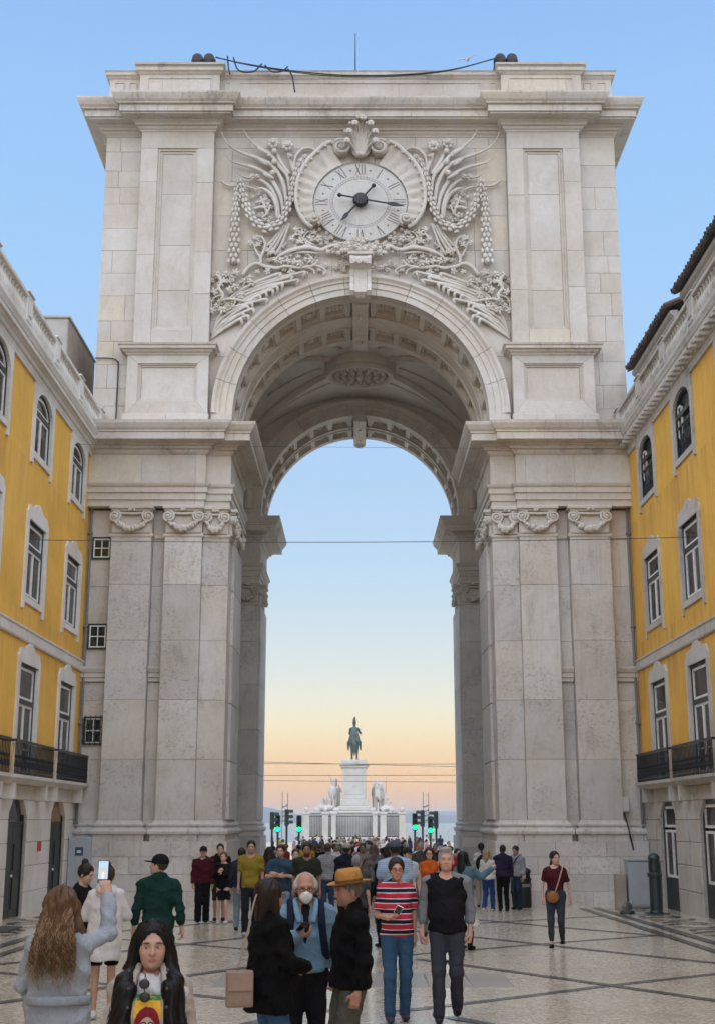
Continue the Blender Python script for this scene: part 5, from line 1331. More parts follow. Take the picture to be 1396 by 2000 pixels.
# ------------------------------------------------------------------ equestrian monument in the square
M['bronze'] = plain_mat('green_bronze', (.10,.145,.13), .6, .1, var=.35, scale=2.5)
M['marble'] = stone_mat('white_monument_stone', [(.60,.585,.56), (.57,.555,.535)], stain=.3, streak=.3)
MX, MY = -.33, 140.0; MZ = ground_z(140)
MON = empty('equestrian_monument', (MX, MY, MZ), label='equestrian bronze statue on a tall white pedestal in the distance', cat='monument')
def Bm(): return MB((0,0,-0))
def fm(b, name, mat, par=MON, **k): return b.build(name, M[mat], par, **k)
O = -MZ      # heights below are above the river quay datum 0
def lv(z): return z+O
b = Bm(); b.box(-5.6, 5.6, -5.6, 5.6, 0, lv(0.1)); b.box(-5.2, 5.2, -5.2, 5.2, lv(.1), lv(.45), .05); fm(b, 'steps', 'marble')
b = Bm(); b.box(-2.3, 2.3, -2.6, 2.6, lv(.4), lv(3.0), .05); b.box(-2.6, 2.6, -2.9, 2.9, lv(2.75), lv(3.1), .06); low = fm(b, 'lower_block', 'marble')
b = Bm(); b.box(-1.75, 1.75, -2.3, 2.3, lv(3.1), lv(3.6), .08); b.box(-1.45, 1.45, -2.1, 2.1, lv(3.6), lv(4.3), .05); b.box(-1.28, 1.28, -1.9, 1.9, lv(4.3), lv(7.55), .05); b.box(-1.42, 1.42, -2.05, 2.05, lv(7.55), lv(7.8), .06); b.box(-1.55, 1.55, -2.2, 2.2, lv(7.8), lv(8.0), .05); b.box(-1.35, 1.35, -2.0, 2.0, lv(8.0), lv(8.4), .05); fm(b, 'pedestal', 'marble')
b = Bm(); b.box(-.95, .95, -1.93, -1.89, lv(4.8), lv(7.1), .02); fm(b, 'pedestal_panel', 'marble', low)
# fence: stone posts, iron bars
for x in (-4.9, -2.95, -2.1, 2.1, 2.95, 4.9):
    b = Bm(); w = .32 if abs(x) != 2.1 else .24; b.box(x-w, x+w, -5.1, -4.5, lv(.2), lv(2.75), .03); b.box(x-w-.1, x+w+.1, -5.2, -4.4, lv(2.75), lv(2.95), .03)
    if abs(x) != 2.1: b.lathe(x, -4.8, [(.1,lv(2.95)),(.18,lv(3.05)),(.24,lv(3.25)),(.12,lv(3.4)),(.05,lv(3.5))], 8)
    fm(b, 'fence_post', 'marble')
M['bars'] = plain_mat('fence_iron', (.05,.055,.055), .5, bump=0)
for (x0, x1) in ((-4.58,-3.27), (3.27,4.58), (-1.86,1.86), (-2.63,-2.34), (2.34,2.63)):
    b = Bm(); b.box(x0, x1, -4.83, -4.77, lv(2.5), lv(2.58)); b.box(x0, x1, -4.83, -4.77, lv(.5), lv(.58)); n = max(2, int((x1-x0)/.16))
    for i in range(n): xx = x0+(i+.5)*(x1-x0)/n; b.box(xx-.022, xx+.022, -4.82, -4.78, lv(.3), lv(2.7))
    tag(fm(b, 'fence_bars', 'bars'), kind='stuff')
    b = Bm(); b.box(x0, x1, -5.0, -4.6, lv(.1), lv(.32), .02); fm(b, 'fence_kerb', 'marble')
for s in (-1, 1):
    b = Bm(); b.box(s*4.9-.3, s*4.9+.3, -4.4, 4.9, lv(.2), lv(.5)); fm(b, 'fence_kerb', 'marble')
# side groups: a horse on the left, an elephant on the right, each with figures
def figure_prims(x, y, z, h, lean=0):
    k = h/1.75
    P = [ell((x, y, z+1.62*k), (.10*k,.11*k,.13*k)), cone((x, y, z+.9*k), (x+lean*.2, y, z+1.4*k), .20*k, .18*k, .08), cone((x-.1*k, y, z), (x-.08*k, y, z+.95*k), .11*k, .14*k, .06), cone((x+.1*k, y, z), (x+.08*k, y, z+.95*k), .11*k, .14*k, .06)]
    for q in (-1, 1): P += [cone((x+q*.2*k, y, z+1.38*k), (x+q*.34*k, y-.1*k, z+1.1*k), .07*k, .06*k, .04), cone((x+q*.34*k, y-.1*k, z+1.1*k), (x+q*.2*k, y-.25*k, z+1.25*k), .06*k, .05*k, .03)]
    return P
zb = lv(3.1)
hp = [ell((-2.75,0,zb+2.0),(.62,1.0,.75),.2), ell((-2.75,-.9,zb+1.9),(.55,.5,.7),.2), cone((-2.75,.7,zb+2.3),(-2.6,1.3,zb+3.2),.42,.3,.15), cone((-2.6,1.2,zb+3.2),(-2.5,1.8,zb+3.0),.26,.16,.1)]
for (x, y, z1) in ((-3.05,-.9,0), (-2.45,-.9,0), (-3.0,.8,0), (-2.4,.9,.5)): hp += [cone((x, y, zb+1.5), (x, y-.1, zb+.8), .24, .15, .1), cone((x, y-.1, zb+.8), (x, y, zb+z1), .14, .13, .06)]
hp += [cone((-2.75,-1.3,zb+2.2),(-2.8,-1.5,zb+1.0),.14,.08,.08)]+figure_prims(-3.6,-.9,zb,1.6)+figure_prims(-2.2,-.6,zb+.6,2.2)+[cone((-2.9,-.2,zb+2.9),(-3.3,-.1,zb+4.0),.10,.05,.05), ell((-3.3,-1.3,zb+.3),(.9,.6,.35),.1), ell((-4.2,-1.0,zb+.3),(.5,.5,.4),.1), cone((-4.1,-1,zb+.3),(-4.0,-1,zb+1.1),.18,.15,.08), ell((-4.0,-1,zb+1.3),(.14,.14,.17),.05)]
V, F = sculpt(hp, .075); V[:,0] = V[:,0]*.9+.25; o = link('sculpture_group', np_mesh('sculpture_group', V, F, M['marble']), MON); o['label'] = 'white carved horse and figures left of the pedestal'
ep_ = [ell((2.75,0,zb+1.9),(.75,1.2,.95),.2), ell((2.8,-1.1,zb+2.6),(.48,.5,.55),.2), cone((2.8,-1.5,zb+2.5),(2.9,-1.8,zb+1.2),.2,.12,.1), ell((3.25,-1.0,zb+2.6),(.1,.35,.45),.06), ell((2.35,-1.0,zb+2.6),(.1,.35,.45),.06)]
for (x, y) in ((2.4,-.7), (3.15,-.7), (2.4,.8), (3.15,.8)): ep_ += [cone((x, y, zb+1.4), (x, y, zb), .3, .24, .12)]
ep_ += figure_prims(3.6,-1.2,zb,1.9)+figure_prims(2.6,-1.7,zb+1.5,1.9)+[cone((3.7,-.6,zb+1.5),(3.75,-.5,zb+3.6),.12,.05,.05), ell((3.6,-1.2,zb+.25),(.8,.7,.32),.1), ell((4.2,-1.0,zb+.2),(.4,.4,.3),.1), cone((4.15,-1,zb+.2),(4.2,-1,zb+.9),.16,.13,.06)]
V, F = sculpt(ep_, .075); V[:,0] = V[:,0]*.9; o = link('sculpture_group', np_mesh('sculpture_group', V, F, M['marble']), MON); o['label'] = 'white carved elephant and figures right of the pedestal'
for x in (-3.9, 3.9, -1.9, 1.9):
    b = Bm(); b.lathe(x, -3.2, [(.2,lv(2.9)),(.3,lv(3.0)),(.34,lv(3.2)),(.2,lv(3.4)),(.1,lv(3.45))], 8); fm(b, 'urn', 'marble')
b = Bm(); b.box(-4.6, 4.6, -3.6, 3.6, lv(.4), lv(2.85), .05); b.box(-4.7, 4.7, -3.7, 3.7, lv(2.85), lv(3.02), .04); fm(b, 'terrace', 'marble')
# bronze horse and rider, seen from behind
zb = lv(8.4)
hs = [ell((0,.0,zb+1.95),(.52,.95,.55),.2), ell((0,-.75,zb+2.0),(.56,.55,.62),.2), ell((0,.75,zb+2.05),(.48,.5,.58),.2), cone((0,1.0,zb+2.3),(.05,1.45,zb+3.1),.34,.22,.12), cone((.05,1.4,zb+3.1),(.1,1.9,zb+2.85),.2,.12,.08), cone((0,-1.15,zb+2.3),(.02,-1.45,zb+1.6),.16,.2,.1), cone((.02,-1.45,zb+1.6),(0,-1.35,zb+.5),.2,.07,.1)]
for (x, y, k, z1) in ((-.26,-.8,-.1,0), (.26,-.75,.0,0), (-.25,.85,0,0), (.25,.95,.35,.55)): hs += [cone((x, y, zb+1.6), (x, y-.12+k, zb+.85), .25, .13, .1), cone((x, y-.12+k, zb+.85), (x, y+k, zb+.12+z1), .12, .09, .05), ell((x, y+.05+k, zb+.1+z1), (.12,.16,.11), .04)]
V, F = sculpt(hs, .05); link('horse', np_mesh('horse', V, F, M['bronze']), MON)
rd = [cone((0,-.05,zb+2.45),(0,-.05,zb+3.3),.34,.30,.12), ell((0,-.05,zb+3.35),(.42,.24,.2),.1), cone((0,-.05,zb+3.4),(0,-.05,zb+3.75),.13,.12,.06), ell((0,-.03,zb+3.88),(.19,.21,.24),.05), ell((0,-.05,zb+4.08),(.24,.27,.10),.04), ell((0,-.08,zb+4.3),(.16,.22,.22),.06), ell((.03,-.15,zb+4.52),(.10,.16,.16),.05)]
rd += [cone((-.4,-.05,zb+3.35),(-.52,.05,zb+2.85),.14,.11,.06), cone((-.52,.05,zb+2.85),(-.35,.45,zb+2.75),.1,.08,.05), cone((.4,-.05,zb+3.35),(.62,.05,zb+2.9),.14,.11,.06), cone((.62,.05,zb+2.9),(.75,.4,zb+2.95),.1,.07,.05), cone((.75,.4,zb+2.5),(.76,.42,zb+3.5),.03,.03,.02)]
for q in (-1, 1): rd += [cone((q*.25,.1,zb+2.4),(q*.62,.25,zb+1.9),.2,.15,.08), cone((q*.62,.25,zb+1.9),(q*.66,.1,zb+1.2),.14,.09,.06), ell((q*.66,.2,zb+1.15),(.09,.2,.08),.04)]
rd += [cone((0,-.3,zb+3.3),(0,-.85,zb+2.5),.30,.50,.15,.4), cone((-.3,-.5,zb+2.5),(-.62,-.3,zb+1.7),.22,.16,.1), cone((.3,-.5,zb+2.5),(.58,-.3,zb+1.8),.22,.14,.1)]
V, F = sculpt(rd, .045); link('rider', np_mesh('rider', V, F, M['bronze']), MON)
# two tall masts on the quay
for px, lb in ((557, 'thin mast with lamps on the quay left of the monument'), (831, 'thin mast with lamps on the quay right of the monument')):
    y = 215; x = (px-698)/2500*y*.975; t = empty('quay_mast', (x, y, ground_z(y)), label=lb, cat='mast', group='masts on the quay')
    for q in (-.45, .45): b = MB(); b.tube([Vector((q,0,0)), Vector((q,0,8.2))], .05, 6); b.build('pole', M['wire'], t)
    for k in range(4): b = MB(); b.box(-.4, .4, -.08, .08, 3.6+.75*k, 3.85+.75*k); b.v = [(x_, y_, z_+x_*.35) for x_, y_, z_ in b.v]; b.build('lamp_bar', M['numeral'], t)
# ------------------------------------------------------------------ people: sculpted bodies, clothes and hair as separate parts
def skin_material():
    m, t, b = new_mat('skin'); g = NG(t); at = g.n('VertexColor', layer_name='Col'); pos = g.n('TexCoord').outputs['Object']
    n = g.noise(pos, 60, 4, .6); c = g.mix(g.mapr(n, .3, .75, 0, .25), at.outputs[0], g.mix(1., at.outputs[0], (.86,.74,.70), 'MULTIPLY')); g.l(c, b.inputs['Base Color'])
    b.inputs['Roughness'].default_value = .52; b.inputs['Specular IOR Level'].default_value = .35
    b.inputs['Subsurface Weight'].default_value = .06; b.inputs['Subsurface Radius'].default_value = (.012,.005,.003); g.bump(n, .08, .002, b); return m
def cloth_material(name='cloth', rough=.85, weave=240, sheen=.15, fold=.65):
    m, t, b = new_mat(name); g = NG(t); oi = g.n('ObjectInfo'); pos = g.n('TexCoord').outputs['Object']
    n = g.noise(pos, 9, 5, .6); f = g.noise(pos, weave, 2, .5); c = oi.outputs['Color']
    c = g.mix(g.mapr(n, .35, .7, 0, .55), c, g.mix(1., c, (.70,.70,.72), 'MULTIPLY')); c = g.mix(g.mapr(f, .4, .65, 0, .25), c, g.mix(1., c, (.75,.75,.75), 'MULTIPLY'))
    g.l(c, b.inputs['Base Color']); b.inputs['Roughness'].default_value = rough; b.inputs['Specular IOR Level'].default_value = .12; b.inputs['Sheen Weight'].default_value = 0
    wr = g.noise(g.scale(pos, (1,1,.55)), 11, 4, .6, 1.2); h = g.math('ADD', g.math('MULTIPLY', wr, 4.), g.math('MULTIPLY', f, .25)); g.bump(h, fold, .012, b); return m
def hair_material():
    m, t, b = new_mat('hair'); g = NG(t); oi = g.n('ObjectInfo'); pos = g.n('TexCoord').outputs['Object']
    st = g.noise(g.scale(pos, (1,1,.06)), 150, 3, .6, .3); st2 = g.noise(g.scale(pos, (1,1,.12)), 30, 3, .6); c = oi.outputs['Color']
    c = g.mix(g.mapr(st, .35, .65), g.mix(1., c, (.70,.70,.70), 'MULTIPLY'), g.mix(1., c, (1.25,1.22,1.2), 'MULTIPLY')); c = g.mix(g.mapr(st2, .4, .65, 0, .5), c, g.mix(1., c, (.55,.52,.5), 'MULTIPLY'))
    g.l(c, b.inputs['Base Color']); b.inputs['Roughness'].default_value = .48; b.inputs['Specular IOR Level'].default_value = .22; g.bump(g.math('ADD', st, st2), .35, .004, b); return m
M['skin'] = skin_material(); M['cloth'] = cloth_material(); M['denim'] = cloth_material('denim', .9, 420, .1, .5); M['leather'] = cloth_material('leather', .5, 90, 0, .25); M['hair'] = hair_material()
def pattern_mat(name, fn, rough=.85):
    m, t, b = new_mat(name); g = NG(t); pos = g.n('TexCoord').outputs['Object']; sx = g.n('SeparateXYZ'); g.l(pos, sx.inputs[0])
    c = fn(g, sx.outputs, pos); g.l(c, b.inputs['Base Color']); b.inputs['Roughness'].default_value = rough; b.inputs['Specular IOR Level'].default_value = .2
    wr = g.noise(g.scale(pos, (1,1,.55)), 11, 4, .6, 1.2); g.bump(wr, .5, .03, b); return m
def _stripes(g, s, pos):
    w = g.noise(pos, 5, 2); z = g.math('ADD', s[2], g.math('MULTIPLY', w, .012)); ph = g.math('FRACT', g.math('MULTIPLY', z, 1/.108))
    return g.ramp(ph, [(0, (.42,.025,.055)), (.42, (.62,.60,.62)), (.50, (.012,.012,.03)), (.86, (.62,.60,.62)), (.94, (.42,.025,.055))], const=True)
M['striped'] = pattern_mat('striped_jersey', _stripes)
def _knit(g, s, pos):
    ph = g.math('FRACT', g.math('MULTIPLY', s[2], 1/.045)); n = g.noise(pos, 90, 2)
    return g.mix(g.mapr(n, .4, .6), g.ramp(ph, [(0, (.16,.17,.18)), (.5, (.30,.31,.32)), (.75, (.10,.11,.12))], const=True), (.2,.21,.22,1))
M['knit'] = pattern_mat('banded_knit', _knit)
def _pin(g, s, pos):
    ph = g.math('FRACT', g.math('MULTIPLY', s[2], 1/.03)); return g.ramp(ph, [(0, (.20,.30,.46)), (.55, (.34,.42,.54))], const=True)
M['pinstripe'] = pattern_mat('pale_blue_striped_cotton', _pin)
def _floral(g, s, pos):
    v = g.noise(pos, 26, 5, .7, 1.); return g.ramp(v, [(.0, (.60,.59,.57)), (.50, (.58,.57,.55)), (.58, (.30,.30,.30)), (.64, (.50,.49,.47))])
M['floral'] = pattern_mat('printed_white_cotton', _floral)

# --- pieces of a body, 1.75 m tall, facing -y
def R3(yaw=0, pitch=0, roll=0): return np.array(Euler((pitch, roll, yaw)).to_matrix())
def tfp(p, Q, piv):
    piv = np.array(piv, float)
    if p[0] == 'c': return ('c', Q@(p[1]-piv)+piv, Q@(p[2]-piv)+piv)+p[3:]
    return ('e', Q@(p[1]-piv)+piv, p[2], p[3], Q if p[4] is None else Q@p[4])
def frame3(d, n):
    d = np.array(d, float); d /= np.linalg.norm(d); n = np.array(n, float); n -= d*n.dot(d); n /= max(1e-6, np.linalg.norm(n)); s = np.cross(n, d); return s, n, d
def hand(w, d, n, thumb, curl=.5, grip=False):
    """w wrist, d finger direction, n palm side, thumb = direction the thumb leaves to"""
    s_, n, d = frame3(d, n); th = np.array(thumb, float); s_ = s_ if s_.dot(th) > 0 else -s_; w = np.array(w, float)
    rot = np.stack([s_, n, d], 1); P = [ell(w+d*.045, (.040,.016,.052), .012, rot), cone(w-d*.03, w+d*.02, .027, .027, .02)]
    for i, (o, L) in enumerate(((.030,.068), (.010,.076), (-.010,.070), (-.029,.055))):
        b0 = w+d*.083+s_*o; c = curl*(1+.12*i); d1 = d*math.cos(c)+n*math.sin(c); d2 = d*math.cos(c*2.1)+n*math.sin(c*2.1); m1 = b0+d1*L*.52
        P += [cone(b0, m1, .0098, .0088, .006), cone(m1, m1+d2*L*.48, .0088, .0072, .004)]
    t0 = w+d*.028+s_*.034; t1 = t0+(d*.55+s_*.62+n*.35)*.036; t2 = t1+(d*.8+s_*.15+n*(.45+curl*.5))*.034; P += [cone(t0, t1, .0125, .0105, .010), cone(t1, t2, .0105, .0085, .005)]
    return P
def head_prims(f, nose=1.0):
    P = [ell((0,.012,1.655),(.076,.096,.098),.02), ell((0,-.034,1.602),(.063 if not f else .065,.063,.085),.03), ell((0,-.042,1.558),(.046 if not f else .045,.045,.036),.03), ell((0,-.080,1.541),(.018,.016,.014),.02),
         ell((.036,-.064,1.600),(.022,.022,.024),.02), ell((-.036,-.064,1.600),(.022,.022,.024),.02), ell((0,-.080,1.657),(.050,.014,.011),.02),
         cone((0,-.092,1.645),(0,-.113*nose,1.604),.0075,.0115,.010), ell((.0105,-.101,1.599),(.008,.010,.007),.006), ell((-.0105,-.101,1.599),(.008,.010,.007),.006),
         ell((0,-.0935,1.573),(.023,.010,.0055),.006), ell((0,-.092,1.563),(.020,.0105,.0065),.006), ell((.078,.012,1.615),(.009,.020,.032),.008, R3(.35)), ell((-.078,.012,1.615),(.009,.020,.032),.008, R3(-.35))]
    S = [ell((.031,-.101,1.633),(.017,.015,.010),.012), ell((-.031,-.101,1.633),(.017,.015,.010),.012), ell((0,-.106,1.5675),(.018,.006,.0016),.003)]
    return P, S
def folds(amp, fx=23., fz=15., ph=0.):
    def f(X, Y, Z, D):
        w = np.sin(X*fx*.6+Z*fz+ph)+.7*np.sin(X*fx-Z*fz*1.7+Y*19+1.3+ph)+.5*np.sin(Y*fx*1.3+Z*fz*2.4+2.1*ph)+.4*np.sin((X+Y)*47+Z*9+ph)
        r = (1-np.abs(np.sin(X*fx*.35+Z*fz*.9+2.2*np.sin(Y*7+Z*5+ph)+ph)))**3+(1-np.abs(np.sin(Y*fx*.4-Z*fz*1.1+1.8*np.sin(X*9+ph)+2*ph)))**3
        return D+amp*(w*.42-r*.75+.3)
    return f
def ik(hip, ank, l1=.43, l2=.42, fwd=(0,-1,0)):
    h, a = np.array(hip, float), np.array(ank, float); v = a-h; L = min(np.linalg.norm(v), l1+l2-.002); u = v/np.linalg.norm(v)
    x = (l1*l1-l2*l2+L*L)/(2*L); hh = math.sqrt(max(0, l1*l1-x*x)); f = np.array(fwd, float); f = f-u*f.dot(u); f /= np.linalg.norm(f); return h+u*x+f*hh

RES = {'near': (.015,.0055,.0065), 'mid': (.021,.009,.011), 'far': (.034,.017,.022)}
def make_person(S, lod='mid', seed=0):
    """S is a dict of looks; returns a list of (part name, mesh, colour)"""
    g = S.get; f = g('sex', 'm') == 'f'; wf = g('build', 1.0)*1.07; h = g('h', 1.72)/1.75; rb, rh, rha = RES[lod]; ph = seed*1.7
    SH = (.158 if f else .186)*(.5+.5*wf); out = []
    sk = np.array(g('skin', (.46,.28,.20)))
    # --- skeleton
    arms = {}
    for s in (-1, 1):
        a = g('armR' if s < 0 else 'armL')
        e, w = a[:2] if a else ((s*(SH+.030), .035, 1.125), (s*(SH+.040), -.045, .88))
        opt = a[2] if a and len(a) > 2 else {}
        arms[s] = (np.array((s*(SH-.005), .012, 1.405)), np.array(e, float), np.array(w, float), opt)
    legs = {}
    st = g('stride', 0.0); sp = g('stance', .095)
    for s in (-1, 1):
        ay = -st if s < 0 else st; az = .085+(0.05 if ay > .08 else 0)
        hip = np.array((s*.092, 0, .92)); an = np.array((s*sp, ay, az)); legs[s] = (hip, ik(hip, an), an)
    HQ = R3(g('yaw', 0), g('nod', 0), g('tilt', 0)); PV = (0, .02, 1.50)
    # --- torso shared by body and clothes
    def torso(wd=1.0):
        b = wd*wf
        P = [ell((0,.004,1.30),(.160*b if f else .172*b,.112*(.6+.4*b),.20),.06), ell((0,.002,1.11),((.128 if f else .150)*b,.103*(.4+.6*b),.17),.06), ell((0,.008,.95),((.168 if f else .160)*b,.122*(.5+.5*b),.13),.06),
             cone((-SH+.035,.014,1.395),(SH-.035,.014,1.395),.058,.058,.05), cone((-.035,.022,1.480),(-SH+.02,.014,1.405),.040,.046,.05), cone((.035,.022,1.480),(SH-.02,.014,1.405),.040,.046,.05)]
        if f: P += [ell((.072*b,-.080,1.285),(.062,.062,.066),.04), ell((-.072*b,-.080,1.285),(.062,.062,.066),.04)]
        if g('belly'): P.append(ell((0,-.05-.05*g('belly'),1.09),(.135*b,.10,.155),.08))
        return P
    # --- body: trunk and limbs, then finer head and hands laid over the same surface
    B = torso(.93)+[cone((0,.02,1.44),(0,.006,1.555),.054 if not f else .047,.050 if not f else .043,.03)]
    for s in (-1, 1):
        sh, e, w, _ = arms[s]; B += [cone(sh, e, .047 if not f else .040, .037, .03), cone(e, w, .037, .025, .015)]
        hp, kn, an = legs[s]; B += [cone(hp, kn, .078, .052, .03), cone(kn, kn*.62+an*.38+np.array((0,.012,0)), .050, .050, .02), cone(kn*.62+an*.38+np.array((0,.012,0)), an, .050, .033, .02), cone(an, an+np.array((0,-.06,-.04)), .035, .032, .02)]
    V, F = sculpt(B, rb, infl=-.004); C = np.tile(np.append(sk, 1), (len(V), 1)); VS, FS, CS = [V], [F], [C]; nv = len(V)
    def addp(V, F, C):
        nonlocal nv
        VS.append(V); FS.append(F+nv); CS.append(C); nv += len(V)
    hP, hS = head_prims(f, g('nose', 1.0)); hP.append(cone((0,.02,1.46),(0,.006,1.56),.050 if not f else .043,.050 if not f else .043,.03))
    V, F = sculpt(hP, rh, hS); L = V.copy(); C = np.tile(np.append(sk, 1), (len(V), 1))
    def blend(m, col): C[:, :3] = C[:, :3]*(1-m[:, None])+np.array(col)*m[:, None]
    sst = lambda v, a, b: np.clip((v-a)/(b-a), 0, 1)
    front = sst(-L[:,1], .05, .075)
    blend(front*.30*np.exp(-(((np.abs(L[:,0])-.040)/.02)**2+((L[:,2]-1.597)/.022)**2)), sk*np.array((1.25,.75,.72)))
    lip = front*sst(1-((L[:,0]/.0255)**2+((L[:,2]-1.568)/.0115)**2), 0, .35); blend(lip, np.array(g('lip', sk*np.array((.92,.52,.52)))))
    br = front*sst(1-(((np.abs(L[:,0])-.033)/.021)**2+((L[:,2]-1.653-.004*np.cos((np.abs(L[:,0])-.03)*70))/.0058)**2), 0, .4); blend(br*.9, g('brow', (.02,.015,.012)))
    ey = front*sst(1-(((np.abs(L[:,0])-.031)/.019)**2+((L[:,2]-1.634)/.012)**2), 0, .5); blend(ey*.45, sk*.45)
    if g('stubble'): sb = sst(-L[:,1], .0, .05)*sst(1.592-L[:,2], 0, .02)*sst(L[:,2], 1.50, 1.525)*(1-lip); blend(sb*g('stubble'), g('beardcol', (.10,.075,.06)))
    addp((HQ@(V-np.array(PV)).T).T+np.array(PV), F, C)
    if lod != 'far':      # eyes
        for s in (-1, 1):
            c0 = np.array((s*.031,-.0795,1.6325)); V, F = sculpt([ell(c0, (.0130,.0115,.0066), 0)], .0028 if lod == 'near' else .005); d = V-c0; gz_ = g('gaze', 0)
            m = ((d[:,0]-gz_*.004)**2+d[:,2]**2 < .0054**2) & (d[:,1] < 0); C = np.tile((.42,.40,.38,1.), (len(V),1)); C[m] = (.025,.014,.010,1); up = d[:,2] > .0042; C[up] = (*(sk*.5), 1)
            addp((HQ@(V-np.array(PV)).T).T+np.array(PV), F, C)
    for s in (-1, 1):
        sh, e, w, op = arms[s]; d = op.get('dir', w-e); n = op.get('palm', (-s*.9,.25,0)); th = op.get('thumb', (0,-1,.1)); hp_ = hand(w, d, n, th, op.get('curl', .7))
        V, F = sculpt(hp_, rha); addp(V, F, np.tile(np.append(sk*np.array((1.02,.95,.93)), 1), (len(V), 1)))
    V = np.concatenate(VS)*h; F = np.concatenate(FS); C = np.concatenate(CS)
    out.append(('body', np_mesh('body', V, F, M['skin'], C), None))
    def part(name, V, F, col, mat='cloth', sm=1):
        if len(F) == 0: return
        if sm: V = smooth_v(V, F, sm, .4)
        out.append((name, np_mesh(name, V*h, F, M[mat]), (*col, 1)))
    # --- lower garment
    top_ = min(1.08, g('hem', .90)+.025); bt = g('bottom', 'trousers'); bc = g('bottomcol', (.03,.035,.05)); hipP = [ell((0,.006,.96),((.168 if f else .160)*wf,.126*(.5+.5*wf),.13),.05), ell((0,.002,1.06),((.135 if f else .152)*wf,.110*(.4+.6*wf),.12),.05)]
    if bt in ('trousers', 'jeans', 'leggings', 'shorts', 'wide'):
        tk = {'leggings': (.092,.060,.054,.038), 'wide': (.100,.082,.078,.080)}.get(bt, (.094,.068,.064,.058)); P = list(hipP)
        for s in (-1, 1):
            hp, kn, an = legs[s]; P += [cone(hp+np.array((0,0,.02)), kn, tk[0]*(.6+.4*wf), tk[1], .035), cone(kn, kn*.5+an*.5+np.array((0,.008,0)), tk[1], tk[2], .03), cone(kn*.5+an*.5+np.array((0,.008,0)), an, tk[2], tk[3], .02)]
        lo = {'shorts': g('hem2', .50), 'leggings': .14}.get(bt, .045)
        am = .003 if bt == 'leggings' else .006
        fo = folds(am, 17., 24., ph)
        V, F = sculpt(P, rb, post=lambda X, Y, Z, D: np.maximum(np.maximum(fo(X, Y, Z, D), Z-top_), lo-Z+0*X), infl=.004); part('shorts' if bt == 'shorts' else 'leggings' if bt == 'leggings' else 'trousers', V, F, bc, g('bottommat', 'denim' if bt in ('jeans','shorts') else 'cloth'))
    elif bt == 'skirt':
        lo = g('hem2', .5); r = g('flare', .24); P = hipP+[cone((0,0,1.0),(0,.0,lo),.15,r,.06,.8)]
        fo = folds(.022, 40., 3., ph); V, F = sculpt(P, rb, post=lambda X, Y, Z, D: np.maximum(np.maximum(fo(X, Y, Z, D), Z-top_), lo-Z+0*X)); part('skirt', V, F, bc, g('bottommat', 'cloth'))
    # --- upper garment
    tl = g('sleeve', 'long'); tcol = g('topcol', (.03,.03,.04)); hem = g('hem', .90); lo_ = g('loose', .012); P = torso(1.0)
    if g('coat'): P += [cone((0,.005,1.22),(0,.005,hem),.165*wf,g('coat'),.08,.74)]
    cuff = {'long': 1.0, '34': .62, 'short': -.62, 'cap': -.35, 'none': None}[tl]
    for s in (-1, 1):
        sh, e, w, _ = arms[s]
        if cuff is None: continue
        if cuff < 0: P += [cone(sh, sh+(e-sh)*-cuff, .053, .051, .035)]
        else: P += [cone(sh, e, .053, .045, .035), cone(e, e+(w-e)*cuff, .045, .036 if tl == 'long' else .041, .02)]
    fo = folds(g('fold', .014), 15., 19., ph); nk = g('neck', .072)
    P.append(cone((0,.024,1.44),(0,.016,1.50+g('collar', 0)),.064,.060,.03))
    V, F = sculpt(P, rb, [cone((0,.004,1.44),(0,-.03,1.66),nk-.010,nk+.012,.008)]+([cone((0,-.12,1.47),(0,-.13,1.47-g('vneck')),.045,.008,.01)] if g('vneck') else []), infl=lo_, post=lambda X, Y, Z, D: np.maximum(fo(X, Y, Z, D), hem-Z+.008*np.sin(X*21+ph)+0*Y))
    part(g('topname', 'shirt'), V, F, tcol, g('topmat', 'cloth'))
    if g('hood'):
        V, F = sculpt([ell((0,.10,1.44),(.125,.075,.085),.04), cone((-.085,.02,1.50),(.0,.12,1.47),.04,.05,.05), cone((.085,.02,1.50),(.0,.12,1.47),.04,.05,.05)], rb, post=folds(.008,30,20,ph)); part('hood', V, F, tcol)
    # --- shoes
    if g('shoe', 1):
        sc_ = g('shoecol', (.02,.02,.02)); P = []
        for s in (-1, 1):
            an = legs[s][2]; tilt = -.35 if an[2] > .1 else 0; Q = R3(0, tilt); c0 = an+np.array((0,-.055,-.045)); P += [ell(c0, (.047,.135,.040), .02, Q), ell(an+np.array((0,.005,-.02)), (.044,.052,.05), .03)]
        bz = g('boot'); 
        if bz: P += [cone(legs[s][2], legs[s][2]+(legs[s][1]-legs[s][2])*bz, .048, .060, .02) for s in (-1, 1)]
        V, F = sculpt(P, min(rb, .016) if lod != 'far' else rb, post=lambda X, Y, Z, D: np.maximum(D, .004-Z+0*X+0*Y)); part('shoes', V, F, sc_, 'leather')
        if g('sole'):
            P = [ell(legs[s][2]+np.array((0,-.055,-.067)), (.050,.138,.020), .0) for s in (-1, 1)]; V, F = sculpt(P, min(rb, .012)); part('soles', V, F, g('sole'))
    # --- hair
    ht = g('hair', 'short'); hc = g('haircol', (.02,.014,.010)); T = lambda P: [tfp(p, HQ, PV) for p in P]
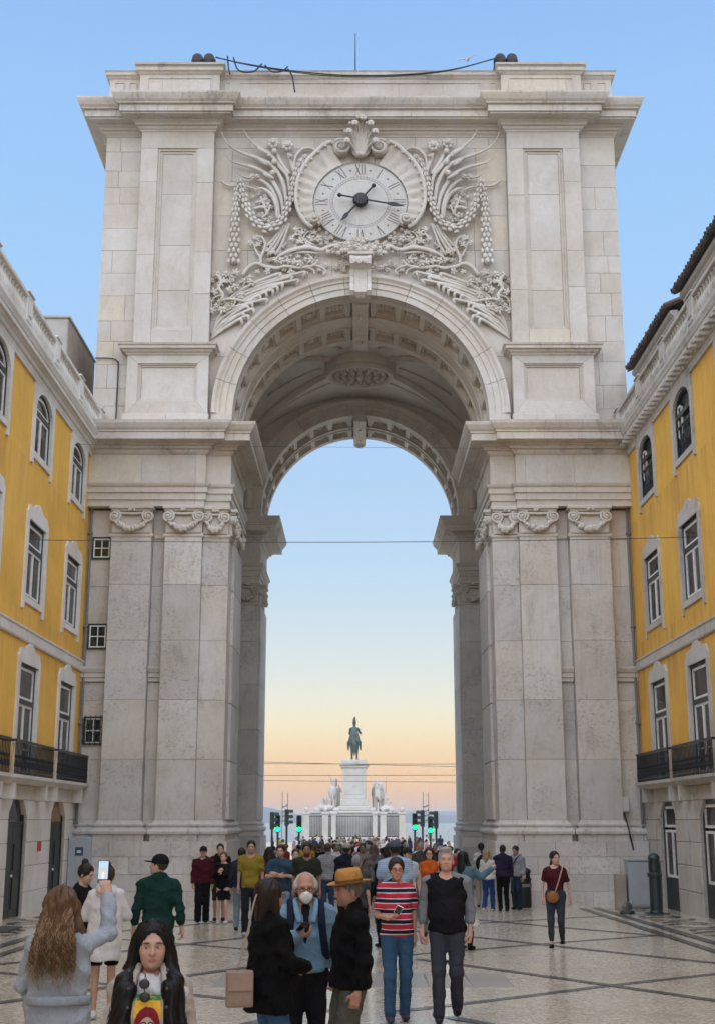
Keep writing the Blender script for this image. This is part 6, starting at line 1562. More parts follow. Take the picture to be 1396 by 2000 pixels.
    if ht != 'none':
        thick = {'short': .012, 'crop': .006, 'buzz': .003}.get(ht, .014)
        cap_ = [ell((0,.020,1.664),(.078+thick,.097+thick,.096+thick),.02)]
        cut = [ell((0,-.105,1.606),(.080,.080,.104),.012), ell((.088,-.01,1.575),(.03,.05,.055),.01), ell((-.088,-.01,1.575),(.03,.05,.055),.01), ell((0,.05,1.50),(.09,.10,.062),.02)]
        if ht in ('long', 'wavy', 'bob', 'tail', 'bun'): cut = [ell((0,-.108,1.606),(.066,.082,.112),.012), ell((0,-.07,1.782),(.005,.07,.03),.006)]+([ell((0,.05,1.49),(.085,.10,.065),.02)] if ht in ('tail', 'bun') else [])
        if ht == 'fringe_bald': cap_ = [ell((0,.036,1.660),(.090,.094,.092),.02), ell((.082,.025,1.640),(.020,.055,.045),.02), ell((-.082,.025,1.640),(.020,.055,.045),.02)]; cut = [ell((0,-.075,1.70),(.066,.105,.13),.01), ell((0,-.105,1.60),(.085,.085,.11),.012), ell((0,.05,1.50),(.09,.10,.062),.02)]
        if g('quiff'): cap_ += [ell((0,-.045,1.745),(.062,.05,.028),.03)]
        P = T(cap_); S_ = T(cut); ex = []
        if ht in ('long', 'wavy'):
            ln = g('hairlen', 1.22); r2 = g('hairw', .085)
            ex = [cone((0,.085,1.66),(0,.115,ln+.1),.085,r2,.06,.62), cone((0,.115,ln+.12),(.01,.12,ln),r2,r2*.55,.05,.6)]
            lx, ly = g('lockx', .12), g('locky', -.02)
            for s in (-1, 1): ex += [cone((s*.082,.03,1.66),(s*.110,.02 if not g('front') else -.01,1.48),.034,.044,.03)]+([cone((s*.110,.02,1.48),(s*lx,ly,ln),.044,.026,.03)] if not g('front') else [cone((s*.105,-.015,1.49),(s*(lx-.008),-.130,1.42),.044,.046,.03), cone((s*(lx-.008),-.130,1.42),(s*(lx+.004),ly-.01,1.25),.046,.036,.03), cone((s*(lx+.004),ly-.01,1.25),(s*(lx-.006),ly-.012,ln),.036,.022,.03), cone((s*(lx+.02),-.075,1.46),(s*(lx+.05),ly+.03,1.24),.042,.034,.03), cone((s*(lx+.05),ly+.03,1.24),(s*(lx+.03),ly+.01,ln+.06),.034,.016,.03)])
        elif ht == 'bob':
            ex = [cone((0,.07,1.66),(0,.075,1.50),.080,.075,.05,.75)]+[cone((s*.084,.01,1.68),(s*.088,-.005,1.50),.028,.034,.03) for s in (-1, 1)]
        elif ht == 'tail': ex = T([ell((0,.12,1.70),(.03,.035,.03),.02), cone((0,.125,1.69),(0,.16,1.52),.032,.022,.02), cone((0,.16,1.52),(0,.15,1.42),.022,.008,.02)])
        elif ht == 'bun': ex = T([ell((0,.075,1.775),(.045,.045,.042),.02)])
        wv = g('wave', .006)
        def strand(X, Y, Z, D):
            th = np.arctan2(X, Y+.02+0*Z); return D+wv*(np.sin(th*17+np.sin(Z*31+ph)*1.2)+.6*np.sin(th*37+Z*22+ph)+(.5*np.sin(Z*60+th*5) if ht == 'wavy' else 0))*.6
        V, F = sculpt(P+ex, max(rh*1.3, .008) if lod != 'far' else rh*1.3, S_, post=strand); part('hair', V, F, hc, 'hair')
    if g('cap'):
        Q = [ell((0,.018,1.690),(.092,.112,.075),.02), cone((0,-.085,1.690),(0,-.165,1.675),.070,.055,.02)]
        def capcut(X, Y, Z, D): return D
        V1, F1 = sculpt(T([ell((0,.018,1.682),(.093,.113,.092),.02)]), rh*1.2, T([ell((0,.018,1.590),(.13,.15,.085),.004)])); V2, F2 = sculpt(T([ell((0,-.120,1.672),(.066,.085,.009),.0)]), max(.005, rh*.8))
        if g('capback'): pass
        part('cap', np.concatenate([V1, V2]), np.concatenate([F1, F2+len(V1)]), g('cap'))
    if g('strawhat'):
        b = MB(); b.lathe(0, .012, [(.163,1.700),(.155,1.692),(.12,1.692),(.100,1.700),(.098,1.74),(.092,1.785),(.072,1.806),(.03,1.796),(.0,1.792)], 28, caps=False); b.lathe(0, .012, [(.161,1.697),(.12,1.687),(.095,1.694)], 28, caps=False)
        b.v = [(x, y*1.12, z+.012*(abs(x)/.16)**2*(1 if abs(x) > .1 else 0)) for x, y, z in b.v]; V = np.array(b.v); V = ((HQ@(V-np.array(PV)).T).T+np.array(PV))*h; b.v = [tuple(p) for p in V]; out.append(('straw_hat', b.mesh('straw_hat', M['cloth'], smooth=True, angle=60), (*g('strawhat'), 1)))
        b = MB(); b.lathe(0, .012, [(.1000,1.702),(.102,1.705),(.101,1.722),(.0990,1.724)], 28, caps=False); b.v = [(x, y*1.12, z) for x, y, z in b.v]; V = ((HQ@(np.array(b.v)-np.array(PV)).T).T+np.array(PV))*h; b.v = [tuple(p) for p in V]; out.append(('hat_band', b.mesh('hat_band', M['cloth'], smooth=True), (.16,.08,.03,1)))
    if g('glasses'):
        b = MB(); col = g('glasses')
        for s in (-1, 1): b.tube([Vector((s*.032+.023*math.cos(a), -.112+.006*abs(math.cos(a)), 1.630+.0165*math.sin(a))) for a in [2*PI*i/12 for i in range(13)]], .0026, 5); b.tube([Vector((s*.055,-.106,1.634)), Vector((s*.078,-.06,1.634)), Vector((s*.083,.01,1.630))], .002, 4)
        b.tube([Vector((-.010,-.113,1.634)), Vector((.010,-.113,1.634))], .002, 4); V = ((HQ@(np.array([tuple(p) for p in b.v])-np.array(PV)).T).T+np.array(PV))*h; b.v = [tuple(p) for p in V]; out.append(('glasses', b.mesh('glasses', M['leather'], smooth=True), (*col, 1)))
    if g('mask'):
        V, F = sculpt(T([ell((0,-.078,1.570),(.055,.048,.048),.02), cone((0,-.118,1.598),(0,-.105,1.54),.018,.020,.03)]), rh, T([ell((0,.0,1.58),(.075,.085,.12),.004)])); part('face_mask', V, F, (.72,.72,.71))
    return out, (arms, legs, HQ, h)
NP = [0]
def person(label, x, y, rz, S, lod='mid', group=None):
    NP[0] += 1
    t = empty('person', (x, y, ground_z(y)+S.get('dz', 0)), rz, label=label, cat='person', group=group)
    parts, info = make_person(S, lod, NP[0])
    for nm, me, col in parts: link(nm, me, t, color=col)
    return t, info
# ------------------------------------------------------------------ the people in the street
BK = PI          # facing away from the camera, towards the arch
LIGHT, TAN, BROWN = (.46,.30,.23), (.36,.225,.155), (.15,.085,.058)
BLACK, NAVY, JEANS, DJEANS, WHITE = (.006,.006,.007), (.018,.022,.045), (.055,.105,.20), (.03,.05,.10), (.62,.62,.62)
def hold(s, x, y, z, **k): return k
# near figures
pw, _ = person('woman in pale grey coat with long wavy hair raising a phone, seen from behind', -1.86, 8.45, BK+R(-4), dict(sex='f', h=1.68, topcol=(.33,.37,.42), topname='coat', hem=.72, coat=.20, loose=.010, fold=.016, bottom='trousers', bottomcol=(.33,.37,.42), hair='wavy', haircol=(.115,.062,.032), hairlen=1.30, hairw=.09, wave=.012, lockx=.12, locky=.06, skin=LIGHT, yaw=.1,
    armR=((-.285,-.13,1.455), (-.235,-.24,1.690), dict(dir=(.25,-.1,.9), palm=(.3,-.9,0), thumb=(.9,-.1,.2), curl=.75)), armL=((.25,-.02,1.15), (.20,-.20,1.02))), 'near')
person('woman in white hoodie and black shorts with bare legs, seen from behind', -2.80, 14.9, BK+R(8), dict(sex='f', h=1.62, topcol=(.60,.60,.61), topname='hoodie', hem=.66, coat=.185, loose=.014, fold=.007, hood=1, bottom='shorts', bottomcol=BLACK, hem2=.60, skin=TAN, hair='bun', haircol=(.05,.025,.015), shoecol=(.5,.5,.5), armR=((-.26,-.05,1.16), (-.16,-.25,1.12)), armL=((.26,-.05,1.16), (.16,-.25,1.12))), 'mid')
person('woman with dark hair bun in black top behind the raised phone', -3.36, 16.3, R(75), dict(sex='f', h=1.62, topcol=BLACK, sleeve='short', hem=.86, hair='bun', haircol=(.018,.012,.010), skin=LIGHT, nod=.35, bottom='trousers', bottomcol=BLACK), 'mid')
person('man in dark green sweater and black cap walking away', -2.38, 16.0, BK+R(6), dict(h=1.72, build=1.10, topcol=(.008,.035,.030), topname='sweater', sleeve='34', hem=.86, loose=.014, bottom='jeans', bottomcol=(.05,.085,.15), skin=LIGHT, hair='crop', haircol=(.05,.035,.025), cap=(.010,.010,.012), yaw=1.15, nod=-.06, stride=.14, armR=((-.26,.06,1.13), (-.295,.0,.88)), armL=((.26,.02,1.13), (.295,-.08,.88))), 'near')
pf, _ = person('young woman with long black hair, white printed tee and beige jacket, in front', -1.02, 6.7, R(4), dict(sex='f', h=1.60, topcol=(.66,.66,.66), topname='tee', sleeve='none', hem=.86, vneck=.075, loose=.006, hair='long', haircol=(.005,.0045,.005), front=1, hairlen=1.02, hairw=.10, lockx=.122, locky=-.172, wave=.007, skin=(.44,.275,.21), lip=(.36,.13,.12), brow=(.012,.010,.010), yaw=.10, gaze=-1.0, bottom='jeans', bottomcol=DJEANS), 'near')
pb, _ = person('woman in long black coat with dark hair, standing left of the masked man', -.645, 10.0, R(118), dict(sex='f', h=1.66, build=1.06, topcol=(.004,.004,.005), topname='coat', hem=.78, coat=.22, loose=.018, hair='bob', haircol=(.022,.012,.009), skin=TAN, yaw=.25, glasses=(.02,.015,.015), bottom='jeans', bottomcol=(.05,.11,.22), armR=((-.24,-.04,1.15), (-.12,-.24,1.10)), armL=((.25,-.04,1.15), (.13,-.24,1.08))), 'near')
pm, _ = person('grey-haired man in light denim jacket and white face mask looking at a phone', -.42, 10.8, R(6), dict(h=1.69, build=1.10, topcol=(.16,.27,.37), topname='denim_jacket', topmat='denim', hem=.98, loose=.020, fold=.014, vneck=.30, collar=.01, bottom='trousers', bottomcol=(.010,.010,.012), skin=(.40,.215,.15), hair='fringe_bald', haircol=(.40,.40,.40), brow=(.25,.24,.23), glasses=(.015,.012,.012), mask=1, nod=.10, armR=((-.25,-.02,1.15), (-.08,-.27,1.26), dict(dir=(.9,-.25,.15), palm=(.1,.2,1), thumb=(.2,-.6,.7), curl=.6)), armL=((.26,.03,1.14), (.25,-.05,.92), dict(curl=.9))), 'near')
ph_, _ = person('man in straw hat, black jacket and grey-green trousers, seen from the side', -.055, 10.3, R(-72), dict(h=1.69, build=1.0, topcol=(.004,.004,.005), topname='jacket', hem=.90, coat=.185, loose=.016, collar=.02, bottom='wide', bottomcol=(.085,.085,.072), skin=(.36,.19,.13), hair='crop', haircol=(.12,.11,.10), strawhat=(.46,.235,.07), yaw=.0, nod=.12, stubble=.5, beardcol=(.2,.18,.17), armR=((-.22,.06,1.13), (-.21,.02,.90)), armL=((.25,.04,1.13), (.265,-.03,.89))), 'near')
ps, _ = person('woman in red, white and black striped tee and jeans holding a phone', .43, 14.75, R(6), dict(sex='f', h=1.70, build=1.02, topmat='striped', topcol=(1,1,1), topname='striped_tee', sleeve='short', hem=.90, belly=.3, bottom='jeans', bottomcol=(.035,.085,.16), skin=(.46,.26,.19), hair='tail', haircol=(.03,.016,.012), glasses=(.20,.015,.02), stride=.08, shoecol=(.05,.05,.07), nod=.05, armR=((-.215,.03,1.13), (-.10,-.22,1.12), dict(dir=(.9,-.3,.25), palm=(.1,-.1,1), thumb=(.1,-.8,.6), curl=.5)), armL=((.20,.05,1.13), (.21,.05,.88))), 'near')
pg, _ = person('grey-haired man in black raglan shirt with grey sleeves and dark trousers', .98, 14.75, R(-4), dict(h=1.80, build=1.14, belly=.35, topcol=(.010,.010,.013), topname='raglan_shirt', sleeve='none', hem=.88, loose=.010, bottom='trousers', bottomcol=(.040,.043,.060), skin=(.50,.29,.22), hair='crop', quiff=1, haircol=(.34,.33,.31), brow=(.2,.17,.14), yaw=.05, nod=-.10, stride=.10, shoecol=(.02,.02,.025), armR=((-.25,.05,1.13), (-.265,-.02,.875), dict(curl=1.0)), armL=((.25,.06,1.13), (.245,.0,.885), dict(curl=1.0))), 'near')
def add_sleeves(t, info, col, cuff, name='sleeve', r0=.055, r1=.046, mat='cloth', res=.015):
    """a sleeve of another colour, each one a part"""
    arms, legs, HQ, h = info
    for s in (-1, 1):
        sh, e, w, _ = arms[s]; V, F = sculpt([cone((s*.072,.018,1.462), sh+np.array((-s*.02,0,.005)), .044, r0+.004, .03), cone(sh, e, r0, r1+.004, .03), cone(e, e+(w-e)*cuff, r1+.004, r1-.006, .02)], res, infl=.014, post=folds(.008,15,19,s)); V = smooth_v(V, F, 1, .4)
        link(name, np_mesh(name, V*h, F, M[mat]), t, color=(*col, 1))
add_sleeves(pg, _, (.20,.215,.23), .45)
# --- things carried by the near figures
def slab_obj(name, w, d, hgt, mat, ch=.004):
    b = MB(); b.box(-w/2, w/2, -d/2, d/2, -hgt/2, hgt/2, ch); return b.mesh(name, mat)
def phone(loc, rot, label, screen=None):
    t = empty('smartphone', loc, 0, label=label, cat='phone'); t.rotation_euler = rot
    t.scale = (.9,.9,.9); link('case', slab_obj('case', .078, .010, .158, M['black']), t)
    b = MB(); b.box(-.035, .035, -.0062, -.0052, -.074, .074); link('screen', b.mesh('screen', screen or M['lens_off']), t); return t
def _scr(g, s, pos):
    # live picture of the arch on the screen: sky, stone, dark foot, bright opening
    ax = g.math('ABSOLUTE', s[0]); stone = g.math('MULTIPLY', g.math('LESS_THAN', ax, .026), g.math('LESS_THAN', s[2], .030))
    rr = g.math('ADD', g.math('POWER', g.math('MULTIPLY', s[0], 1.0), 2.), g.math('POWER', g.math('MAXIMUM', g.math('ADD', s[2], .012), 0.), 2.)); opn = g.math('LESS_THAN', rr, .011**2)
    c = g.mix(stone, (.45,.68,.95,1), (.62,.58,.53,1)); c = g.mix(opn, c, (.75,.78,.80,1)); dk = g.math('LESS_THAN', s[2], -.052); c = g.mix(dk, c, (.05,.05,.05,1)); return c
m, t_, b_ = new_mat('phone_screen'); gg = NG(t_); pos = gg.n('TexCoord').outputs['Object']; sx = gg.n('SeparateXYZ'); gg.l(pos, sx.inputs[0]); cc = _scr(gg, sx.outputs, pos); gg.l(cc, b_.inputs['Emission Color']); b_.inputs['Emission Strength'].default_value = 1.1; b_.inputs['Base Color'].default_value = (.02,.02,.02,1); M['screen'] = m
phone((-1.665,8.72,1.775), (R(-6),0,R(-3)), 'phone with a lit screen held up by the woman in grey coat', M['screen'])
phone((-.425,10.46,1.30), (R(62),0,R(25)), 'dark phone held by the masked man')
t = phone((.44,14.43,1.165), (R(50),R(25),R(0)), 'pale phone held by the woman in striped tee'); t.children[0].data = slab_obj('case', .080, .012, .160, M['frame_white'])
# shoulder bag of the woman in black
M['bagcol'] = M['leather']
t = empty('handbag', (-.85, 9.8, .79), R(10), label='beige box-shaped handbag hanging beside the woman in black coat', cat='bag')
V, F = sculpt([ell((0,0,.13),(.115,.06,.15),.02)], .012, post=lambda X, Y, Z, D: np.maximum(np.maximum(np.abs(X)-.098-.08*(.13-Z)*0, np.abs(Y)-.05), np.abs(Z-.13)-.125)+0*D); V = smooth_v(V, F, 2, .5)
link('bag_body', np_mesh('bag_body', V, F, M['leather']), t, color=(.30,.215,.165,1)); b = MB(); b.box(-.09, .09, -.062, -.052, .12, .25, .008); link('flap', b.mesh('flap', M['leather']), t, color=(.33,.235,.18,1))
b = MB(); b.tube(bez([Vector((-.02,0,.25)), Vector((.05,.04,.5)), Vector((.11,.08,.75)), Vector((.16,.16,.80))], 6), .007, 5); link('strap', b.mesh('strap', M['leather'], smooth=True), t, color=(.35,.28,.22,1))
BH_INIT = 1
# backpack straps of the masked man, dark shirt under the open jacket, jacket seam and buttons
BH = {pm.name: .966, pf.name: .926, pw.name: .96}
def onbody(t, name, pts, r, col, mat='cloth', flat=.45, n=6):
    k = BH.get(t.name, 1.0); b = MB(); b.tube(bez([Vector(p)*k for p in pts], n), r, 6, flat=flat); return link(name, b.mesh(name, M[mat], smooth=True), t, color=(*col, 1))
for s in (-1, 1): onbody(pm, 'backpack_strap', [(s*.12,.10,1.46),(s*.125,.0,1.525),(s*.125,-.10,1.44),(s*.135,-.145,1.30),(s*.16,-.12,1.14),(s*.19,-.02,1.06)], .030, (.012,.016,.035))
V, F = sculpt([ell((0,.0,1.22),(.10,.130,.30),.05)], .015, post=lambda X, Y, Z, D: np.maximum(D, np.abs(X)-.012-.13*(Z-1.02)*.55+0*Y)); link('dark_shirt', np_mesh('dark_shirt', V*.966, F, M['cloth']), pm, color=(.012,.011,.011,1))
for s in (-1, 1): onbody(pm, 'jacket_collar', [(s*.05,.06,1.525),(s*.085,-.03,1.515),(s*.075,-.105,1.44),(s*.055,-.135,1.36)], .026, (.19,.31,.42), 'denim')
onbody(pm, 'jacket_hem', [(-.17,-.03,.995),(-.12,-.125,.99),(0,-.155,.985),(.12,-.125,.99),(.17,-.03,.995)], .022, (.15,.25,.35), 'denim')
t = empty('backpack', (-.44, 11.05, 1.04), R(6), label='dark navy backpack worn by the masked man', cat='backpack')
V, F = sculpt([ell((0,0,.16),(.16,.10,.24),.02)], .015, post=folds(.008)); link('bag_body', np_mesh('bag_body', V, F, M['cloth']), t, color=(.014,.018,.04,1))
# open beige jacket, print and sunglasses of the young woman in front
def shell_half(t, col, hem=.80, mat='cloth'):
    for s in (-1, 1):
        P = [ell((s*.095,.015,1.27),(.105,.130,.24),.05), ell((s*.09,.012,1.02),(.11,.135,.22),.05), cone((s*.05,.02,1.472),(s*.158,.012,1.400),.047,.058,.05), cone((s*.158,.012,1.395),(s*.208,.02,1.14),.065,.058,.04), cone((s*.205,.02,1.14),(s*.21,-.06,.93),.055,.048,.03)]
        def post(X, Y, Z, D, s=s): return np.maximum(np.maximum(folds(.016,19,17,s)(X, Y, Z, D), .075-s*X+.05*(1.30-Z)*0+0*Y-np.where(Y > .04, .1, 0)), hem-Z+0*X)
        V, F = sculpt(P, .013, post=post); V = smooth_v(V, F, 1, .4); link('jacket_half', np_mesh('jacket_half', V*(1.62/1.75), F, M[mat]), t, color=(*col, 1))
        onbody(t, 'jacket_placket', [(s*.060,-.02,1.525),(s*.082,-.11,1.44),(s*.086,-.160,1.33),(s*.084,-.165,1.20),(s*.088,-.15,1.02)], .017, (.40,.36,.32))
        for k in range(5): b = MB(); b.ball((s*.092, -.178, 1.40-.085*k), (.008,.004,.008), 8, 5); link('snap_button', b.mesh('snap_button', M['leather']), t, color=(.10,.09,.085,1))
shell_half(pf, (.44,.40,.36))
def _print(g, s, pos):
    ax = g.math('ABSOLUTE', s[0]); n = g.noise(pos, 38, 4, .7, 1.0)
    c = g.ramp(n, [(0, (.62,.22,.02)), (.45, (.70,.36,.03)), (.62, (.66,.46,.08))])
    # green band with pale flecks over an orange field, a dark red rounded shape below it
    band_ = g.math('GREATER_THAN', s[2], 1.256); c = g.mix(band_, c, g.ramp(n, [(0, (.02,.16,.07)), (.5, (.04,.22,.08)), (.58, (.55,.45,.2))]))
    rr = g.math('ADD', g.math('POWER', g.math('MULTIPLY', s[0], 1/.062), 2.), g.math('POWER', g.math('MULTIPLY', g.math('SUBTRACT', s[2], 1.155), 1/.075), 2.)); c = g.mix(g.math('LESS_THAN', g.math('ADD', rr, g.math('MULTIPLY', n, .5)), 1.2), c, (.22,.018,.03,1))
    r2 = g.math('ADD', g.math('POWER', g.math('MULTIPLY', s[0], 1/.036), 2.), g.math('POWER', g.math('MULTIPLY', g.math('SUBTRACT', s[2], 1.135), 1/.045), 2.)); c = g.mix(g.math('LESS_THAN', r2, 1.), c, (.55,.42,.36,1))
    gx = g.math('SUBTRACT', ax, .018); r3 = g.math('SQRT', g.math('ADD', g.math('POWER', gx, 2.), g.math('POWER', g.math('SUBTRACT', s[2], 1.145), 2.))); c = g.mix(g.math('MULTIPLY', g.math('GREATER_THAN', r3, .010), g.math('LESS_THAN', r3, .0155)), c, (.015,.012,.012,1))
    return c
M['print'] = pattern_mat('shirt_print', _print, .7)
ch = make_print = None
b = MB(); n, mm = 14, 14; vs = []; fs = []
for j in range(mm+1):
    z = lerp(1.10, 1.385, j/mm)
    for i in range(n+1):
        x = lerp(-.088, .088, i/n); bust = max(0, 1-((abs(x)-.072)/.075)**2-((z-1.285)/.08)**2); y = -.132-.028*bust+.35*x*x; vs.append((x, y-.012, z))
for j in range(mm):
    for i in range(n): fs.append((j*(n+1)+i, j*(n+1)+i+1, (j+1)*(n+1)+i+1, (j+1)*(n+1)+i))
b.add(vs, fs); b.v = [(x*.926, y*.926, z*.926) for x, y, z in b.v]; link('shirt_print', b.mesh('shirt_print', M['print'], smooth=True), pf)
t = empty('sunglasses', (-1.026, 6.545, 1.305), R(4), label='dark round sunglasses hanging from the neckline of the white tee', cat='sunglasses')
for (x, z) in ((0, .030), (.004, -.030)): b = MB(); b.ball((x,-.016,z), (.026,.006,.024), 14, 6); link('lens', b.mesh('lens', M['black'], smooth=True), t)
b = MB(); b.tube([Vector((.0,-.016,.008)), Vector((.004,-.016,-.008))], .003, 5); b.tube([Vector((0,-.014,.055)), Vector((0,.0,.075)), Vector((.01,.03,.03))], .002, 5); link('frame', b.mesh('frame', M['black']), t)
# loose strands of the long-haired women: thin tapering locks over the hair mass
def locks(t, h, n, seed, z_top, z_bot, spread, col, back=False, rr=.006):
    q = random.Random(seed); b = MB()
    for i in range(n):
        a = q.uniform(-1, 1)
        if back: x0 = a*.085; P = [(x0*.8,.09,1.70),(x0*1.15,.135,1.58),(x0*1.5+q.uniform(-.02,.02),.175+q.uniform(-.01,.015),1.40),(x0*spread+q.uniform(-.03,.03),.185+q.uniform(-.02,.02),z_bot+q.uniform(0,.14))]
        else: s = 1 if a > 0 else -1; k = abs(a); P = [(s*(.02+.06*k),-.02+.06*k,1.755-.03*k),(s*(.078+.02*k),-.03+.05*k,1.66),(s*(.09+.045*k),-.05+.06*k,1.50),(s*(.10+.08*k),-.14+.05*k,1.38),(s*(.105+.09*k)+q.uniform(-.015,.015),-.215+.05*k,1.22),(s*(.11+.09*k)+q.uniform(-.02,.02),-.22+.05*k,z_bot+q.uniform(-.06,.08))]
        f1, f2, am = q.uniform(5, 9), q.uniform(0, 6), (.016 if back else .007)
        b.tube([p+Vector((am*math.sin(f1*j*.22+f2)*min(1, j/6), am*.6*math.cos(f1*j*.2+f2)*min(1, j/6), 0)) for j, p in enumerate(bez([Vector(p) for p in P], 7))], lambda u: rr*(1-.75*u*u), 5)
    V = np.array([tuple(p) for p in b.v])*h; b.v = [tuple(p) for p in V]; tag(link('hair_lock', b.mesh('hair_lock', M['hair'], smooth=True), t, color=(*col, 1)), kind='stuff')
locks(pw, .96, 260, 1, 1.7, 1.20, 1.7, (.15,.085,.042), True, .0028); locks(pw, .96, 170, 4, 1.7, 1.12, 1.9, (.30,.20,.11), True, .0026); locks(pw, .96, 200, 9, 1.7, 1.24, 1.6, (.085,.045,.024), True, .0028)
locks(pf, .926, 260, 2, 1.7, 1.10, 1.2, (.005,.0045,.005), False, .0028)
b = MB(); b.tube(bez([Vector((-.21,.02,1.02)), Vector((-.12,.16,1.03)), Vector((0,.20,1.03)), Vector((.12,.16,1.03)), Vector((.21,.02,1.02))], 5), .030, 6, flat=.35); link('coat_belt', b.mesh('coat_belt', M['cloth'], smooth=True), pw, color=(.30,.34,.39,1))
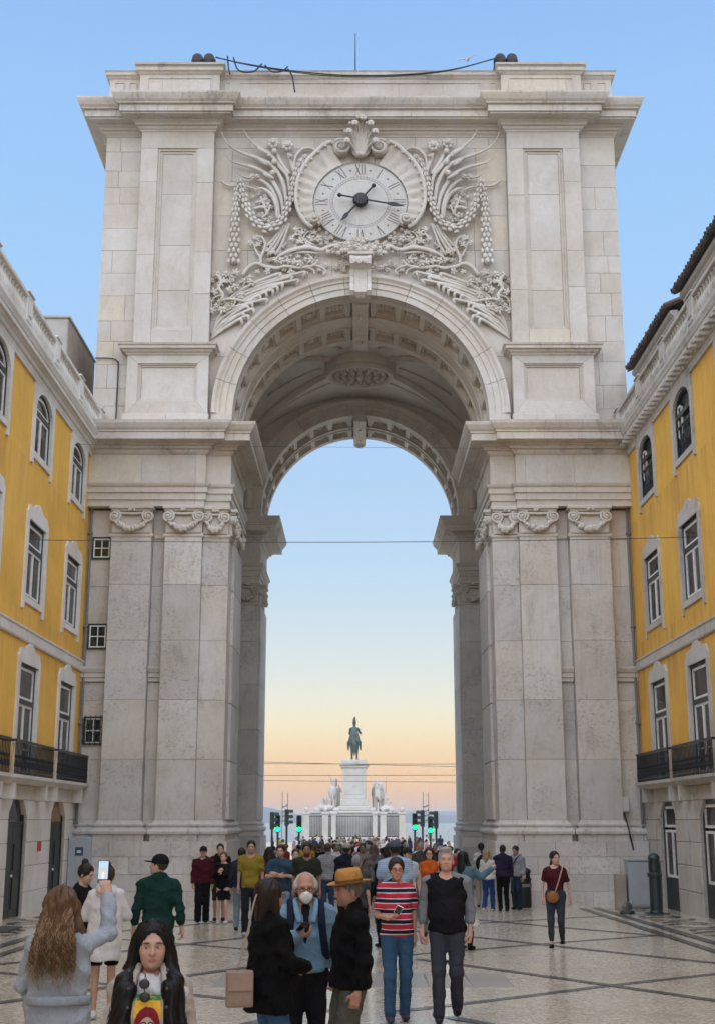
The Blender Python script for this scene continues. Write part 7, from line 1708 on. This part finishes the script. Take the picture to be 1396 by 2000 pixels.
# --- middle distance
def px(p, d): return (p-698)/2500*(d*.972-.25)
MIDS = [
 ('young man in maroon sweatshirt, black trousers and dark cap by the left pier', 397, 31.6, R(8), dict(h=1.74, topcol=(.055,.008,.014), topname='sweatshirt', cap=(.03,.012,.014), bottom='wide', bottomcol=BLACK, skin=LIGHT, sole=(.55,.55,.55), shoecol=BLACK, loose=.02)),
 ('dark-haired boy in black hoodie standing behind a girl in black', 430, 32.2, R(6), dict(h=1.80, topcol=BLACK, topname='hoodie', hood=1, bottom='shorts', bottomcol=(.03,.03,.035), hem2=.48, skin=LIGHT, shoecol=BLACK, sole=(.5,.5,.5))),
 ('girl in short black dress with bare legs beside the boy in hoodie', 437, 31.2, R(-10), dict(sex='f', h=1.62, topcol=BLACK, topname='jacket', sleeve='long', hem=.80, bottom='skirt', bottomcol=BLACK, hem2=.58, flare=.20, skin=(.54,.34,.26), hair='tail', haircol=(.12,.07,.035), shoecol=(.5,.5,.5), armR=((-.23,-.08,1.16),(-.05,-.22,1.30)), armL=((.23,-.08,1.16),(.05,-.22,1.26)))),
 ('tall man in mustard yellow tee and black trousers, walking this way', 490, 27.6, R(4), dict(h=1.88, topcol=(.235,.175,.025), topname='tee', sleeve='short', hem=.86, bottom='trousers', bottomcol=(.014,.016,.024), skin=TAN, hair='short', stride=.16, shoecol=(.3,.32,.35))),
 ('person with dark backpack half hidden behind the man in yellow tee', 472, 29.0, BK, dict(h=1.72, topcol=NAVY, bottom='jeans', bottomcol=(.18,.24,.32), hair='short', skin=LIGHT)),
 ('man in blue tee and denim shorts with folded arms', 548, 26.5, R(-10), dict(h=1.80, build=1.1, topcol=(.028,.060,.095), topname='tee', sleeve='short', hem=.86, bottom='shorts', bottomcol=(.20,.27,.36), hem2=.48, skin=(.44,.27,.20), stubble=.5, armR=((-.26,-.06,1.16),(.04,-.22,1.18)), armL=((.26,-.06,1.16),(-.04,-.24,1.22)))),
 ('bearded man in dark olive tee walking towards the camera', 599, 25.5, R(3), dict(h=1.84, build=1.12, topcol=(.022,.026,.016), topname='tee', sleeve='short', hem=.84, skin=(.22,.12,.08), stubble=.9, beardcol=(.012,.010,.009), bottom='trousers', bottomcol=NAVY, stride=.12)),
 ('man in grey banded sweater and jeans, seen from behind', 640, 33.4, BK, dict(h=1.80, topmat='knit', topcol=(1,1,1), topname='sweater', bottom='jeans', bottomcol=DJEANS, stride=.16, hair='short', haircol=(.05,.035,.025), shoecol=(.2,.2,.2))),
 ('man in navy jacket and pale cap in the middle of the street', 676, 29.5, BK+R(20), dict(h=1.82, build=1.1, topcol=(.010,.011,.020), topname='jacket', cap=(.30,.28,.24), skin=(.2,.11,.08), bottom='trousers', bottomcol=BLACK)),
 ('grey-haired woman in dark patterned top, seen from behind', 697, 21.5, BK+R(-15), dict(sex='f', h=1.66, build=1.1, topcol=(.045,.05,.055), hair='crop', haircol=(.19,.20,.20), bottom='trousers', bottomcol=BLACK, sleeve='short')),
 ('man in beige jacket with a crossbody strap facing the camera', 708, 36, R(0), dict(h=1.80, topcol=(.13,.115,.10), topname='jacket', skin=BROWN, hair='crop', bottom='trousers', bottomcol=BLACK, stride=.1)),
 ('woman in faded denim jacket and dark leggings walking away', 729, 38.5, BK, dict(sex='f', h=1.76, topcol=(.10,.13,.16), topname='jacket', hem=.74, coat=.18, hair='long', haircol=(.09,.06,.04), hairlen=1.3, bottom='leggings', bottomcol=BLACK, stride=.14)),
 ('man in black with dark cap beside the woman in striped tee', 752, 24.5, BK+R(40), dict(h=1.76, topcol=BLACK, cap=(.014,.014,.016), skin=(.2,.11,.08), bottom='trousers', bottomcol=BLACK)),
 ('broad man in pale blue striped shirt and blue cap, seen from behind', 771, 22.0, BK+R(5), dict(h=1.88, build=1.16, topmat='pinstripe', topcol=(1,1,1), topname='striped_shirt', sleeve='short', hem=.84, loose=.018, bottom='trousers', bottomcol=NAVY, hair='short', skin=(.17,.09,.06), cap=(.06,.085,.13), capback=1)),
 ('person in white tee behind the man in pale blue shirt', 796, 26.5, R(25), dict(h=1.74, topcol=(.50,.52,.54), topname='tee', sleeve='short', hair='short', cap=(.02,.02,.02), skin=LIGHT, bottom='jeans', bottomcol=(.12,.17,.24))),
 ('man in dark grey jacket walking away under the arch', 821, 37, BK, dict(h=1.82, topcol=(.05,.055,.055), hair='crop', haircol=(.25,.25,.25), bottom='trousers', bottomcol=(.04,.045,.05))),
 ('woman in orange top, grey cardigan and sunglasses', 838, 27.5, R(-5), dict(sex='f', h=1.74, topcol=(.50,.095,.012), topname='top', sleeve='none', hair='long', haircol=(.04,.022,.015), hairlen=1.36, glasses=(.02,.02,.02), skin=LIGHT, bottom='trousers', bottomcol=(.20,.22,.23))),
 ('woman in blue denim jacket and white patterned skirt pointing right', 906, 24.0, BK+R(-35), dict(sex='f', h=1.69, topcol=(.085,.155,.21), topname='denim_jacket', topmat='denim', hem=.90, loose=.022, hair='long', haircol=(.010,.010,.011), hairlen=1.36, hairw=.07, bottom='skirt', bottommat='floral', bottomcol=(1,1,1), hem2=.42, flare=.27, skin=LIGHT, boot=.55, shoecol=BLACK, armR=((-.27,-.12,1.30),(-.42,-.30,1.44), dict(curl=.7)), armL=((.24,-.02,1.14),(.20,-.2,1.05)))),
 ('blonde woman in white top and blue trousers by the right pier', 951, 36.6, BK+R(-25), dict(sex='f', h=1.64, topcol=(.52,.51,.48), hair='long', haircol=(.30,.21,.12), hairlen=1.40, hairw=.06, bottom='trousers', bottomcol=(.018,.05,.20), skin=LIGHT, stride=.12, shoecol=(.55,.5,.45))),
 ('man in dark purple shirt and black trousers, seen from behind', 981, 36.6, BK+R(8), dict(h=1.76, build=1.12, topcol=(.020,.016,.042), sleeve='long', hair='crop', haircol=(.02,.018,.018), bottom='trousers', bottomcol=BLACK, skin=BROWN)),
 ('man in grey shirt with crossbody strap looking down near the bin', 1008, 37.6, R(-40), dict(h=1.74, topcol=(.26,.27,.29), sleeve='34', hair='short', nod=.35, skin=TAN, bottom='jeans', bottomcol=(.02,.035,.06))),
 ('girl in black top with black backpack near the right pier', 939, 38.9, BK, dict(sex='f', h=1.80, topcol=(.4,.4,.4), sleeve='short', hair='tail', haircol=(.012,.010,.010), bottom='trousers', bottomcol=(.3,.28,.22), skin=LIGHT)),
 ('woman in maroon crop top and leggings with a tan bag, crossing on the right', 1083, 24.3, R(-12), dict(sex='f', h=1.69, topcol=(.062,.010,.014), topname='crop_top', sleeve='short', hem=1.03, loose=.004, fold=.006, bottom='leggings', bottomcol=(.035,.043,.058), hair='tail', haircol=(.018,.012,.010), skin=(.48,.30,.23), yaw=.55, stride=.12, build=1.08, shoecol=BLACK, sole=(.6,.6,.6), armR=((-.24,.02,1.14),(-.24,-.06,.89)), armL=((.25,.06,1.14),(.27,.03,.89)))),
 ('person in red hooded jacket among the crowd right of the street', 893, 36, R(30), dict(h=1.66, topcol=(.28,.012,.02), hood=1, hair='short', skin=LIGHT, bottom='trousers', bottomcol=BLACK)),
 ('person in dark green jacket between the blue tee and olive tee men', 577, 29.5, R(10), dict(sex='f', h=1.70, topcol=(.02,.05,.035), hair='short', haircol=(.06,.035,.02), bottom='jeans', bottomcol=DJEANS, skin=LIGHT)),
 ('dark-haired woman in plum top left of the man in blue tee', 525, 33, BK+R(15), dict(sex='f', h=1.72, topcol=(.10,.03,.05), hair='long', haircol=(.02,.012,.01), hairlen=1.35, bottom='trousers', bottomcol=BLACK)),
]
MP = {}
for lb, p, d, rz, S in MIDS:
    MP[p] = person(lb, px(p, d), d, rz, S, 'mid')
# bags and straps worn in the middle distance
t = empty('shoulder_bag', (px(1076, 24.2), 24.12, ground_z(24)+.80), R(-12), label='round tan shoulder bag worn by the woman in maroon crop top', cat='bag')
V, F = sculpt([ell((0,0,.10),(.115,.045,.105),.02)], .014); link('bag_body', np_mesh('bag_body', V, F, M['leather']), t, color=(.26,.11,.04,1)); b = MB(); b.tube(bez([Vector((.05,0,.19)), Vector((.12,.0,.38)), Vector((.19,.05,.62)), Vector((.17,.15,.68))], 5), .012, 5, flat=.5); link('strap', b.mesh('strap', M['leather'], smooth=True), t, color=(.42,.33,.27,1))
for (p, d, rz, lb, col) in ((939, 38.65, BK, 'black backpack on the girl near the right pier', (.012,.012,.014)), (470, 28.7, BK, 'navy backpack on the person behind the man in yellow tee', (.02,.025,.05))):
    t = empty('backpack', (px(p, d), d, ground_z(d)+1.05), rz, label=lb, cat='backpack'); V, F = sculpt([ell((0,.06,.18),(.16,.12,.25),.02)], .022, post=folds(.01)); link('bag_body', np_mesh('bag_body', V, F, M['cloth']), t, color=(*col, 1))
for p, col in ((708, (.02,.02,.02)), (1008, (.015,.015,.02))):
    onbody(MP[p][0], 'crossbody_strap', [(.13,.05,1.50),(.09,-.10,1.42),(-.02,-.15,1.25),(-.14,-.12,1.05)], .018, col)
# --- the crowd beyond the arch, built from a few prototypes
PROT = []
for i, S in enumerate((dict(h=1.76, topcol=BLACK, stride=.14, hair='short'), dict(h=1.74, sleeve='short', hair='crop', bottom='shorts', skin=LIGHT), dict(sex='f', h=1.66, hair='long', hairlen=1.3, stride=.1), dict(sex='f', h=1.64, hair='tail', sleeve='short', bottom='leggings', skin=TAN),
                       dict(h=1.8, build=1.15, hair='buzz', skin=BROWN, sleeve='short'), dict(sex='f', h=1.62, hair='bob', bottom='skirt', hem2=.5, skin=LIGHT, coat=.17, hem=.8),
                       dict(h=1.78, stride=.22, hair='short', skin=TAN, armR=((-.22,-.08,1.15),(-.20,-.28,1.02)), armL=((.22,.14,1.14),(.24,.16,.90))), dict(sex='f', h=1.68, stride=.2, hair='tail', skin=LIGHT, bottom='leggings', armR=((-.24,-.06,1.18),(-.08,-.24,1.32)), armL=((.2,.1,1.13),(.22,.1,.88))), dict(h=1.72, hair='short', bottom='shorts', sleeve='short', stride=.18, skin=LIGHT, armR=((-.25,-.05,1.24),(-.10,-.2,1.52)), armL=((.25,-.05,1.24),(.08,-.22,1.50))))):
    PROT.append(make_person(S, 'far', 40+i)[0])
COLS = [('black', (.012,.012,.014)), ('white', (.58,.58,.58)), ('navy', (.016,.020,.05)), ('grey', (.16,.165,.17)), ('red', (.32,.02,.025)), ('pale blue', (.20,.30,.42)), ('beige', (.36,.30,.23)), ('dark green', (.02,.06,.04)), ('mustard', (.33,.20,.03)), ('pink', (.42,.17,.20)), ('brown', (.10,.055,.035))]
HAIRS = [(.014,.011,.010), (.03,.018,.012), (.08,.045,.025), (.22,.15,.085), (.20,.20,.20)]
q = random.Random(21); spots = []
def place_crowd(n, d0, d1, p0, p1):
    k = 0; tries = 0
    while k < n and tries < 4000:
        tries += 1; d = q.uniform(d0, d1); p = q.gauss((p0+p1)/2, (p1-p0)/4.2)
        if not p0 < p < p1: continue
        x = px(p, d)
        if 39 < d < 58 and abs(x) > 3.5: continue
        if any(math.hypot(x-a, d-b_) < .62 for a, b_ in spots): continue
        if any(abs(x-px(pp, 75)) < .5 and abs(d-75) < 3.5 for pp in (545, 586, 808, 838, 534, 562, 823, 849)): continue
        spots.append((x, d)); k += 1
place_crowd(52, 41, 60, 512, 892); place_crowd(64, 62, 95, 512, 885); place_crowd(56, 96, 132, 530, 870)
used_labels = set()
for (x, d) in spots:
    for _try in range(60):
      pr = q.choice(PROT); cn, cc_ = q.choice(COLS[:4] if q.random() < .55 else COLS); where = 'just beyond the arch' if d < 60 else 'in the square' if d < 96 else 'before the monument'
      bn, bc = q.choice([('black', (.008,.008,.010)), ('navy', (.02,.025,.05)), ('blue', (.03,.05,.10)), ('faded blue', (.10,.14,.2)), ('sand', (.25,.22,.17))]); hi = q.randrange(5); hc = HAIRS[hi]; hn = ('black', 'dark', 'brown', 'fair', 'grey')[hi]
      lr = 'left' if x < -.45*d/50 else 'right' if x > .45*d/50 else 'middle'; gn = {'skirt': 'skirt', 'shorts': 'shorts', 'leggings': 'leggings'}.get(next((nm for nm, _m, _c in pr if nm in ('skirt', 'shorts', 'leggings')), ''), 'trousers')
      lb = '%s-haired person in %s top and %s %s %s, %s' % (hn, cn, bn, gn, where, lr)
      if lb not in used_labels: break
    used_labels.add(lb)
    t = empty('person', (x, d, ground_z(d)), q.choice((0, BK, BK, R(90), R(-90)))+q.uniform(-.5, .5), label=lb, cat='person', group='crowd '+where)
    s = q.uniform(.94, 1.05); t.scale = (s, s, s)
    for nm, me, col in pr:
        c = {'shirt': (*cc_, 1), 'trousers': (*bc, 1), 'shorts': (*bc, 1), 'leggings': (*bc, 1), 'skirt': (*bc, 1), 'hair': (*hc, 1)}.get(nm, col); link(nm, me, t, color=c)
# ------------------------------------------------------------------ evening haze over the river
m = bpy.data.materials.new('haze'); m.use_nodes = True; t = m.node_tree; t.nodes.remove(t.nodes['Principled BSDF'])
v = t.nodes.new('ShaderNodeVolumePrincipled'); v.inputs['Color'].default_value = (.86,.90,.95,1); v.inputs['Density'].default_value = 2.2e-4; v.inputs['Anisotropy'].default_value = .1
t.links.new(v.outputs[0], t.nodes['Material Output'].inputs['Volume'])
b = MB(); b.box(-9800, 9800, -6500, 9800, -15, 45); tag(b.build('haze', m), kind='stuff')
